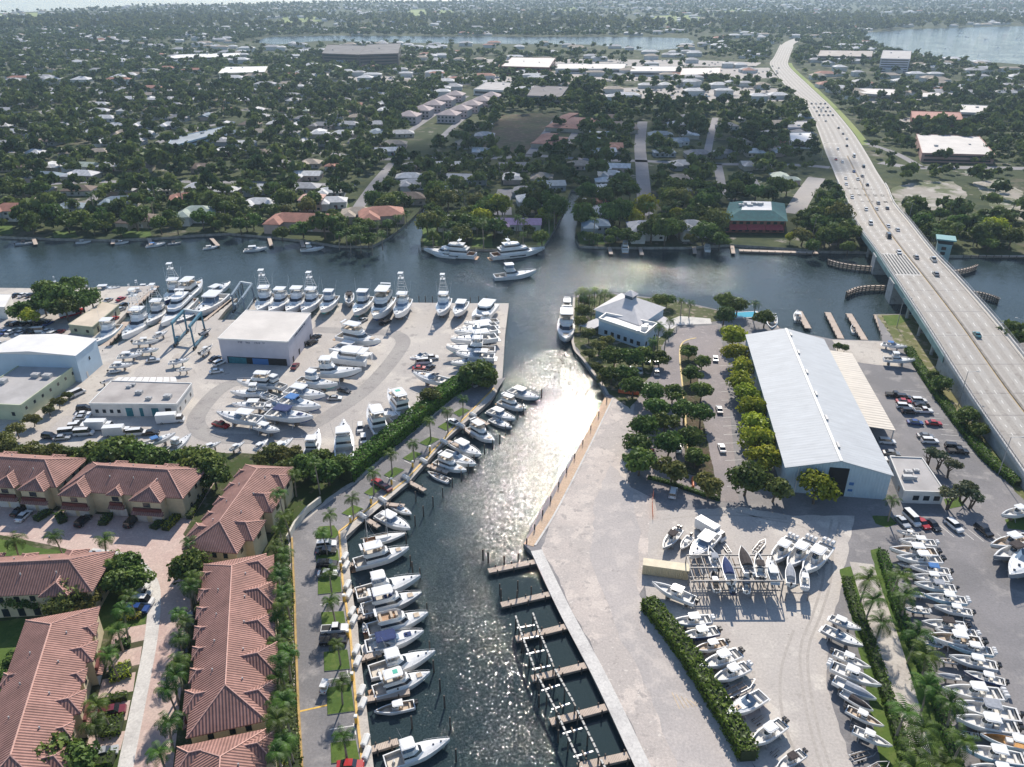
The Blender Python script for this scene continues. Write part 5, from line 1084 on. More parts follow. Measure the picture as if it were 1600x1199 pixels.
hedge([(1322,908),(1332,945),(1350,988),(1372,1050),(1394,1120),(1416,1200),(1425,1240)],2.0,1.7,'narrow clipped hedge left of the pale footpath',seed=4,size=.34)
hedge([(1376,866),(1390,912),(1400,950),(1430,1018),(1458,1085),(1474,1135),(1492,1200),(1502,1240)],2.0,1.8,'narrow clipped hedge right of the pale footpath beside the long boat row',seed=5,size=.34)
hedge([(770,602),(735,600),(690,626),(645,664),(605,697),(565,728),(540,752)],4.8,4.0,'long tall hedge between the boatyard and the dock road',seed=6,size=.5)
hedge([(1418,548),(1438,580),(1470,628),(1500,668),(1540,718),(1590,760)],2.6,1.9,'long hedge between the right car lot and the bridge bank',seed=7,size=.4)
hedge([(1012,748),(1050,758),(1100,775),(1125,782)],1.2,1.0,'low hedge at the near end of the car park',seed=8,size=.3)
for i,(pts,wd,h) in enumerate([([(182,1012),(205,1006)],2,1.3),([(172,1058),(206,1048)],4,1.3),([(172,1096),(200,1090)],1.6,1.3),([(160,1142),(192,1136)],4.2,1.4),([(150,1192),(180,1188)],3,1.3),([(190,968),(222,962)],2.2,1.2),([(56,815),(80,800)],2.2,1.2),([(160,822),(172,806)],2.2,1.2),([(240,828),(256,815)],2.2,1.2),([(258,830),(285,800),(312,755)],2.0,1.4),([(100,818),(92,805)],2,1.2)]):
    hedge(pts,wd,h,f'{nth(i)} clipped hedge block from the lower left townhouse drives upward',LFY if i%4==1 else LFH,.3,seed=20+i)['group']='hedge blocks by the townhouse drives'
# undergrowth under the palm belt
hedge([(450,800),(440,850),(448,930),(446,1000),(450,1100),(458,1199),(462,1240)],3.0,.9,'low planting under the palm belt beside the dock road',LFD,.34,seed=41,name='shrub_bed')
hedge([(-40,706),(60,706),(150,712),(250,716),(330,722)],2.2,1.8,'dark hedge behind the upper townhouses along the boatyard',LFD,.4,seed=42)
hedge([(296,812),(316,775),(338,742)],1.6,1.5,'clipped hedge along the drive beside the slanting townhouse',LFH,.32,seed=43)
# ================================================================ BOATS
GEL=M('white_gelcoat',(.78,.78,.77),.22,.05,.6,spec=.5,coat=.3);GEL2=M('cream_gelcoat',(.72,.68,.58),.28,.05,.6);DECKW=M('white_deck',(.70,.69,.67),.6,.08,1.2)
NAVY=M('navy_hull',(.015,.03,.11),.2,.1,.5,coat=.3);SKYB=M('sky_blue_hull',(.30,.47,.60),.25,.08,.5);GREYH=M('grey_hull',(.28,.30,.33),.3,.1,.5)
TEALB=M('teal_bottom_paint',(.05,.30,.30),.8,.2,.8);BLACKB=M('black_bottom_paint',(.03,.032,.04),.8,.2,.8);REDB=M('red_bottom_paint',(.24,.05,.04),.8,.2,.8);BLUEB=M('blue_bottom_paint',(.03,.08,.22),.8,.2,.8)
PTEAK=M('pale_cockpit_sole',(.58,.53,.46),.7,.12,2.0);TEAK=M('teak_deck',(.42,.25,.14),.7,.2,2.0);TAN=M('tan_upholstery',(.52,.42,.32),.8,.15,2);BLUEC=M('navy_canvas',(.015,.035,.13),.85,.2,2);SKYC=M('blue_canvas',(.05,.17,.42),.85,.15,2);GREENP=M('green_deck_panel',(.02,.38,.28),.6,.1,2)
BGLASS=M('boat_window',(.02,.03,.045),.08,spec=.9);SGLASS=M('blue_grey_windscreen',(.16,.22,.30),.12,spec=.8);ENG=M('black_outboard',(.02,.02,.024),.25,coat=.3);ENGW=M('white_outboard',(.72,.72,.72),.25);ALU=M('boat_aluminium',(.62,.63,.65),.35,.08,2,metal=.5);SEAT=M('white_cushion',(.72,.70,.66),.8,.08,2)  # windscreen glass is one even blue-grey
DKCOV=M('dark_boat_cover',(.055,.045,.045),.95,.25,2);GRCOV=M('grey_boat_cover',(.32,.34,.38),.95,.15,2)
def hullf(L,Bm,D,full=.42,pw=2.1,rise=.42):
    def w(s): return Bm/2*((.90+.10*min(1,s/.25)) if s<full else max(0.03,1-((s-full)/(1-full))**pw))
    def zs(s): return D*(1+rise*max(0,s-.15)**1.8)
    return w,zs
def build_hull(o,L,Bm,D,hm,bm,pw=2.1,rise=.42,inset=.22,stripe=None,full=.42):
    w,zs=hullf(L,Bm,D,full,pw,rise);N=12;S_=[i/N for i in range(N+1)];rows=[]
    for s in S_:
        x=L*s;ww=w(s);zz=zs(s);t=max(0,(s-.6)/.4);zk=zz*.80*t**2.6;zc=D*.38+(zz-D*.38)*.62*t**2;wc=ww*(.90-.30*t)
        rows.append((x,ww,zz,zk,zc,wc))
    b=MB();vs=[]
    for x,ww,zz,zk,zc,wc in rows:
        zm=zc+(zz-zc)*.5;wm=wc+(ww-wc)*.62
        vs+=[(x,-ww,zz),(x,-wm,zm),(x,-wc,zc),(x-.0,0,zk),(x,wc,zc),(x,wm,zm),(x,ww,zz)]
    for i in range(N):
        for j in range(6): b.add([vs[i*7+j],vs[i*7+j+1],vs[i*7+7+j+1],vs[i*7+7+j]],[(3,2,1,0)],1 if j in (2,3) else 0)
    b.add(vs[:7],[(0,1,2,3,4,5,6)],0);b.add(vs[-7:],[(6,5,4,3,2,1,0)],0)
    # gunwale
    for i in range(N):
        a,c=rows[i],rows[i+1]
        for sg in (-1,1):
            q=[(a[0],sg*a[1],a[2]),(c[0],sg*c[1],c[2]),(c[0],sg*max(0,c[1]-inset),c[2]+.02),(a[0],sg*max(0,a[1]-inset),a[2]+.02)];b.add(q,[(0,1,2,3) if sg<0 else (3,2,1,0)],2)
    a=rows[0];b.add([(0,-a[1],a[2]),(.3,-a[1],a[2]+.01),(.3,a[1],a[2]+.01),(0,a[1],a[2])],[(0,1,2,3)],2)
    h=b.build('hull',[hm,bm,GEL],o,True)
    me=h.data
    me.polygons.foreach_set('use_smooth',[m!=2 for m in b.m]);h['length']=L;del h['length']
    return w,zs
def floor_(o,L,w,zs,s0,s1,z,inset,mat,name='cockpit_floor',n=8):
    b=MB()
    for i in range(n):
        a=s0+(s1-s0)*i/n;c=s0+(s1-s0)*(i+1)/n;wa=max(.02,w(a)-inset);wc=max(.02,w(c)-inset);xa,xc=a*L,c*L
        b.add([(xa,-wa,z),(xc,-wc,z),(xc,wc,z),(xa,wa,z)],[(0,1,2,3)])
        for sg in (-1,1):
            q=[(xa,sg*wa,z),(xc,sg*wc,z),(xc,sg*wc,zs(c)+.02),(xa,sg*wa,zs(a)+.02)];b.add(q,[(0,1,2,3) if sg>0 else (3,2,1,0)])
    for s,f in ((s0,1),(s1,-1)):
        ww=max(.02,w(s)-inset);b.add([(s*L,-ww,z),(s*L,ww,z),(s*L,ww,zs(s)+.02),(s*L,-ww,zs(s)+.02)],[(0,1,2,3) if f>0 else (3,2,1,0)])
    return b.build(name,mat,o)
def foredeck(o,L,w,zs,s0,s1,mat,crown=.16,inset=.2,name='foredeck',n=8,dz=0):
    b=MB();vs=[]
    for i in range(n+1):
        s=s0+(s1-s0)*i/n;ww=max(.02,w(s)-inset);z=zs(s)+.02+dz;vs+=[(s*L,-ww,z),(s*L,-ww*.5,z+crown*.75*min(1,ww)),(s*L,0,z+crown*min(1,ww)),(s*L,ww*.5,z+crown*.75*min(1,ww)),(s*L,ww,z)]
    for i in range(n):
        for j in range(4): b.add([vs[i*5+j],vs[i*5+5+j],vs[i*5+6+j],vs[i*5+1+j]],[(0,1,2,3)])
    ww=max(.02,w(s0)-inset);b.add(vs[:5],[(0,1,2,3,4)])
    return b.build(name,mat,o,True)
def plan(xa,xb,w,nose,tip=.5): return [(xa,-w),(xb-nose,-w),(xb,-w*tip),(xb,w*tip),(xb-nose,w),(xa,w)]
def house(o,xa,xb,w,z0,z1,z2,z3,rake=1.0,back=.2,nose=.8,mat=None,roofover=.15,roofm=None,name='cabin',win=BGLASS):
    "deck house: white base, dark window band, white top and roof slab"
    def P(z):
        t=(z-z0)/(z3-z0);return [(x,y,z) for x,y in plan(xa+back*t,xb-rake*t,w*(1-.10*t),nose)]
    b=MB();b.loft([P(z0),P(z1)],closed=True);b.loft([P(z2),P(z3)],closed=True);c=b.build(name,mat or GEL,o)
    b=MB();b.loft([P(z1),P(z2)],closed=True);b.build('window_band',win,c)
    b=MB();q=[(x,y) for x,y,_ in P(z3)];q=[(x+(roofover if x>(xa+xb)/2 else -roofover*2),y*(1+roofover/w)) for x,y in q];b.prism(q,z3,z3+.12);b.build('roof',roofm or GEL,c);return c
def top_on_poles(o,x0,x1,w,zb,zt,mat,name='hardtop',lean=.25,curve=.1):
    b=MB();n=4;vs=[]
    pl=plan(x0,x1,w,.35,.7);b.prism(pl,zt,zt+.10);b.prism(grow(pl,-.25),zt+.10,zt+.16);t=b.build(name,mat,o)
    for sx in (x0+.25,x1-.4):
        for sy in (-1,1):
            p=MB();p.tube((sx+lean*(.5 if sx>x0+.5 else -.2),sy*w*.9,zb),(sx,sy*w*.82,zt),.045,n=4);p.build('pole',ALU,t)
    return t
def outboards(o,n,z,mat,x=-.05,sp=.72):
    for i in range(n):
        y=(i-(n-1)/2)*sp;b=MB();r=[]
        for zz,a,c in ((z-1.0,.10,.12),(z-.25,.14,.16),(z-.1,.26,.36),(z+.3,.27,.42),(z+.45,.2,.3)): r.append([(x-.35-c,y-a,zz),(x-.35+c,y-a,zz),(x-.35+c,y+a,zz),(x-.35-c,y+a,zz)])
        b.loft(r,closed=True,cap0=True,cap1=True);b.box(x-.1,x+.1,y-.1,y+.1,z-.7,z-.2);b.build('outboard_motor',mat,o)
def rails(o,L,w,zs,s0,s1,h=.55,n=7,inset=.1):
    b=MB();pr=[]
    for sg in (-1,1):
        pr=[]
        for i in range(n+1):
            s=s0+(s1-s0)*i/n;p=Vector((s*L,sg*max(.05,w(s)-inset),zs(s)));pr.append(p)
            if i%2==0: b.tube(p,p+Vector((0,0,h)),.025,n=4,cap=False)
        for i in range(n): b.tube(pr[i]+Vector((0,0,h)),pr[i+1]+Vector((0,0,h)),.028,n=4,cap=False)
    return b.build('bow_rail',ALU,o)
# ---- kinds
def cc(hm=GEL,bm=BLACKB,top=GEL,eng=ENG,ne=2,fl=DECKW,cush=SEAT,topon=True,fwd=.93,cabin=False):
    def mk():
        o=thing('centre_console_boat','','boat');L,Bm,D=9.6,2.9,1.45;w,zs=build_hull(o,L,Bm,D,hm,bm,inset=.24)
        floor_(o,L,w,zs,.06,.94,.75,.24,fl)
        b=MB();b.loft([[(x,y,z) for x,y in plan(.40*L,.56*L,.55-.08*k,.3)] for k,z in ((0,.76),(1,1.75))],closed=True,cap1=True);c=b.build('console',GEL,o)
        b=MB();b.loft([[(x,y,z) for x,y in plan(.44*L-.25*k,.555*L-.3*k,.46,.25)] for k,z in ((0,1.76),(1,2.25))],closed=True);b.build('windscreen',BGLASS,c)
        b=MB();b.box(.30*L,.37*L,-.6,.6,.76,1.55);b.box(.29*L,.305*L,-.6,.6,1.56,1.95);b.build('leaning_post',cush,o)
        b=MB();b.loft([[(x,y,z) for x,y in plan(.64*L,.82*L,.62,.9,.3)] for z in (.76,1.2)],closed=True,cap1=True);b.build('bow_seat',cush,o)
        b=MB();b.box(.10*L,.14*L,-1.0,1.0,.76,1.25);b.build('stern_seat',cush,o)
        if topon: top_on_poles(o,.29*L,.55*L,1.02,.9,2.75,top,'t_top')
        outboards(o,ne,D+.25,eng)
        return o
    return mk
def express(hm=GEL,bm=BLUEB,canvas=None,hard=True,pads=None):
    def mk():
        o=thing('express_cruiser','','boat');L,Bm,D=12.0,3.9,1.9;w,zs=build_hull(o,L,Bm,D,hm,bm,inset=.28)
        floor_(o,L,w,zs,.05,.40,1.05,.28,TEAK if pads is TEAK else DECKW);foredeck(o,L,w,zs,.40,1,GEL,.28)
        b=MB();b.loft([[(x,y,z) for x,y in plan(.40*L-.9*k,.62*L-1.7*k,1.5-.18*k,1.3)] for k,z in ((0,2.1),(1,3.0))],closed=True);b.build('windscreen',SGLASS,o)
        b=MB();b.loft([[(x,y,z) for x,y in plan(.46*L,.80*L-.2*k,1.2-.2*k,1.6,.25)] for k,z in ((0,2.05),(1,2.42))],closed=True,cap1=True);b.build('coachroof',GEL,o,False)
        if hard: top_on_poles(o,.18*L,.52*L,1.5,1.9,3.45,canvas or GEL,'hardtop')
        elif canvas: top_on_poles(o,.20*L,.44*L,1.4,1.9,3.3,canvas,'canvas_top')
        b=MB();b.box(.14*L,.19*L,-1.1,1.1,1.06,1.55);b.box(.30*L,.35*L,-1.2,.1,1.06,1.8);b.build('cockpit_seat',SEAT,o)
        if pads:
            b=MB();b.box(.66*L,.78*L,-.55,.55,2.44,2.56);b.build('sun_pad',pads,o)
        b=MB();b.prism([(-.8,-1.5),(0,-1.65),(0,1.65),(-.8,1.5)],.75,.9);b.build('swim_platform',DECKW,o)
        for x in (.70,.86):
            b=MB();b.tube((x*L,0,zs(x)+.2),(x*L,0,zs(x)+.34+(.2 if x<.75 else 0)),.22,n=8);b.build('deck_hatch',BGLASS,o)
        rails(o,L,w,zs,.5,.98);return o
    return mk
def convertible(hm=GEL,bm=BLACKB,tower=0,top=GEL,glass=BGLASS,enclosed=False):
    def mk():
        o=thing('sport_fishing_yacht','','yacht');L,Bm,D=16.5,4.9,2.3;w,zs=build_hull(o,L,Bm,D,hm,bm,pw=1.9,rise=.62,inset=.3)
        floor_(o,L,w,zs,.03,.27,1.3,.3,PTEAK);foredeck(o,L,w,zs,.27,1,GEL,.22)
        house(o,.27*L,.62*L,1.95,zs(.4)-.1,zs(.4)+.75,zs(.4)+1.4,zs(.4)+1.9,2.4,0,1.6,win=glass)
        zf=zs(.4)+2.02
        b=MB();b.loft([[(x,y,z) for x,y in plan(.26*L,.47*L-.2*k,1.7+.05*k,1.0)] for k,z in ((0,zf),(1,zf+.85))],closed=True);b.loft([[(x,y,z) for x,y in plan(.30*L,.455*L,1.5,.9)] for z in (zf+.02,zf+.85)],closed=True);fb=b.build('flybridge',GEL,o)
        b=MB();b.box(.36*L,.42*L,-.8,.8,zf,zf+1.1);b.box(.30*L,.33*L,-.9,.9,zf,zf+.9);b.build('helm_seat',SEAT,fb)
        if enclosed:
            b=MB();b.loft([[(x,y,z) for x,y in plan(.27*L,.47*L-.7*k,1.72-.1*k,1.0)] for k,z in ((0,zf+.86),(1,zf+1.98))],closed=True);b.build('clear_curtain',SGLASS,fb)
        top_on_poles(o,.25*L,.46*L,1.7,zf+.6,zf+2.0,top)
        if tower:
            b=MB();zt=zf+2.1+tower
            for sx,sy in ((.27,-1),(.27,1),(.44,-1),(.44,1)): b.tube((sx*L,sy*1.6,zf+2.1),(.355*L+(sx-.355)*L*.35,sy*.75,zt),.06,n=4)
            for f in (.35,.7):
                z=zf+2.1+tower*f;k=1-.55*f
                for sx in (.27,.44):
                    xx=.355*L+(sx-.355)*L*(1-.65*f);b.tube((xx,-1.6*k,z),(xx,1.6*k,z),.045,n=4)
            t=b.build('tuna_tower',ALU,o)
            b=MB();b.box(.30*L,.41*L,-.85,.85,zt,zt+.1);b.build('platform',GEL,t)
            b=MB();b.box(.31*L,.42*L,-.8,.8,zt+1.75,zt+1.87);b.build('tower_roof',GEL,t)
            b=MB()
            for sx in (.315,.40):
                for sy in (-.7,.7): b.tube((sx*L,sy,zt),(sx*L,sy,zt+1.75),.045,n=4)
            b.box(.36*L,.40*L,-.3,.3,zt+.1,zt+1.0);b.build('tower_frame',ALU,t)
        for sg in (-1,1):
            b=MB();b.tube((.36*L,sg*1.9,zs(.4)+.6),(.24*L,sg*2.7,zs(.4)+7.5),.045,.02,n=4);b.build('outrigger',ALU,o)
        for x in (.74,.86):
            b=MB();b.tube((x*L,0,zs(x)+.18),(x*L,0,zs(x)+.34),.26,n=8);b.build('deck_hatch',BGLASS,o)
        b=MB();b.box(.12*L,.15*L,-.4,.4,1.31,2.0);b.tube((.135*L,0,2.0),(.135*L,0,2.6),.05,n=5);b.build('fighting_chair',SEAT,o)
        rails(o,L,w,zs,.62,.99,.6);return o
    return mk
def trawler(hm=GEL,roofm=GEL,panel=None,canvas=None):
    def mk():
        o=thing('flybridge_yacht','','yacht');L,Bm,D=14.5,4.5,2.2;w,zs=build_hull(o,L,Bm,D,hm,BLUEB,pw=2.2,rise=.5,inset=.3)
        floor_(o,L,w,zs,.04,.22,1.25,.3,PTEAK);foredeck(o,L,w,zs,.22,1,GEL,.18)
        house(o,.20*L,.70*L,1.75,zs(.4)-.1,zs(.4)+.7,zs(.4)+1.5,zs(.4)+1.95,1.5,0,1.4)
        zf=zs(.4)+2.07;b=MB()
        b.loft([[(x,y,z) for x,y in plan(.16*L,.56*L+.1*k,1.68+.05*k,1.2)] for k,z in ((0,zf),(1,zf+.7))],closed=True);b.loft([[(x,y,z) for x,y in plan(.18*L,.54*L,1.5,1.1)] for z in (zf,zf+.7)],closed=True);fb=b.build('flybridge',GEL,o)
        b=MB();b.box(.46*L,.50*L,-1.0,.4,zf,zf+1.0);b.box(.38*L,.42*L,-1.0,.9,zf,zf+.8);b.box(.20*L,.24*L,-1.2,1.2,zf,zf+.6);b.build('helm_seat',TAN if canvas is None else canvas,fb)
        b=MB();b.add([(.18*L,-1.49,zf+.03),(.54*L-1.1,-1.49,zf+.03),(.54*L-1.1,1.49,zf+.03),(.18*L,1.49,zf+.03)],[(0,1,2,3)]);b.build('flybridge_floor',TEAK if roofm is None else PTEAK,fb)
        if roofm: 
            t=top_on_poles(o,.20*L,.52*L,1.6,zf+.6,zf+2.0,roofm)
            if panel: b=MB();b.box(.36*L,.44*L,-.55,.75,zf+2.17,zf+2.2);b.build('roof_panel',panel,t)
        b=MB();b.tube((.18*L,-1.2,zf+.6),(.15*L,-1.2,zf+2.3),.09,n=5);b.tube((.18*L,1.2,zf+.6),(.15*L,1.2,zf+2.3),.09,n=5);b.box(.13*L,.17*L,-1.3,1.3,zf+2.25,zf+2.37);b.build('radar_arch',GEL,o)
        b=MB();b.prism([(-1.0,-1.9),(0,-2.0),(0,2.0),(-1.0,1.9)],.8,.95);b.build('swim_platform',TEAK,o)
        b=MB();b.box(.76*L,.85*L,-.7,.7,zs(.8)+.16,zs(.8)+.34);b.build('sun_pad',TAN,o)
        rails(o,L,w,zs,.55,.99,.6);return o
    return mk
def motoryacht():
    o=thing('motor_yacht','','yacht');L,Bm,D=25.,6.2,3.0;w,zs=build_hull(o,L,Bm,D,GEL,BLACKB,pw=2.0,rise=.5,inset=.35)
    floor_(o,L,w,zs,.03,.16,1.8,.35,TEAK);foredeck(o,L,w,zs,.16,1,GEL,.2)
    z=zs(.45)-.1;house(o,.14*L,.74*L,2.5,z,z+.8,z+1.6,z+2.2,2.6,0,2.2);z+=2.32
    house(o,.22*L,.58*L,2.1,z,z+.7,z+1.4,z+1.9,2.2,0,1.8,name='upper_cabin')
    z+=2.02;b=MB();b.tube((.34*L,-1.4,z),(.30*L,-1.4,z+1.6),.14,n=5);b.tube((.34*L,1.4,z),(.30*L,1.4,z+1.6),.14,n=5);b.box(.27*L,.33*L,-1.6,1.6,z+1.5,z+1.7);b.tube((.30*L,0,z+1.7),(.30*L,0,z+3.2),.08,n=5);b.build('radar_mast',GEL,o)
    b=MB();b.box(.17*L,.22*L,-1.4,1.4,z-2.0,z-1.2);b.build('tender',SEAT,o)
    b=MB();
    for s in (-1,1):
        b.box(.30*L,.60*L,s*w(.45)*.985-.03,s*w(.45)*.985+.03,D*.62,D*.78)
    b.build('hull_windows',BGLASS,o)
    b=MB();b.prism([(-1.4,-2.4),(0,-2.6),(0,2.6),(-1.4,2.4)],.9,1.05);b.build('swim_platform',TEAK,o);rails(o,L,w,zs,.6,.99,.7);return o
def sailboat():
    o=thing('sailing_yacht','','yacht');L,Bm,D=13.,3.7,1.6;w,zs=build_hull(o,L,Bm,D,GEL,REDB,pw=1.7,rise=.3,inset=.2)
    floor_(o,L,w,zs,.05,.28,1.1,.5,TEAK);foredeck(o,L,w,zs,.28,1,DECKW,.15);foredeck(o,L,lambda s:w(s)+.0,zs,.05,.28,DECKW,.0,Bm*.5,name='side_deck') if 0 else None
    b=MB();b.loft([[(x,y,z) for x,y in plan(.28*L,.66*L-.4*k,1.0-.12*k,1.3,.3)] for k,z in ((0,1.7),(1,2.2))],closed=True,cap1=True);b.build('coachroof',GEL,o)
    for x,h in ((.56,14.5),(.10,9.5)):
        b=MB();b.tube((x*L,0,1.5),(x*L,0,h),.10,.07,n=6);b.tube((x*L,-.9,h*.6),(x*L,.9,h*.6),.04,n=4);m=b.build('mast',ALU,o)
        b=MB();b.tube((x*L,0,2.9),((x-.30 if x>.3 else x-.16)*L,0,2.9),.16,.10,n=6);b.build('boom',TAN,m)
        b=MB()
        for q in ((L*.98 if x>.3 else .3*L,0,zs(.98)),(x*L-.3,w(.5)*.9,1.7),(x*L-.3,-w(.5)*.9,1.7),(.01*L,0,1.7)): b.tube((x*L,0,h-.1),q,.018,n=3)
        b.build('rigging',ALU,m)
    rails(o,L,w,zs,.1,.99,.6,9);return o
def catamaran():
    o=thing('power_catamaran','','boat');L,Bm,D=12.5,6.2,1.9
    b=MB()
    for sg in (-1,1):
        r=[]
        for i in range(9):
            s=i/8;hw=.85*(1-max(0,(s-.6)/.4)**2)+.03;zz=D*(1+.2*s);r.append([(s*L,sg*2.2-hw,zz),(s*L,sg*2.2-hw*.7,.5+.9*max(0,s-.7)),(s*L,sg*2.2,.0+2.6*max(0,s-.7)),(s*L,sg*2.2+hw*.7,.5+.9*max(0,s-.7)),(s*L,sg*2.2+hw,zz)])
        b.loft([q[::-1] for q in r],closed=True,cap0=True,cap1=True)
    b.build('hull',GEL,o);b=MB();b.prism(plan(.03*L,.86*L,2.9,1.2,.8),1.5,2.05);b.build('bridge_deck',DECKW,o)
    house(o,.22*L,.70*L,2.3,2.05,2.7,3.4,3.8,1.2,0,1.2);top_on_poles(o,.04*L,.24*L,2.2,2.0,3.6,GEL);return o
def skiff(hm=GEL,cov=None):
    def mk():
        o=thing('skiff','','boat');L,Bm,D=5.6,2.0,.85;w,zs=build_hull(o,L,Bm,D,hm,BLACKB,inset=.14,rise=.3)
        floor_(o,L,w,zs,.06,.9,.42,.14,DECKW);b=MB();b.box(.42*L,.52*L,-.4,.4,.43,1.2);b.build('console',GEL,o);b=MB();b.box(.25*L,.32*L,-.7,.7,.43,.8);b.build('seat',SEAT if not cov else cov,o)
        outboards(o,1,D+.2,ENG);return o
    return mk
def covered(cov=DKCOV):
    def mk():
        o=thing('covered_boat','','boat');L,Bm,D=8.5,2.7,1.4;w,zs=build_hull(o,L,Bm,D,GEL,BLACKB,inset=.2)
        floor_(o,L,w,zs,.05,.3,.8,.2,DECKW);foredeck(o,L,w,zs,.28,.97,cov,.75,.12,'boat_cover');outboards(o,1,D+.25,ENG);return o
    return mk
def deck_boat():
    o=thing('centre_console_boat','','boat');L,Bm,D=9.6,2.9,1.45;w,zs=build_hull(o,L,Bm,D,GEL,BLUEB,inset=.2)
    floor_(o,L,w,zs,.06,.94,.9,.2,M('orange_teak_deck',(.55,.30,.10),.7,.2,2));b=MB();b.box(.36*L,.50*L,-.6,.6,.91,1.9);b.build('console',GEL,o);top_on_poles(o,.08*L,.40*L,1.1,1.2,2.8,GEL,'t_top');outboards(o,2,D+.3,ENGW);return o
KIND={
 'cc':(cc(),9.6,1.5),'ccg':(cc(eng=ENGW,bm=TEALB,ne=2),9.6,1.5),'ccb':(cc(hm=SKYB,top=GEL,eng=ENGW,ne=3),9.6,1.5),'ccn':(cc(hm=NAVY,top=GEL,eng=ENG,ne=2),9.6,1.5),'cct':(cc(cush=TAN,fl=TAN,ne=2),9.6,1.5),'cc3':(cc(eng=ENGW,ne=3),9.6,1.5),'ccs':(cc(top=GRCOV,eng=ENG,ne=1),9.6,1.5),'cco':(cc(topon=False,ne=1,fl=TAN),9.6,1.5),'ccd':(cc(hm=GREYH,top=DKCOV,eng=ENG),9.6,1.5),'ccc':(cc(top=SKYC,ne=2),9.6,1.5),
 'ex':(express(),12,1.9),'exb':(express(canvas=BLUEC,pads=BLUEC),12,1.9),'exs':(express(hard=False,canvas=SKYC),12,1.9),'exo':(express(hard=False,bm=TEALB),12,1.9),'exg':(express(hm=GREYH,hard=False),12,1.9),'exn':(express(hm=GEL,bm=REDB,hard=False,pads=TAN),12,1.9),
 'cv':(convertible(),16.5,2.3),'cvt':(convertible(bm=TEALB,tower=3.6),16.5,2.3),'cvT':(convertible(bm=BLACKB,tower=5.0,glass=SGLASS),16.5,2.3),'cvn':(convertible(hm=NAVY,tower=3.4),16.5,2.3),'cve':(convertible(bm=TEALB,enclosed=True),16.5,2.3),'cvs':(convertible(hm=SKYB,bm=BLUEB,glass=SGLASS),16.5,2.3),
 'tr':(trawler(),14.5,2.2),'trg':(trawler(panel=GREENP),14.5,2.2),'tro':(trawler(roofm=None),14.5,2.2),'trb':(trawler(hm=GREYH,canvas=BLUEC),14.5,2.2),
 'my':(motoryacht,25,3.0),'sl':(sailboat,13,1.6),'cat':(catamaran,12.5,2.0),'sk':(skiff(),5.6,.85),'skr':(skiff(M('red_dinghy',(.40,.03,.03),.5),TAN),5.6,.85),'cvr':(covered(),8.5,1.4),'cvg':(covered(GRCOV),8.5,1.4),'cvb':(covered(BLUEC),8.5,1.4),'db':(deck_boat,9.6,1.45)}
def stand_mk(): 
    o=thing('boat_stand','','boat stand');b=MB()
    for x in (.18,.62): b.box(x-.03,x+.03,-.05,.05,0,1)
    b.build('keel_block',WOOD,o)
    for x in (.2,.6):
        for s in (-1,1): b=MB();b.tube((x,s*.16,0),(x,s*.10,1.25),.012,n=4);b.build('prop',STEEL,o)
    return o
stp=proto('stand',stand_mk)
def boat(kind,bow,stern,label,group=None,z=None,stand=True,name=None):
    mk,L0,D=KIND[kind];land_=z is not None
    zk=z if land_ else WZ-.3
    sc=1.0
    for _ in range(4):
        if not land_: zk=WZ-.32*D*sc
        zd=zk+D*sc;a=G(*bow,zd+.3*D*sc);c=G(*stern,zd);d=Vector((a.x-c.x,a.y-c.y,0));sc=d.length/L0
    rz=math.atan2(d.y,d.x);o=proto('boat_'+kind,mk)((c.x,c.y,zk),rz,label,group,sc)
    if land_ and stand:
        L=L0*sc;s=stp((c.x,c.y,zk-z),rz,'timber blocks and metal props holding up a boat ashore','stands under the boats ashore',(L,L*.9,max(.3,z+.02)))
    return o
g='boats moored along the left dock walkway'
for k,a,c,lb in [
 ('ex',(843,621),(796,608),'white cruiser at the far end of the left dock row, nearest the river'),
 ('tr',(822,639),(780,626),'white flybridge boat second from the river end of the left dock row'),
 ('ex',(805,654),(764,640),'white cruiser third from the river end of the left dock row'),
 ('exg',(800,668),(767,654),'dark sided cruiser fourth from the river end of the left dock row'),
 ('tr',(773,689),(733,667),'white flybridge boat with dark windows beside the eighth dock finger'),
 ('ex',(752,710),(707,690),'white cruiser with a short mast in the middle of the left dock row'),
 ('exn',(744,725),(692,706),'low white cruiser between two taller boats of the left dock row'),
 ('tr',(729,735),(681,719),'white flybridge boat next to the small boat with a blue cover'),
 ('cco',(668,736),(702,751),'small cream boat with its bow to the walkway and a blue cover astern'),
 ('exn',(643,803),(614,789),'small white open boat beside the fourth dock finger, inside the bend'),
 ('ex',(641,825),(591,802),'white cruiser with a round hardtop just above the sailing yacht'),
 ('sl',(635,832),(568,847),'two masted white sailing yacht at the bend of the left dock'),
 ('tr',(639,855),(553,880),'big white flybridge yacht just below the two masted sailing yacht'),
 ('cve',(657,900),(556,927),'white sport fishing yacht with a cluttered hardtop, above the one with a dinghy astern'),
 ('trb',(659,926),(565,952),'white yacht with dark sides and a small white dinghy at its stern'),
 ('tro',(669,957),(574,984),'white yacht with open teak flybridge and a red dinghy astern'),
 ('exb',(662,985),(571,1010),'white cruiser with navy blue canvas and blue foredeck pad'),
 ('cv',(680,1018),(577,1050),'white sport fishing yacht with a long smooth foredeck, below the navy canvas cruiser'),
 ('trg',(672,1050),(583,1081),'white yacht with a green panel on its hardtop'),
 ('cct',(584,1111),(648,1099),'white fishing boat moored with its bow to the walkway and engines outward'),
 ('cve',(703,1155),(601,1192),'largest white yacht at the bottom of the left dock row')]: boat(k,a,c,lb,g)
boat('sk',(566,942),(563,958),'small white dinghy hung across the stern of the dark sided yacht','dinghies',z=-.6,stand=False)
boat('skr',(568,972),(571,988),'red dinghy hung across the stern of the teak flybridge yacht','dinghies',z=-.6,stand=False)
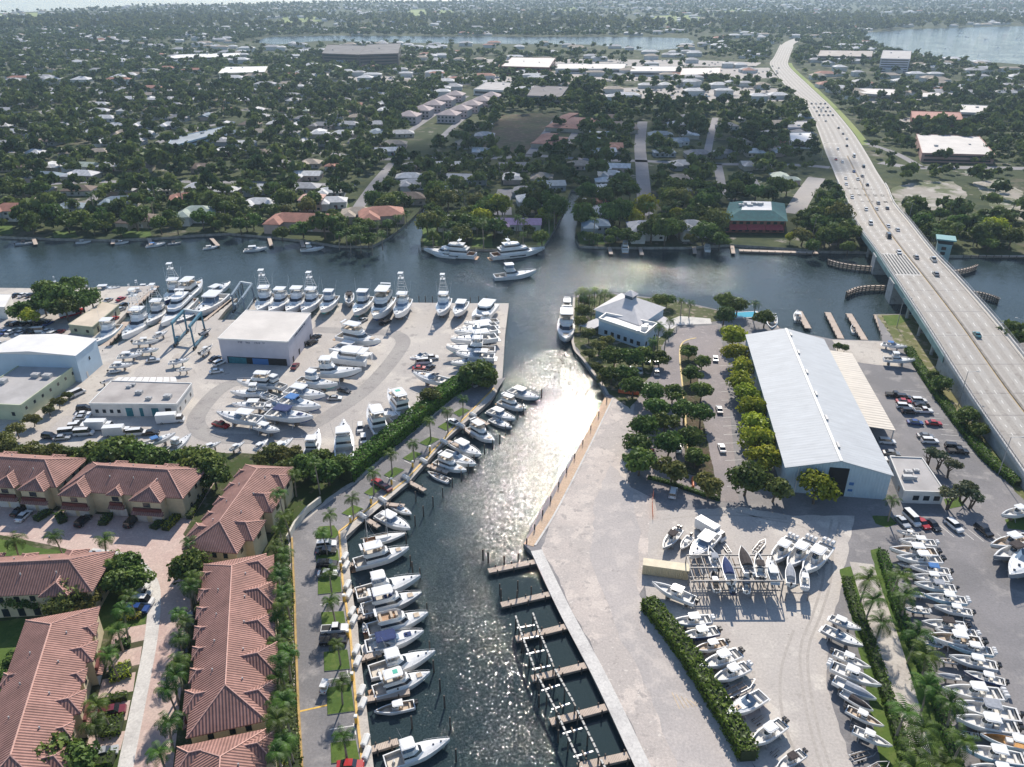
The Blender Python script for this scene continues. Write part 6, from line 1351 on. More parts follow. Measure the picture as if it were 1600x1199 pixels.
# river and far bank
for k,a,c,lb in [('my',(662,388),(743,397),'left of the two large white motor yachts moored at the far peninsula'),('my',(851,386),(768,398),'right of the two large white motor yachts moored at the far peninsula'),('cve',(674,395),(713,400),'small blue-white yacht rafted in front of the left large motor yacht'),('cve',(838,423),(772,431),'white sport fishing yacht under way alone in the middle of the river'),
 ('tr',(884,530),(885,498),'white yacht moored at the restaurant point, nearer of the two'),('tr',(885,495),(886,477),'smaller white yacht moored just ahead at the restaurant point'),
 ('ex',(417,386),(382,390),'white yacht moored along the left far bank, left of the farthest right one'),('cv',(506,386),(469,390),'white yacht moored farthest right along the left far bank'),('cc',(142,376),(118,379),'small white boat on a far bank lift, second lawn from the left'),('cc',(201,377),(179,380),'small white boat on the far bank below the long lawn'),('exs',(258,379),(229,384),'white boat with a blue top on the far bank'),('ccd',(284,378),(262,381),'dark boat beside the blue topped one on the far bank'),('ex',(341,384),(318,388),'low white boat at a private dock left of the canal mouth'),('ccd',(52,378),(24,381),'dark boat at the far left of the far bank'),
 ('cc',(910,330),(907,340),'small white boat in the right far canal, lower of two'),('cc',(914,309),(912,318),'small white boat in the right far canal, upper of two'),('tr',(976,379),(977,392),'white boat in a slip below the grey two storey house across the river'),('ex',(1104,380),(1106,391),'white boat in a slip left of the teal roofed restaurant'),('sk',(668,324),(664,330),'small boat in the left far canal'),('cc',(682,315),(674,322),'pinkish white boat at the head of the left far canal'),
 ('cc',(1246,484),(1247,501),'white boat tied at the second finger dock behind the warehouse'),('cco',(1333,506),(1336,520),'small boat with a yellow cover at the rightmost finger dock'),('ccb',(1206,512),(1207,494),'pale blue boat at the leftmost finger dock behind the warehouse')]: boat(k,a,c,lb,'boats on the river')
for i,(x,y) in enumerate([(1405,52),(1510,58),(1540,62),(1478,76),(1450,86),(1585,87),(1500,52),(1560,74),(1530,86),(1590,60)]):
    boat('ex',(x+5,y),(x-5,y),f'{nth(i)} tiny boat anchored on the pale bay at the upper right','boats anchored on the bay')
# boatyard: row along the river edge, bows to the yard
g='boats ashore along the river edge of the boatyard'
for k,a,c,lb in [('cvt',(402,486),(421,458),'white fishing yacht with a tower, leftmost of the row at the yard edge'),('cv',(420,487),(449,460),'white yacht second from the left in the row at the yard edge'),('cv',(447,487),(474,459),'white yacht third from the left in the row at the yard edge'),('cvt',(471,487),(496,460),'white yacht with a tower, fourth from the left in the row at the yard edge'),('cve',(501,486),(522,462),'white yacht with twin towers, fifth from the left in the row at the yard edge'),('ccd',(545,474),(546,458),'dark boat with its stern to the viewer between white yachts at the yard edge'),('cve',(553,490),(575,463),'white yacht with teal bottom right of the dark boat at the yard edge'),('tr',(583,494),(608,464),'white yacht with dark cabin windows in the middle of the yard edge row'),('cvT',(618,494),(635,467),'white yacht with the tallest tower at the yard edge, right of the dark windowed one'),('cvT',(686,491),(697,466),'white yacht with a tall tower standing alone right of the gap at the yard edge'),('ex',(711,491),(725,471),'white cruiser right of the lone tower yacht at the yard edge'),('cat',(748,494),(766,474),'broad white roofed catamaran at the right end of the yard edge')]: boat(k,a,c,lb,g,z=.9)
g='boats ashore along the right side of the boatyard'
for i,(k,a,c) in enumerate([('cv',(725,505),(778,500)),('ex',(710,517),(776,512)),('ex',(704,529),(776,524)),('cvt',(697,542),(774,545)),('ex',(712,551),(773,556)),('exo',(704,566),(746,563)),('ex',(722,512),(776,506))]): boat(k,a,c,f'{nth(i)} white boat in the column along the right seawall of the boatyard, bow inland',g,z=1.0)
boat('exn',(645,581),(703,596),'long low white boat with teal bottom just left of the tree clump in the boatyard',g,z=.9)
g='boats ashore in the middle of the boatyard'
for k,a,c,lb in [('tr',(595,532),(529,522),'white yacht at the top of the middle boatyard group beside the shed'),('ex',(576,546),(527,539),'white cruiser second from the top of the middle boatyard group'),('cat',(508,548),(576,558),'broad white catamaran in the middle boatyard group'),('cv',(565,577),(480,579),'longest white yacht of the middle boatyard group with black bottom'),('cve',(528,600),(466,592),'white yacht under the longest one of the middle group'),('ex',(508,616),(447,608),'white boat beside the parked dark car in the boatyard'),('exs',(501,634),(437,623),'white boat with a blue canopy in the boatyard'),('exb',(489,650),(418,643),'white cruiser with blue deck hatches, lowest of the middle group'),('ex',(437,672),(399,664),'small white boat at the bend of the yard drive'),
 ('tr',(370,594),(432,600),'white boat right below the tall shed, uppermost of the left group'),('cv',(360,612),(417,612),'white yacht second of the left group below the tall shed'),('ex',(362,630),(414,632),'white boat third of the left group below the tall shed'),('ex',(338,643),(407,655),'white boat lowest of the left group below the tall shed, above the orange machine'),('cve',(400,590),(444,604),'white yacht between the left and middle groups, by the brick path'),('exo',(398,611),(430,622),'white boat with teal bottom between the left and middle groups'),
 ('tr',(577,632),(597,676),'big white yacht with blue seats standing bow up by the tall hedge'),('trg',(607,608),(635,647),'white yacht right of the big one by the tall hedge'),('cv',(537,657),(538,714),'white yacht with blue stern at the boatyard bottom, left of the white cars'),('cv',(498,672),(482,716),'white yacht at the bottom of the boatyard, between two others'),('ex',(458,684),(425,704),'white boat bow up-right at the bottom of the boatyard'),('ex',(419,686),(398,702),'white boat cut off by bushes at the bottom of the boatyard'),('cv',(299,678),(262,706),'white yacht with a pointed bow behind the tall trees, lower left of the yard'),('exs',(274,676),(226,694),'white boat with a small blue cover behind the tall trees, lower left of the yard'),('ex',(345,690),(318,700),'white boat half hidden behind the dark trees left of the yard drive'),('ex',(382,690),(360,702),'white boat right of the dark trees by the yard drive'),('cc',(402,634),(434,640),'small white boat between the left and middle groups, above the yard drive bend'),('exo',(452,640),(418,627),'small white boat squeezed between two bigger yachts of the left group'),('cc',(530,560),(500,565),'small boat beside the broad catamaran'),('exo',(296,560),(264,566),'white boat lying just below the blue boat hoist'),('cc',(332,538),(312,552),'white boat between the blue boat hoist and the tall white shed'),('ex',(262,516),(240,526),'white cruiser ashore left of the blue boat hoist'),('ccd',(330,512),(312,522),'dark topped boat at the foot of the concrete runway'),('cvg',(178,590),(158,598),'grey covered boat beside the powder blue shed'),('cc',(300,575),(276,578),'small white boat behind the grey roofed office'),('cc',(605,640),(622,660),'small white boat on a trailer right of the big yacht by the hedge'),('exn',(640,560),(668,552),'low boat beside the parked vans in the open yard'),('cc',(250,590),(232,600),'small boat by the white canopy of the grey roofed office')]: boat(k,a,c,lb,g,z=1.1)
g='boats at the top left of the boatyard'
for k,a,c,lb,z in [('cvs',(148,537),(181,507),'pale blue hulled yacht between the tan hut and the brown dock',None),('cvt',(191,527),(232,492),'white yacht with a tower beside the broad brown dock',None),('cvt',(230,506),(256,478),'white yacht with a tower just right of the brown dock yacht',None),('my',(252,506),(298,466),'largest yacht of the slips left of the hoist',None),('cvn',(258,472),(281,446),'blue hulled yacht with a tower at the top of the slips',None),('tr',(316,437),(284,466),'white yacht bow to the river at the top of the slips',None),('ex',(305,489),(347,459),'white cruiser nearest left of the narrow concrete runway',None),('ex',(360,440),(324,460),'long white boat with its bow out into the river beside the runway pier',None),('exg',(276,502),(310,482),'grey boat between the largest yacht and the concrete runway',None),
 ('cvT',(236,452),(205,460),'white yacht with a tall tower at the long jetty, right of two',None),('cvT',(222,458),(194,462),'white yacht with a tall tower at the long jetty, left of two',None),('ex',(240,446),(215,448),'white boat with its bow at the jetty tip',None),('cvT',(98,440),(80,446),'white tower yacht partly hidden behind the big dark tree clump',None),('ex',(138,446),(100,450),'white cruiser right of the tower yacht hidden by the trees',None),('ex',(188,448),(146,452),'white boat along the river left of the jetty yachts',None),
 ('ex',(207,568),(172,571),'white boat ashore at the inner end of the slips, lowest',.9),('ex',(222,552),(184,556),'white boat ashore second from the lowest at the slips',.9),('exo',(248,544),(214,548),'white boat ashore third from the lowest at the slips',.9),('cc',(248,530),(208,534),'white boat ashore topmost beside the blue hoist',.9),('sk',(190,578),(170,580),'small dark skiff ashore below the lowest white boat at the slips',.4),('cc',(10,532),(-8,540),'white boat at the left edge behind the powder blue shed',.7)]: boat(k,a,c,lb,g,z=z)
boat('exs',(1418,541),(1379,536),'white boat with a blue canopy on the apron behind the warehouse',None,z=.8);boat('cv',(1430,562),(1381,560),'large white yacht on the apron behind the warehouse, nearer of two',None,z=1.0)
# gravel yard by the racks
g='boats ashore around the gravel yard'
for k,a,c,lb,z in [('ccd',(1036,856),(1061,826),'white boat with a dark blue canopy beside the orange mesh fence',.6),('sk',(1064,857),(1079,838),'tiny cream skiff right of the dark canopied boat',.4),('ex',(1077,870),(1117,832),'large white cruiser behind the left end of the rack',.8),('cc3',(1204,878),(1238,841),'white boat with engines up, leftmost of three slanting beside the rack',.8),('cc3',(1230,884),(1266,844),'white boat with engines up, middle of three slanting beside the rack',.8),('cc3',(1254,893),(1293,850),'white boat with engines up, rightmost of three slanting beside the rack',.8),
 ('cc',(1019,908),(1087,938),'white fishing boat lying under the cream container',.8),('ccg',(1046,970),(1111,966),'white boat first down the row along the tall clipped hedge',.7),('ccn',(1060,993),(1122,984),'navy blue hulled boat in the row along the tall clipped hedge',.7),('cct',(1083,1014),(1135,1003),'cream decked boat below the navy hulled one along the hedge',.7),('cc',(1093,1040),(1156,1018),'white boat fourth down the row along the tall clipped hedge',.7),('ccg',(1112,1062),(1169,1039),'white boat with a broad white top, fifth down the row along the hedge',.7),('exn',(1136,1115),(1194,1084),'white boat with red seats along the lower part of the tall hedge',.7),('cc',(1170,1163),(1225,1128),'white cabin boat last but one along the tall clipped hedge',.7),('ccd',(1212,1200),(1256,1175),'boat with a dark square hatch at the bottom edge by the hedge',.7),
 ('ex',(1346,983),(1297,964),'white boat with a black engine, top of the right row of the gravel yard',.9),('exg',(1349,1009),(1286,980),'grey sided boat, second in the right row of the gravel yard',.9),('cc',(1361,1042),(1302,1018),'white boat with a small blue flag panel, third in the right yard row',.9),('cc3',(1378,1070),(1299,1038),'long slim white boat, fourth in the right yard row',.9),('cvg',(1370,1092),(1303,1060),'boat under a grey cover, fifth in the right yard row',.9),('cvr',(1365,1110),(1315,1080),'boat under a dark cover, sixth in the right yard row',.9),('cct',(1382,1134),(1323,1106),'white boat with cream seats, seventh in the right yard row',.9),('cc',(1395,1165),(1333,1138),'white boat with a square white top, last in the right yard row',.9)]: boat(k,a,c,lb,g,z=z)
g='boats on the storage rack'
for k,a,c,lb,zz in [('ccs',(1108,852),(1122,888),'white boat standing highest at the left end of the rack, bow away',3.8),('ccd',(1184,862),(1190,902),'dark topped boat right of the brown covered one on the rack',3.8),('cvb',(1132,868),(1143,908),'boat under a dark blue cover on the rack',3.8),('cvr',(1158,852),(1172,896),'boat under a dark brown cover on the rack, bow away',3.8),('ex',(1200,870),(1212,908),'white boat at the right of the rack top',3.8),('cvg',(1234,878),(1236,912),'narrow grey topped boat on the small right rack',2.5),('cc3',(1256,884),(1258,918),'white boat at the right end of the small rack',2.5),('cct',(1114,890),(1120,922),'cream boat on the lower rack level at the left',2.2),('ccn',(1142,898),(1146,926),'dark blue boat on the lower rack level',2.2),('ccs',(1166,894),(1167,924),'grey topped boat on the lower rack level in the middle',2.2)]: boat(k,a,c,lb,g,z=zz,stand=False)
RT=[((1401,828),(1436,836)),((1405,842),(1462,848)),((1390,855),(1464,862)),((1401,868),(1471,873)),((1422,883),(1484,893)),((1425,898),(1482,904)),((1429,909),(1493,919)),((1445,928),(1510,938)),((1459,945),(1519,957)),((1440,970),(1510,978)),((1461,981),(1526,990)),((1447,990),(1535,1003)),((1482,1005),(1551,1018)),((1483,1023),(1558,1040)),((1506,1048),(1571,1066)),((1473,1073),(1566,1084)),((1488,1095),(1593,1117)),((1490,1118),(1590,1136)),((1532,1146),(1612,1166)),((1504,1166),(1600,1186)),((1517,1195),(1600,1210))]
KS=['cc','ccg','cct','cc','ccc','cc3','ccs','ccb','cc','ccd','ccg','cct','ccb','cc','ccn','cc3','ccs','cc','db','ccb','cc']
for i,((a,c),k) in enumerate(zip(RT,KS)): boat(k,a,c,('boat with an orange deck near the bottom of the long right row' if k=='db' else f'{nth(i)} boat from the parked cars down the long right row, engines to the lot'),'boats in the long right row',z=.7)
for i,(k,a,c) in enumerate([('cco',(1403,880),(1432,885)),('cco',(1408,894),(1436,899)),('cvg',(1411,923),(1446,930)),('ccb',(1414,950),(1452,955)),('cco',(1465,1029),(1496,1034)),('cvg',(1465,1053),(1502,1059)),('cco',(1494,1143),(1530,1150)),('ccb',(1440,1002),(1472,1008))]): boat(k,a,c,f'{nth(i)} boat from the parked cars in the inner row tucked against the palm hedge','boats in the inner right row',z=.6)
for i,(k,a,c) in enumerate([('cc',(1565,803),(1612,794)),('cct',(1548,850),(1608,838)),('ccd',(1553,868),(1612,852)),('exg',(1578,898),(1622,856))]): boat(k,a,c,f'{nth(i)} boat from the top at the right edge of the grey lot','boats at the right edge of the lot',z=.7)
# empty trailers
def trailer():
    o=thing('boat_trailer','','trailer');b=MB()
    for s in (-1,1): b.bar((0,s*.9,.62),(5.2,s*.9,.62),.12,.16);b.bar((5.2,s*.9,.62),(7.2,0,.62),.12,.16)
    for x in (.2,1.6,3.2,4.8): b.bar((x,-.9,.62),(x,.9,.62),.1,.12)
    b.build('frame',STEEL,o)
    for s in (-1,1): b=MB();b.bar((.3,s*.5,.85),(4.8,s*.5,.85),.14,.2);b.build('bunk',WOOD,o)
    for x in (1.2,2.1):
        for s in (-1,1): b=MB();b.tube((x,s*1.02,.33),(x,s*1.24,.33),.33,n=12);b.build('wheel',BLACK,o)
    return o
tp=proto('trailer',trailer)
for a,c,lb in [((1130,1088),(1180,1062),'empty boat trailer between two boats along the tall clipped hedge'),((1176,1130),(1200,1114),'short empty trailer in shade along the lower hedge'),((1180,862),(1196,842),'empty trailer standing behind the boat rack'),((1330,1185),(1372,1172),'empty trailer at the bottom of the right yard row'),((1345,1215),(1390,1190),'empty trailer cut by the bottom edge in the right yard row'),((1340,1030),(1312,1012),'empty trailer between the boats of the right yard row'),((1205,1180),(1222,1165),'empty trailer near the bottom of the gravel yard'),((1140,862),(1128,845),'small trailer standing behind the rack, left')]:
    A,C=G(*a,.5),G(*c,.5);d=C-A;tp((A.x,A.y,0),math.atan2(d.y,d.x),lb,'empty boat trailers',d.length/7.2)
# ================================================================ VEHICLES
PAINT={'white':M('car_white',(.76,.76,.75),.25,coat=.5),'silver':M('car_silver',(.50,.52,.54),.3,metal=.4,coat=.4),'grey':M('car_grey',(.20,.21,.22),.3,metal=.3,coat=.4),'black':M('car_black',(.014,.014,.016),.2,coat=.5),'red':M('car_red',(.42,.02,.02),.25,coat=.5),'blue':M('car_blue',(.02,.06,.22),.25,coat=.5),'maroon':M('car_maroon',(.16,.02,.03),.25,coat=.5),'teal':M('car_teal',(.05,.20,.22),.25,coat=.5)}
CARG=M('car_glass',(.02,.024,.03),.06,spec=.9);TYRE=M('tyre',(.018,.018,.018),.85);RIM=M('wheel_rim',(.45,.45,.46),.35,metal=.6);LAMPW=M('headlight',(.75,.75,.72),.15);LAMPR=M('tail_light',(.30,.01,.01),.2)
def car_mk(kind,colr):
    def mk():
        o=thing({'pickup':'pickup_truck','van':'van','box':'box_truck','suv':'parked_car','sedan':'parked_car','cart':'golf_cart'}[kind],'',{'pickup':'pickup truck','van':'van','box':'box truck','cart':'golf cart'}.get(kind,'car'))
        L,W,pr,gl={'sedan':(4.7,1.84,[(0,.55),(.02,.82),(.25,.95),(.62,.92),(.97,.74),(1,.5)],(.14,.74,.30,.60,1.43)),
          'suv':(4.8,1.92,[(0,.6),(.01,1.0),(.25,1.06),(.66,1.05),(.97,.90),(1,.6)],(.03,.76,.06,.62,1.74)),
          'pickup':(5.6,1.98,[(0,.65),(.01,1.05),(.42,1.06),(.70,1.10),(.97,1.0),(1,.65)],(.38,.74,.42,.64,1.82)),
          'van':(5.6,2.0,[(0,.7),(.01,1.15),(.3,1.2),(.78,1.15),(.97,.95),(1,.6)],(.02,.86,.03,.74,2.2)),
          'box':(8.0,2.3,[(0,.8),(.01,1.1),(.3,1.1),(.8,1.2),(.97,1.15),(1,.7)],(.74,.96,.75,.92,2.3)),
          'cart':(2.5,1.2,[(0,.5),(.02,.7),(.4,.6),(.6,.6),(.95,.7),(1,.5)],(.3,.4,.3,.4,1.0))}[kind]
        b=MB();rings=[]
        for t,z in pr:
            x=(t-.5)*L;ww=W/2*(.90 if t in(0,1) else 1);rings.append([(x,-ww*.94,.30),(x,-ww,.55),(x,-ww*.95,z),(x,ww*.95,z),(x,ww,.55),(x,ww*.94,.30)])
        b.loft([r[::-1] for r in rings],closed=True,cap0=True,cap1=True)
        if kind!='cart':
            a0,a1,t0,t1,zt=gl;f=lambda t:(t-.5)*L;zb=[z for t,z in pr][2]-.04
            top=[(f(t0),-W*.38),(f(t1),-W*.37),(f(t1),W*.37),(f(t0),W*.38)];b.prism(top,zt-.05,zt)
        body=b.build('body',PAINT[colr],o)
        if kind!='cart':
            b=MB();b.loft([[(f(a0),-W*.45,zb),(f(a1),-W*.45,zb),(f(a1),W*.45,zb),(f(a0),W*.45,zb)],[(x,y,zt-.05) for x,y in top]],closed=True);b.build('window_band',CARG,o)
        if kind=='pickup':
            b=MB();b.box(-L*.47,-L*.14,-W*.38,W*.38,1.062,1.075);b.build('load_bed',DARK,o)
        if kind=='box':
            b=MB();b.box(-L*.5,L*.22,-1.15,1.15,1.0,3.1);b.build('cargo_box',GEL,o)
        if kind=='cart':
            b=MB();b.box(-1.0,1.0,-.6,.6,1.85,1.95);b.build('roof',GEL,o);b=MB();b.box(-.4,.1,-.5,.5,.6,1.0);b.build('seat',TAN,o)
            for x in (-.95,.95):
                for y in (-.55,.55): b=MB();b.tube((x,y,.6),(x,y,1.86),.025,n=4);b.build('post',ALU,o)
        r=.33 if kind!='cart' else .2
        for x in (-L*.31,L*.32):
            for s in (-1,1):
                b=MB();b.tube((x,s*(W/2-.2),r),(x,s*(W/2+.02),r),r,n=12);wl=b.build('wheel',TYRE,o)
                b=MB();b.tube((x,s*(W/2+.02),r),(x,s*(W/2+.035),r),r*.6,n=10);b.build('rim',RIM,wl)
        for s in (-1,1):
            b=MB();b.box(L*.46,L*.485,s*W*.36-.18,s*W*.36+.18,.6,.74);b.build('headlight',LAMPW,o)
            b=MB();b.box(-L*.502,-L*.47,s*W*.36-.15,s*W*.36+.15,.68,.82);b.build('tail_light',LAMPR,o)
        return o
    return mk
def car(kind,colr,p,rz,label,group): return proto(f'car_{kind}_{colr}',car_mk(kind,colr))(p,rz,label,group)
KN={'sedan':'car','suv':'tall car','pickup':'pickup truck','van':'van','box':'box truck','cart':'golf cart'}
CL={'w':'white','s':'silver','g':'grey','k':'black','r':'red','b':'blue','m':'maroon','t':'teal'};KL={'s':'sedan','u':'suv','p':'pickup','v':'van','x':'box','c':'cart'}
def cars(code,ang,where,group,z=.05,jit=.06):
    cnt={};L=[t.split(',') for t in code.split()];tot={}
    for t in L: tot[t[2]]=tot.get(t[2],0)+1
    for c,t in enumerate(L):
        k,cl=KL[t[2][1]],CL[t[2][0]];i=cnt.get(t[2],0);cnt[t[2]]=i+1
        p=G(float(t[0]),float(t[1]),z+.6);p.z=z+.01;a=R(float(t[3])) if len(t)>3 else R(ang)
        lab=f'{cl} {KN[k]} {where}' if tot[t[2]]==1 else f'{nth(i)} {cl} {KN[k]} {where}'
        car(k,cl,p,a+rnd.uniform(-jit,jit),lab,group)
cars('1410,815,ss 1425,811,wv 1441,817,rs 1458,820,ks 1491,822,wu 1537,829,ku',-78,'in the marked bays before the long boat row','cars in the marked bays')
cars('1398,617,kp 1412,621,ku 1412,627,rs 1413,635,wu 1421,643,ku 1436,626,wu 1441,633,ks 1443,642,wp 1430,660,bs 1459,661,rs 1446,681,gs 1453,689,wu 1490,698,ku 1497,705,kp 1386,690,wu 1393,708,gs 1396,718,ws',-8,'from the river on the dark lot right of the warehouse','cars on the right lot')
cars('987,577,ws 1000,579,ws 1026,581,wu 972,604,ss 999,603,wu 1011,604,ws 1012,562,ws 1025,562,gs 993,579,gs 1047,662,ws 1052,770,wu,75 1018,708,rs 1060,700,ws 1030,660,ks 1118,560,ss,80 1124,640,gs 1128,700,ws',85,'from the river end in the shady car park of the restaurant','cars in the shady car park')
cars('510,851,wu 510,861,ks 511,882,ku 512,896,ss 523,983,wp 521,1001,kp 547,1196,rs 591,754,rs,135 601,761,ms,135 708,659,ws,135 737,600,ss,135 507,1075,wc,80',5,'from the far end on the dock road','cars on the dock road')
cars('37,806,ws,80 30,798,ks,80 217,915,wu,0 220,927,ws,0 220,940,wv,0 215,952,bu,0 297,966,gs,-70 287,1016,ku,-70 162,1176,ss,20 175,1112,mu,20 130,814,ku,80 206,815,ku,80 142,868,ss,30',0,'from the top on the paver drives of the townhouses','cars by the townhouses')
cars('567,500,ws,60 602,504,kp,60 538,610,ks,-30 523,622,ss,0 563,669,wu,-80 568,687,wu,-80 675,559,wu,10 663,566,wv,10 655,575,rs,10 672,574,ks,60 617,657,wx,0 494,526,ks,60 488,535,ku,60 461,572,ms,80 336,560,ks,60 343,567,wu,60 338,580,ws,20 239,563,ss,20 345,664,rp,-20',0,'from the top of the gravel boatyard','cars in the boatyard')
cars('132,638,ku 130,647,ws 127,653,ss 122,662,ws 119,666,wu 107,676,wv 131,677,wv 157,668,wx,5 185,677,wx,5 213,677,wv 236,676,ks 267,657,wx,5 78,682,ku,-10 120,615,wv,60 96,684,ss',10,'from the grey roofed office downward','cars around the grey roofed office')
cars('8,519,bs 17,519,ws 25,516,ss 32,520,ws 42,516,gs 52,518,ks 62,517,wv,10 74,517,ws 85,521,wu 16,505,ks 25,506,ku 39,505,ks 52,505,ks 62,505,ku 75,505,bs 25,461,ks 36,461,ws 48,461,ks 60,462,ss 78,522,ws 93,519,ms 34,527,ss 22,534,ws 110,492,rx,40 120,486,rp,40 147,466,gs 169,469,ss 189,467,rs 194,477,ku 189,483,ss 171,503,ku 178,498,rs',75,'from the left edge on the crowded lot under the tree clump','cars at the top left')
HWY=[(120,0),(240,0),(265,.5),(290,1.7),(316,3.6),(348,6),(393,8),(429,8.6),(505,7.8),(615,5.6),(700,4)]
CEN=[(a+c)/2 for a,c in zip(HLs,HRs)]
i_=0
hwc='1322,289,ws 1331,310,ws 1372,319,gs 1369,328,ws 1353,329,ss 1386,327,ks 1360,351,su 1387,355,ws 1402,361,ss 1388,372,kv 1404,396,ws 1431,404,gs 1458,408,sp 1462,430,gs 1526,525,ts 1310,201,ks 1317,210,gs 1323,218,ss 1323,229,ks 1309,234,ws 1334,245,wv 1306,250,rs 1316,254,ws 1349,261,ku 1334,269,bs 1347,276,gs 1340,281,ss 1321,280,ws 1355,290,ks 1290,190,ss 1283,172,ws'
qn='ksgbwkskgskwksgk'
lst=[t.split(',') for t in hwc.split()]+[[str(1268+(k%4)*7+(k//4)*4),str(163+(k//4)*6),qn[k]+'s'] for k in range(16)]
for t in lst:
    x,y=float(t[0]),float(t[1]);z=np.interp(y,[a for a,_ in HWY],[c for _,c in HWY])+.11
    p=G(x,y,z);j=min(range(1,NH-1),key=lambda q:(CEN[q]-p).length);d=CEN[j+1]-CEN[j-1];pitch=0
    side=(p-CEN[j]).dot(Vector((d.y,-d.x,0)));a=math.atan2(d.y,d.x)+(math.pi if side<0 else 0)
    k,cl=KL[t[2][1]],CL[t[2][0]]
    # sit on the road surface at this station
    t_=max(0,min(1,(p-CEN[j-1]).dot(d)/d.dot(d)));p.z=CEN[j-1].z+(CEN[j+1].z-CEN[j-1].z)*t_+.10
    lab=f'{cl} {KN[k]} driving on the highway' if 0 else (f'{nth(i_)} vehicle counted along the highway and bridge, a {cl} {KN[k]}' if i_<31 else f'{cl} {KN[k]} in the queue far up the highway');i_+=1
    car(k,cl,p,a,lab,'cars on the highway' if i_<=31 else f'{cl} cars queueing far up the highway')
cars('1110,832,wx,-50',0,'parked behind the large white cruiser in the gravel yard',None)
# ================================================================ SUBURB ACROSS THE RIVER
def PX(p):
    x,y,z=p[0],p[1],(p[2] if len(p)>2 else 0)-H;f=y*_c-z*_s;u=y*_s+z*_c;return CX+F*x/f,CY-F*u/f
def pip(x,y,P):
    ins=False;j=len(P)-1
    for i in range(len(P)):
        if (P[i][1]>y)!=(P[j][1]>y) and x<(P[j][0]-P[i][0])*(y-P[i][1])/(P[j][1]-P[i][1]+1e-12)+P[i][0]: ins=not ins
        j=i
    return ins
NW=[(p.x,p.y) for p in GP(NSHORE)]
SEGS=[]
for o in list(COL.objects):
    if o.name.startswith(('street','driveway')) and o.type=='MESH' and o.location.length<1 and not o.parent:
        v=[x.co for x in o.data.vertices];n=len(v)//2
        if n<3: continue
        for i in range(n-1):
            a=(v[i]+v[n+i])/2;c=(v[i+1]+v[n+i+1])/2
            if a.y>350: SEGS.append((a.x,a.y,c.x,c.y,(v[i]-v[n+i]).length/2))
for i in range(NH-1):
    a,c=CEN[i],CEN[i+1];SEGS.append((a.x,a.y,c.x,c.y,(HLs[i]-HRs[i]).length/2+2))
SG=np.array(SEGS)
def road_d(x,y):
    ax,ay,bx,by,hw=SG.T;dx,dy=bx-ax,by-ay;t=np.clip(((x-ax)*dx+(y-ay)*dy)/(dx*dx+dy*dy+1e-9),0,1);return np.min(np.hypot(ax+t*dx-x,ay+t*dy-y)-hw)
CLEAR=[GP(p) for p in ([(1392,296),(1420,286),(1490,284),(1510,300),(1500,330),(1440,336),(1405,330)],[(640,15),(664,15),(668,28),(640,33)],[(395,66),(420,58),(520,56),(800,58),(1000,57),(1075,59),(1085,67),(1060,77),(1010,81),(930,71),(820,70),(600,67),(430,71)],[(1345,51),(1420,45),(1520,42),(1700,39),(1900,42),(1900,110),(1640,104),(1560,98),(1470,94),(1400,84),(1372,76)],[(782,180),(870,176),(850,215),(826,240),(745,240)],[(605,250),(660,175),(715,135),(785,150),(720,215),(660,250)])]
CLEAR=[[(q.x,q.y) for q in p] for p in CLEAR]
for nm,lb,ct,quad,h,wm,rm,fl,nw in FAR: CLEAR.append([(q.x,q.y) for q in GP(quad,h)]+[])
CLEAR.append([(q.x,q.y) for q in GP([(1120,376),(1240,378),(1238,322),(1130,322)],0)])
SOFT=[[(q.x,q.y) for q in GP(p)] for p in ([(540,118),(830,120),(840,132),(545,134)],[(850,106),(1215,104),(1225,126),(900,130)],[(930,134),(1215,136),(1228,160),(950,163)],[(640,90),(1190,92),(1180,106),(650,104)],[(1330,150),(1430,146),(1450,158),(1340,164)],[(1380,186),(1500,180),(1520,196),(1400,204)],[(1510,285),(1600,280),(1700,345),(1500,345)],[(1018,26),(1080,22),(1100,30),(1062,40),(1020,36)],[(684,16),(706,14),(712,26),(690,29)],[(0,22),(80,19),(66,27),(0,34),(-200,40),(-200,28)])]
nsh=[(q.x,q.y) for q in GP(NSHORE)]
NLAND=nsh+[(9000,4600),(9000,5200),(-9000,5200),(-9000,4600)]
COASTW=[(q.x,q.y) for q in GP(COAST)];NLAND=nsh+COASTW
HOUSES=[]
WALLS=[M('house_wall_white',(.60,.59,.56),.9,.1,.3),M('house_wall_tan',(.46,.40,.32),.9,.1,.3),M('house_wall_grey',(.34,.36,.38),.9,.1,.3),M('house_wall_pink',(.50,.38,.33),.9,.1,.3)]
RC={'white':(.60,.60,.60),'pale grey':(.40,.40,.41),'grey':(.22,.22,.235),'blue-grey':(.20,.26,.31),'terracotta':(.36,.16,.115),'brown':(.17,.125,.10),'tan':(.36,.30,.24),'lilac':(.34,.24,.40),'pink':(.55,.34,.28),'pale green':(.36,.42,.36)}
RM={k:M('roof_'+k.replace(' ','_').replace('-','_'),v,.85,.2,.4,detail=7) for k,v in RC.items()}
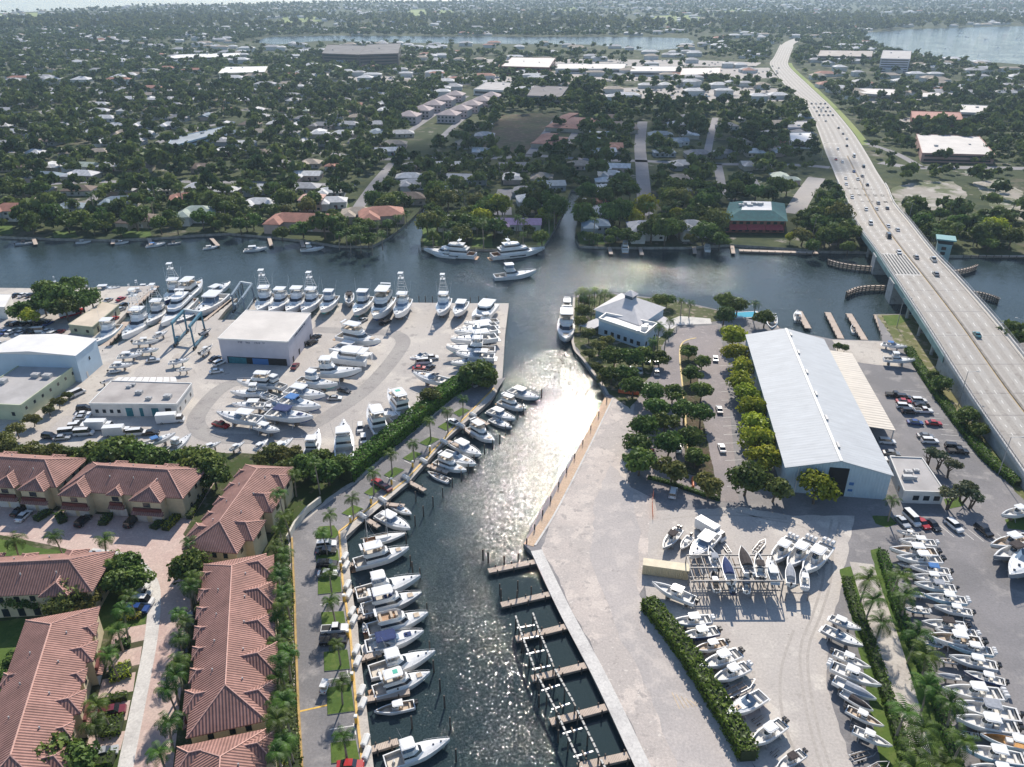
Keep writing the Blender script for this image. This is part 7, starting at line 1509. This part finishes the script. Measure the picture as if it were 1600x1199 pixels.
def house_mk(rc,L,W,h,wm,kind,big):
    def mk():
        o=thing('house','','house');b=MB();b.box(-L/2,L/2,-W/2,W/2,-.2,h);wl=[(-L/2,L/2,-W/2,W/2)]
        if kind!='box': b.box(-L/2+.5,-L/2+W*.62,-W/2-W*.42,-W/2,-.2,h)
        b.build('wall',wm,o);b=MB();rh=min(L,W)*.2
        if kind=='gable':
            P=[(-L/2-.5,-W/2-.5,h),(L/2+.5,-W/2-.5,h),(L/2+.5,W/2+.5,h),(-L/2-.5,W/2+.5,h),(-L/2-.5,0,h+rh),(L/2+.5,0,h+rh)];b.add(P,[(0,1,5,4),(2,3,4,5),(1,2,5),(3,0,4),(3,2,1,0)])
        else: hip(b,-L/2-.5,L/2+.5,-W/2-.5,W/2+.5,h,h+rh+.3)
        if kind!='box': hip(b,-L/2,-L/2+W*.62+.9,-W/2-W*.42-.5,W*.1,h+.06,h+rh*.8)
        rf=b.build('roof',RM[rc],o)
        for sgn in (-1,1):
            n=4
            for k in range(n):
                x=-L/2+L*(k+.6)/(n+.2);y=sgn*W/2
                if sgn<0 and kind!='box' and x<-L/2+W*.7: continue
                for fl in range(2 if h>5 else 1):
                    b=MB();ya,yb=sorted((y,y+sgn*.06));b.box(x-.8,x+.8,ya,yb,.9+fl*3,2.2+fl*3);b.build('window',GLASS,o)
        b=MB();b.box(L*.12,L*.12+1.1,-W/2-.08,-W/2,0,2.1);b.build('door',DKRED if rc=='white' else GARAGE,o)
        return o
    return mk
def house(x,y,rc,L,W,h,rz,label,group,wi=0,kind='hip',world=None):
    p=world or G(x,y,h*.7);key=f'house_{rc}_{L}_{W}_{h}_{wi}_{kind}';proto(key,house_mk(rc,L,W,h,WALLS[wi],kind,1))((p.x,p.y,0),rz,label,group);HOUSES.append((p.x,p.y,max(L,W)*.5))
g=None
for t in [(810,350,'lilac',24,11,3.4,-.05,'lilac roofed long house on the peninsula behind the right motor yacht',0,'gable'),(716,346,'white',20,12,4,-.05,'white house with palms in front, behind the left motor yacht',0,'gable'),(930,354,'blue-grey',14,11,6.2,0,'dark blue-grey two storey house at the right canal mouth',2,'hip'),(1010,358,'pale grey',19,12,6.4,0,'pale grey two storey house with a row of arched windows facing the river',0,'hip'),(1078,356,'pale grey',15,12,5.5,.1,'pale grey hipped house left of the teal roofed restaurant',0,'hip'),(478,346,'terracotta',38,14,5,-.1,'long terracotta riverside villa at the left canal mouth',3,'hip'),(596,336,'terracotta',24,16,5,.2,'terracotta villa behind palms at the tip of the left canal',3,'hip'),(488,314,'pink',13,13,6.5,0,'pink two storey villa behind the long terracotta villa',3,'box'),(520,316,'white',16,10,4,.1,'white house right of the pink villa',0,'hip'),(28,330,'terracotta',26,13,6,0,'red roofed villa at the left edge of the far bank',0,'hip'),(310,334,'pale green',20,14,5,.05,'grey-green hipped house with a small pool on the far bank',0,'hip'),(222,344,'brown',19,12,4,-.1,'brown roofed house on the far bank left of the small pool',1,'hip'),(290,310,'terracotta',17,10,3.6,.3,'terracotta house behind the grey-green hipped one',1,'hip'),(638,310,'brown',20,12,4,.1,'dark brown roofed house at the head of the left canal',1,'hip'),(830,312,'white',17,11,3.6,.1,'white roofed house between the two far canals',0,'hip'),(945,330,'white',15,11,3.6,0,'white house right of the right canal',0,'hip'),(945,284,'white',12,9,3.2,0,'small house with bright white roof panels right of the right canal',0,'box'),(942,316,'terracotta',14,8,3.2,0,'terracotta strip roof behind the white canal house',1,'gable'),(860,290,'blue-grey',18,11,3.6,.1,'blue-grey house at the head of the right canal',2,'gable'),(730,280,'pale grey',26,12,3.6,-.1,'long pale grey house in the middle of the far suburb',2,'gable'),(645,288,'pale grey',16,11,3.6,.1,'pale grey house behind the left canal head',0,'hip'),(560,334,'tan',18,12,4,.1,'tan house left of the terracotta villa at the canal',1,'hip')]:
    house(t[0],t[1],t[2],t[3],t[4],t[5],t[6],t[7],None,t[8],t[9])
# long brown-red and grey strips seen far back
for t in [(885,186,'terracotta',9,60,3.5,-.33,'long narrow terracotta roof beside the brown scrub lot','gable'),(855,216,'terracotta',9,34,3.5,-.33,'narrow terracotta roof at the corner of the brown scrub lot','gable'),(970,196,'brown',12,30,3.5,-.05,'narrow brown roof in the middle of the far suburb','gable'),(960,230,'terracotta',12,16,3.5,-.05,'small brick coloured house below the narrow brown roof','gable')]:
    house(t[0],t[1],t[2],t[3],t[4],t[5],t[6],t[7],None,1,t[8])
rr=random.Random(21);RS_=['white']*14+['pale grey']*6+['grey']*5+['blue-grey']*3+['tan']*4+['brown']*3+['terracotta']*2+['pale green']
rows_=[(326,0,1260),(302,0,1260),(282,-20,1250),(264,-20,1250),(243,-30,1250),(228,-30,1250),(214,-30,1250),(200,-30,1230),(188,-30,1230),(177,-30,640),(168,-30,640),(160,-30,560),(152,-30,500),(145,-30,400)]
nh=0
for ri,(yy,xa,xb) in enumerate(rows_):
    Y0=G(800,yy).y;X=G(xa,yy).x;k=0
    while X<G(xb,yy).x:
        st=rr.uniform(19,27)+max(0,(Y0-600)*.012);X+=st;y=Y0+rr.uniform(-7,7);px=PX((X,y))
        if not pip(X,y,NLAND) or road_d(X,y)<8 or any(pip(X,y,c) for c in CLEAR) or any(pip(X,y,c) for c in SOFT): continue
        if any(math.hypot(X-a,y-c)<r_+10 for a,c,r_ in HOUSES): continue
        if not all(pip(X+dx,y+dy,NLAND) for dx,dy in ((-12,0),(12,0),(0,-10),(0,10))): continue
        if rr.random()<.05: continue
        rc=rr.choice(RS_);L,W=rr.choice([(16,10),(18,11),(14,11),(20,11)]);kd=rr.choice(['hip','hip','gable','box']);rz=rr.choice([0,0,.12,-.12,math.pi/2])+rr.uniform(-.08,.08)
        k+=1;nh+=1
        house(0,0,rc,L,W,3.2,rz,f'{rc} roofed house, {nth(k-1)} from the left in the {nth(ri)} row from the far bank','houses across the river',rr.randrange(4),kd,Vector((X,y,0)))
HA=np.array([(a,c,r) for a,c,r in HOUSES])
# --- trees across the river
def ok_tree(x,y,soft=True,houses=True,rd=2.5):
    if not pip(x,y,NLAND): return False
    if road_d(x,y)<rd: return False
    for c in CLEAR:
        if pip(x,y,c): return False
    if soft and rr.random()<.8:
        for c in SOFT:
            if pip(x,y,c): return False
    if houses and np.min(np.hypot(HA[:,0]-x,HA[:,1]-y)-HA[:,2])<(-2.5 if rr.random()<.5 else 1.0): return False
    return True
cand=[];grid={}
tries=0
while len(cand)<4300 and tries<34000:
    tries+=1;y=372+(1010-372)*rr.random()**.85;x=rr.uniform(-1,1)*(.70*y+50);r_=rr.choice([2.8,3.4,4.2,5.0,6.0,7.2])
    gx,gy=int(x//6),int(y//6)
    if any((gx+i,gy+j) in grid and math.hypot(grid[(gx+i,gy+j)][0]-x,grid[(gx+i,gy+j)][1]-y)<4.6 for i in (-1,0,1) for j in (-1,0,1)): continue
    if math.sin(x*.013+1.3)+math.sin(y*.017+x*.006)+rr.uniform(-1,1)<-1.65: continue
    if not ok_tree(x,y,rd=3.8): continue
    grid[(gx,gy)]=(x,y);cand.append((x,y,r_))
cand.sort(key=lambda t:math.hypot(t[0],t[1])-t[2]*6)
NT=150
for i,(x,y,r_) in enumerate(cand[:NT]):
    k=rr.random();kinds,ds=(DARKT,'dark green') if k<.68 else ((OLIVT,'olive green') if k<.96 else (YELT,'yellowish green'))
    sc=r_/4.5*1.06;side='left of the far canals' if x<-35 else ('between the far canals and the highway' if PX((x,y))[0]<1320 else 'right of the highway')
    kinds[rr.randrange(len(kinds))]((x,y,0),rr.uniform(0,6.28),f'{ds} tree among the far bank houses, {side}',f'{ds} trees on the far bank, {side}',(sc,sc,sc*rr.uniform(.85,1.25)))
for x,y,r_ in [(1290,330,6),(1305,350,6),(1282,352,6),(1312,370,5.5),(1290,374,5.5),(1268,340,5),(1302,314,5),(1272,384,4),(1326,384,4),(1440,350,6),(1455,365,5.5),(1480,372,5),(1425,332,5),(1500,350,6),(1530,370,6),(1560,340,6),(1580,375,6),(1470,335,5),(50,352,6),(80,342,6.5),(105,350,6),(130,345,6),(20,302,7),(60,300,7),(250,352,5),(265,340,5),(350,346,5),(375,352,5),(395,346,5),(160,345,5),(440,364,4.5),(530,362,5),(555,368,5),(575,372,4.5),(1115,362,5.5),(1125,376,5),(985,302,6),(1040,312,6),(1060,302,6.5),(1090,297,7),(1108,312,7),(1150,302,6.5),(1180,306,7),(1210,300,7),(1230,294,6),(850,318,6),(870,326,5),(750,322,6),(735,330,5)]:
    p=G(x,y,5);sc=r_/4.5*1.05;side='left of the far canals' if p.x<-35 else ('between the far canals and the highway' if x<1350 else 'right of the highway')
    DARKT[rr.randrange(3)]((p.x,p.y,0),rr.uniform(0,6.28),f'dark green tree among the far bank houses, {side}',f'dark green trees on the far bank, {side}',(sc,sc,sc*1.1))
pk=0
for i in range(900):
    if pk>=66: break
    y=rr.uniform(372,470);x=rr.uniform(-1,1)*(.7*y+20)
    if not ok_tree(x,y): continue
    s=rr.uniform(.95,1.5);pk+=1;side='left of the far canals' if x<-35 else ('between the far canals and the highway' if PX((x,y))[0]<1320 else 'right of the highway')
    (PALMS+TALLP)[rr.randrange(5)]((x,y,0),rr.uniform(0,6.28),f'slender palm on the far bank, {side}',f'palms on the far bank, {side}',s)
for i,(x,y) in enumerate([(672,350),(682,338),(692,352),(704,350),(716,352),(728,354),(738,350),(676,362),(700,366),(722,340),(745,346),(540,362),(556,352),(572,356),(588,350),(604,346),(620,340),(634,334),(528,366),(546,372),(562,370),(580,374),(596,366)]):
    p=G(x,y,8);PALMS[i%3]((p.x,p.y,0),rr.uniform(0,6.28),f'{nth(i)} palm in the groves either side of the left far canal, counted from its peninsula','palms beside the left far canal',1.15)
def stuff_trees(name,T,nq,leaf,label,seed):
    rng=np.random.default_rng(seed);VV=[];base=[]
    for k in range(4):
        V,_=crown_np(100+seed*7+k,nq,1.0,0.0,leaf,9,flat=.85);base.append(V)
    for x,y,r_ in T:
        V=base[rng.integers(4)];a=rng.uniform(0,6.28);c,s=math.cos(a),math.sin(a);W=np.empty_like(V);hz=r_*rng.uniform(.75,1.25)
        W[:,0]=(V[:,0]*c-V[:,1]*s)*r_+x;W[:,1]=(V[:,0]*s+V[:,1]*c)*r_+y;W[:,2]=V[:,2]*hz+hz*.95+rng.uniform(0,1.5);VV.append(W)
    V=np.concatenate(VV);Q=np.arange(len(V)).reshape(-1,4);o=obj(name,npmesh(name,V,Q,LFX));o['kind']='stuff';o['label']=label;o['category']='woods';return o
stuff_trees('woods',cand[NT:],70,.42,'mass of dark suburban trees across the river',1)
def scatter(n,y0,y1,rmin,rmax,pw=1.0):
    out=[];t=0
    while len(out)<n and t<n*6:
        t+=1;y=y0+(y1-y0)*rr.random()**pw;x=rr.uniform(-1,1)*(.70*y+80)
        if not pip(x,y,NLAND): continue
        if any(pip(x,y,c) for c in CLEAR): continue
        if rr.random()<.78 and any(pip(x,y,c) for c in SOFT): continue
        if any(pip(x,y+q,c) for c in CLEAR[2:4] for q in (70,150,230)) and rr.random()<.86: continue
        if y<1800 and road_d(x,y)<3: continue
        if math.sin(x*.006+2)+math.sin(y*.008+x*.004)+rr.uniform(-1,1)<-1.2: continue
        out.append((x,y,rr.uniform(rmin,rmax)))
    return out
stuff_trees('woods',scatter(6400,1000,2200,4.2,6.8,.9),26,.6,'farther tree canopy around the shops',2)
stuff_trees('woods',[(x,y,r_*(1 if y<2900 else .62)) for x,y,r_ in scatter(7200,2150,4900,8,12,.9)],14,.8,'hazy tree canopy reaching to the ocean',3)
# --- houses too far to tell apart
rng=random.Random(5);b=MB();n=0
far_m=[RM['white'],RM['pale grey'],RM['tan'],RM['terracotta'],WALLS[0]]
while n<1500:
    y=900+(4800-900)*rng.random()**1.25;x=rng.uniform(-1,1)*(.70*y+60)
    if not pip(x,y,NLAND) or any(pip(x,y,c) for c in CLEAR) or (y<1700 and road_d(x,y)<9): continue
    if y<1000 and np.min(np.hypot(HA[:,0]-x,HA[:,1]-y))<22: continue
    n+=1;L,W,h=rng.uniform(14,30),rng.uniform(9,16),rng.uniform(3.5,6.5)
    m=rng.choices([0,1,2,3],[6,3,2,1])[0];b.box(x-L/2,x+L/2,y-W/2,y+W/2,0,h,4)
    e=.6;P=[(x-L/2-e,y-W/2-e,h+.02),(x+L/2+e,y-W/2-e,h+.02),(x+L/2+e,y+W/2+e,h+.02),(x-L/2-e,y+W/2+e,h+.02),(x-L/2+W/2,y,h+W*.2),(x+L/2-W/2,y,h+W*.2)];b.add(P,[(0,1,5,4),(1,2,5),(2,3,4,5),(3,0,4)],m)
o=b.build('far_houses',far_m);o['kind']='stuff';o['label']='countless small pale roofs fading into the distance';o['category']='houses'
# cars too far to tell apart on the shop car parks
b=MB();n=0
while n<420:
    sft=rng.choice(SOFT[:6]);xs=[p[0] for p in sft];ys=[p[1] for p in sft];x,y=rng.uniform(min(xs),max(xs)),rng.uniform(min(ys),max(ys))
    if not pip(x,y,sft): continue
    n+=1;m=rng.choice([0,0,1,2,3]);b.box(x-1,x+1,y-2.3,y+2.3,.35,.95,m);b.box(x-.85,x+.85,y-1.6,y+1.0,.95,1.5,4)
o=b.build('far_cars',[PAINT['white'],PAINT['silver'],PAINT['black'],PAINT['grey'],CARG]);o['kind']='stuff';o['label']='rows of cars on the distant shop car parks';o['category']='cars'
# ================================================================ HAZE
hm=bpy.data.materials.new('haze');hm.use_nodes=True;n=hm.node_tree;n.nodes.remove(n.nodes['Principled BSDF']);pv=n.nodes.new('ShaderNodeVolumePrincipled')
pv.inputs['Color'].default_value=(.60,.79,1,1);pv.inputs['Density'].default_value=HAZE if 'HAZE' in globals() else .000085;pv.inputs['Anisotropy'].default_value=.35;n.links.new(pv.outputs[0],n.nodes['Material Output'].inputs['Volume'])
b=MB();b.box(-7000,7000,-60,9000,-8,136);o=b.build('haze',hm);o['kind']='stuff';o['label']='thin blue haze over the whole view'

# ================================================================ CLOUD drifting high toward the sun; its shade lies on the far bank
cm=bpy.data.materials.new('cloud');cm.use_nodes=True;n=cm.node_tree;n.nodes.remove(n.nodes['Principled BSDF'])
tr=n.nodes.new('ShaderNodeBsdfTransparent');df=n.nodes.new('ShaderNodeBsdfTranslucent');d2=n.nodes.new('ShaderNodeBsdfDiffuse');m1=n.nodes.new('ShaderNodeMixShader');m2=n.nodes.new('ShaderNodeMixShader')
for q in (df,d2): q.inputs[0].default_value=(.42,.42,.45,1)
n.links.new(df.outputs[0],m1.inputs[1]);n.links.new(d2.outputs[0],m1.inputs[2]);m1.inputs[0].default_value=.5;m2.inputs[0].default_value=.28
n.links.new(tr.outputs[0],m2.inputs[1]);n.links.new(m1.outputs[0],m2.inputs[2]);n.links.new(m2.outputs[0],n.nodes['Material Output'].inputs[0])
rc_=random.Random(12);b=MB()
for k in range(34):
    a=rc_.uniform(0,6.28);d=math.sqrt(rc_.random());x,y=math.cos(a)*d*150,math.sin(a)*d*215;r_=rc_.uniform(40,75)*(1.1-.4*d);z=rc_.uniform(-8,22);rings=[]
    for i in range(1,7):
        t=math.pi*i/7;rings.append([(x+math.cos(j*.5236)*math.sin(t)*r_*(1+.12*math.sin(j*2.1+k)),y+math.sin(j*.5236)*math.sin(t)*r_,z-math.cos(t)*r_*.42) for j in range(12)])
    b.loft(rings,closed=True,cap0=True,cap1=True)
o=b.build('cloud',cm,None,True);o.location=(75+187,600+1180,900);struct(o,'white cumulus cloud high over the suburb')
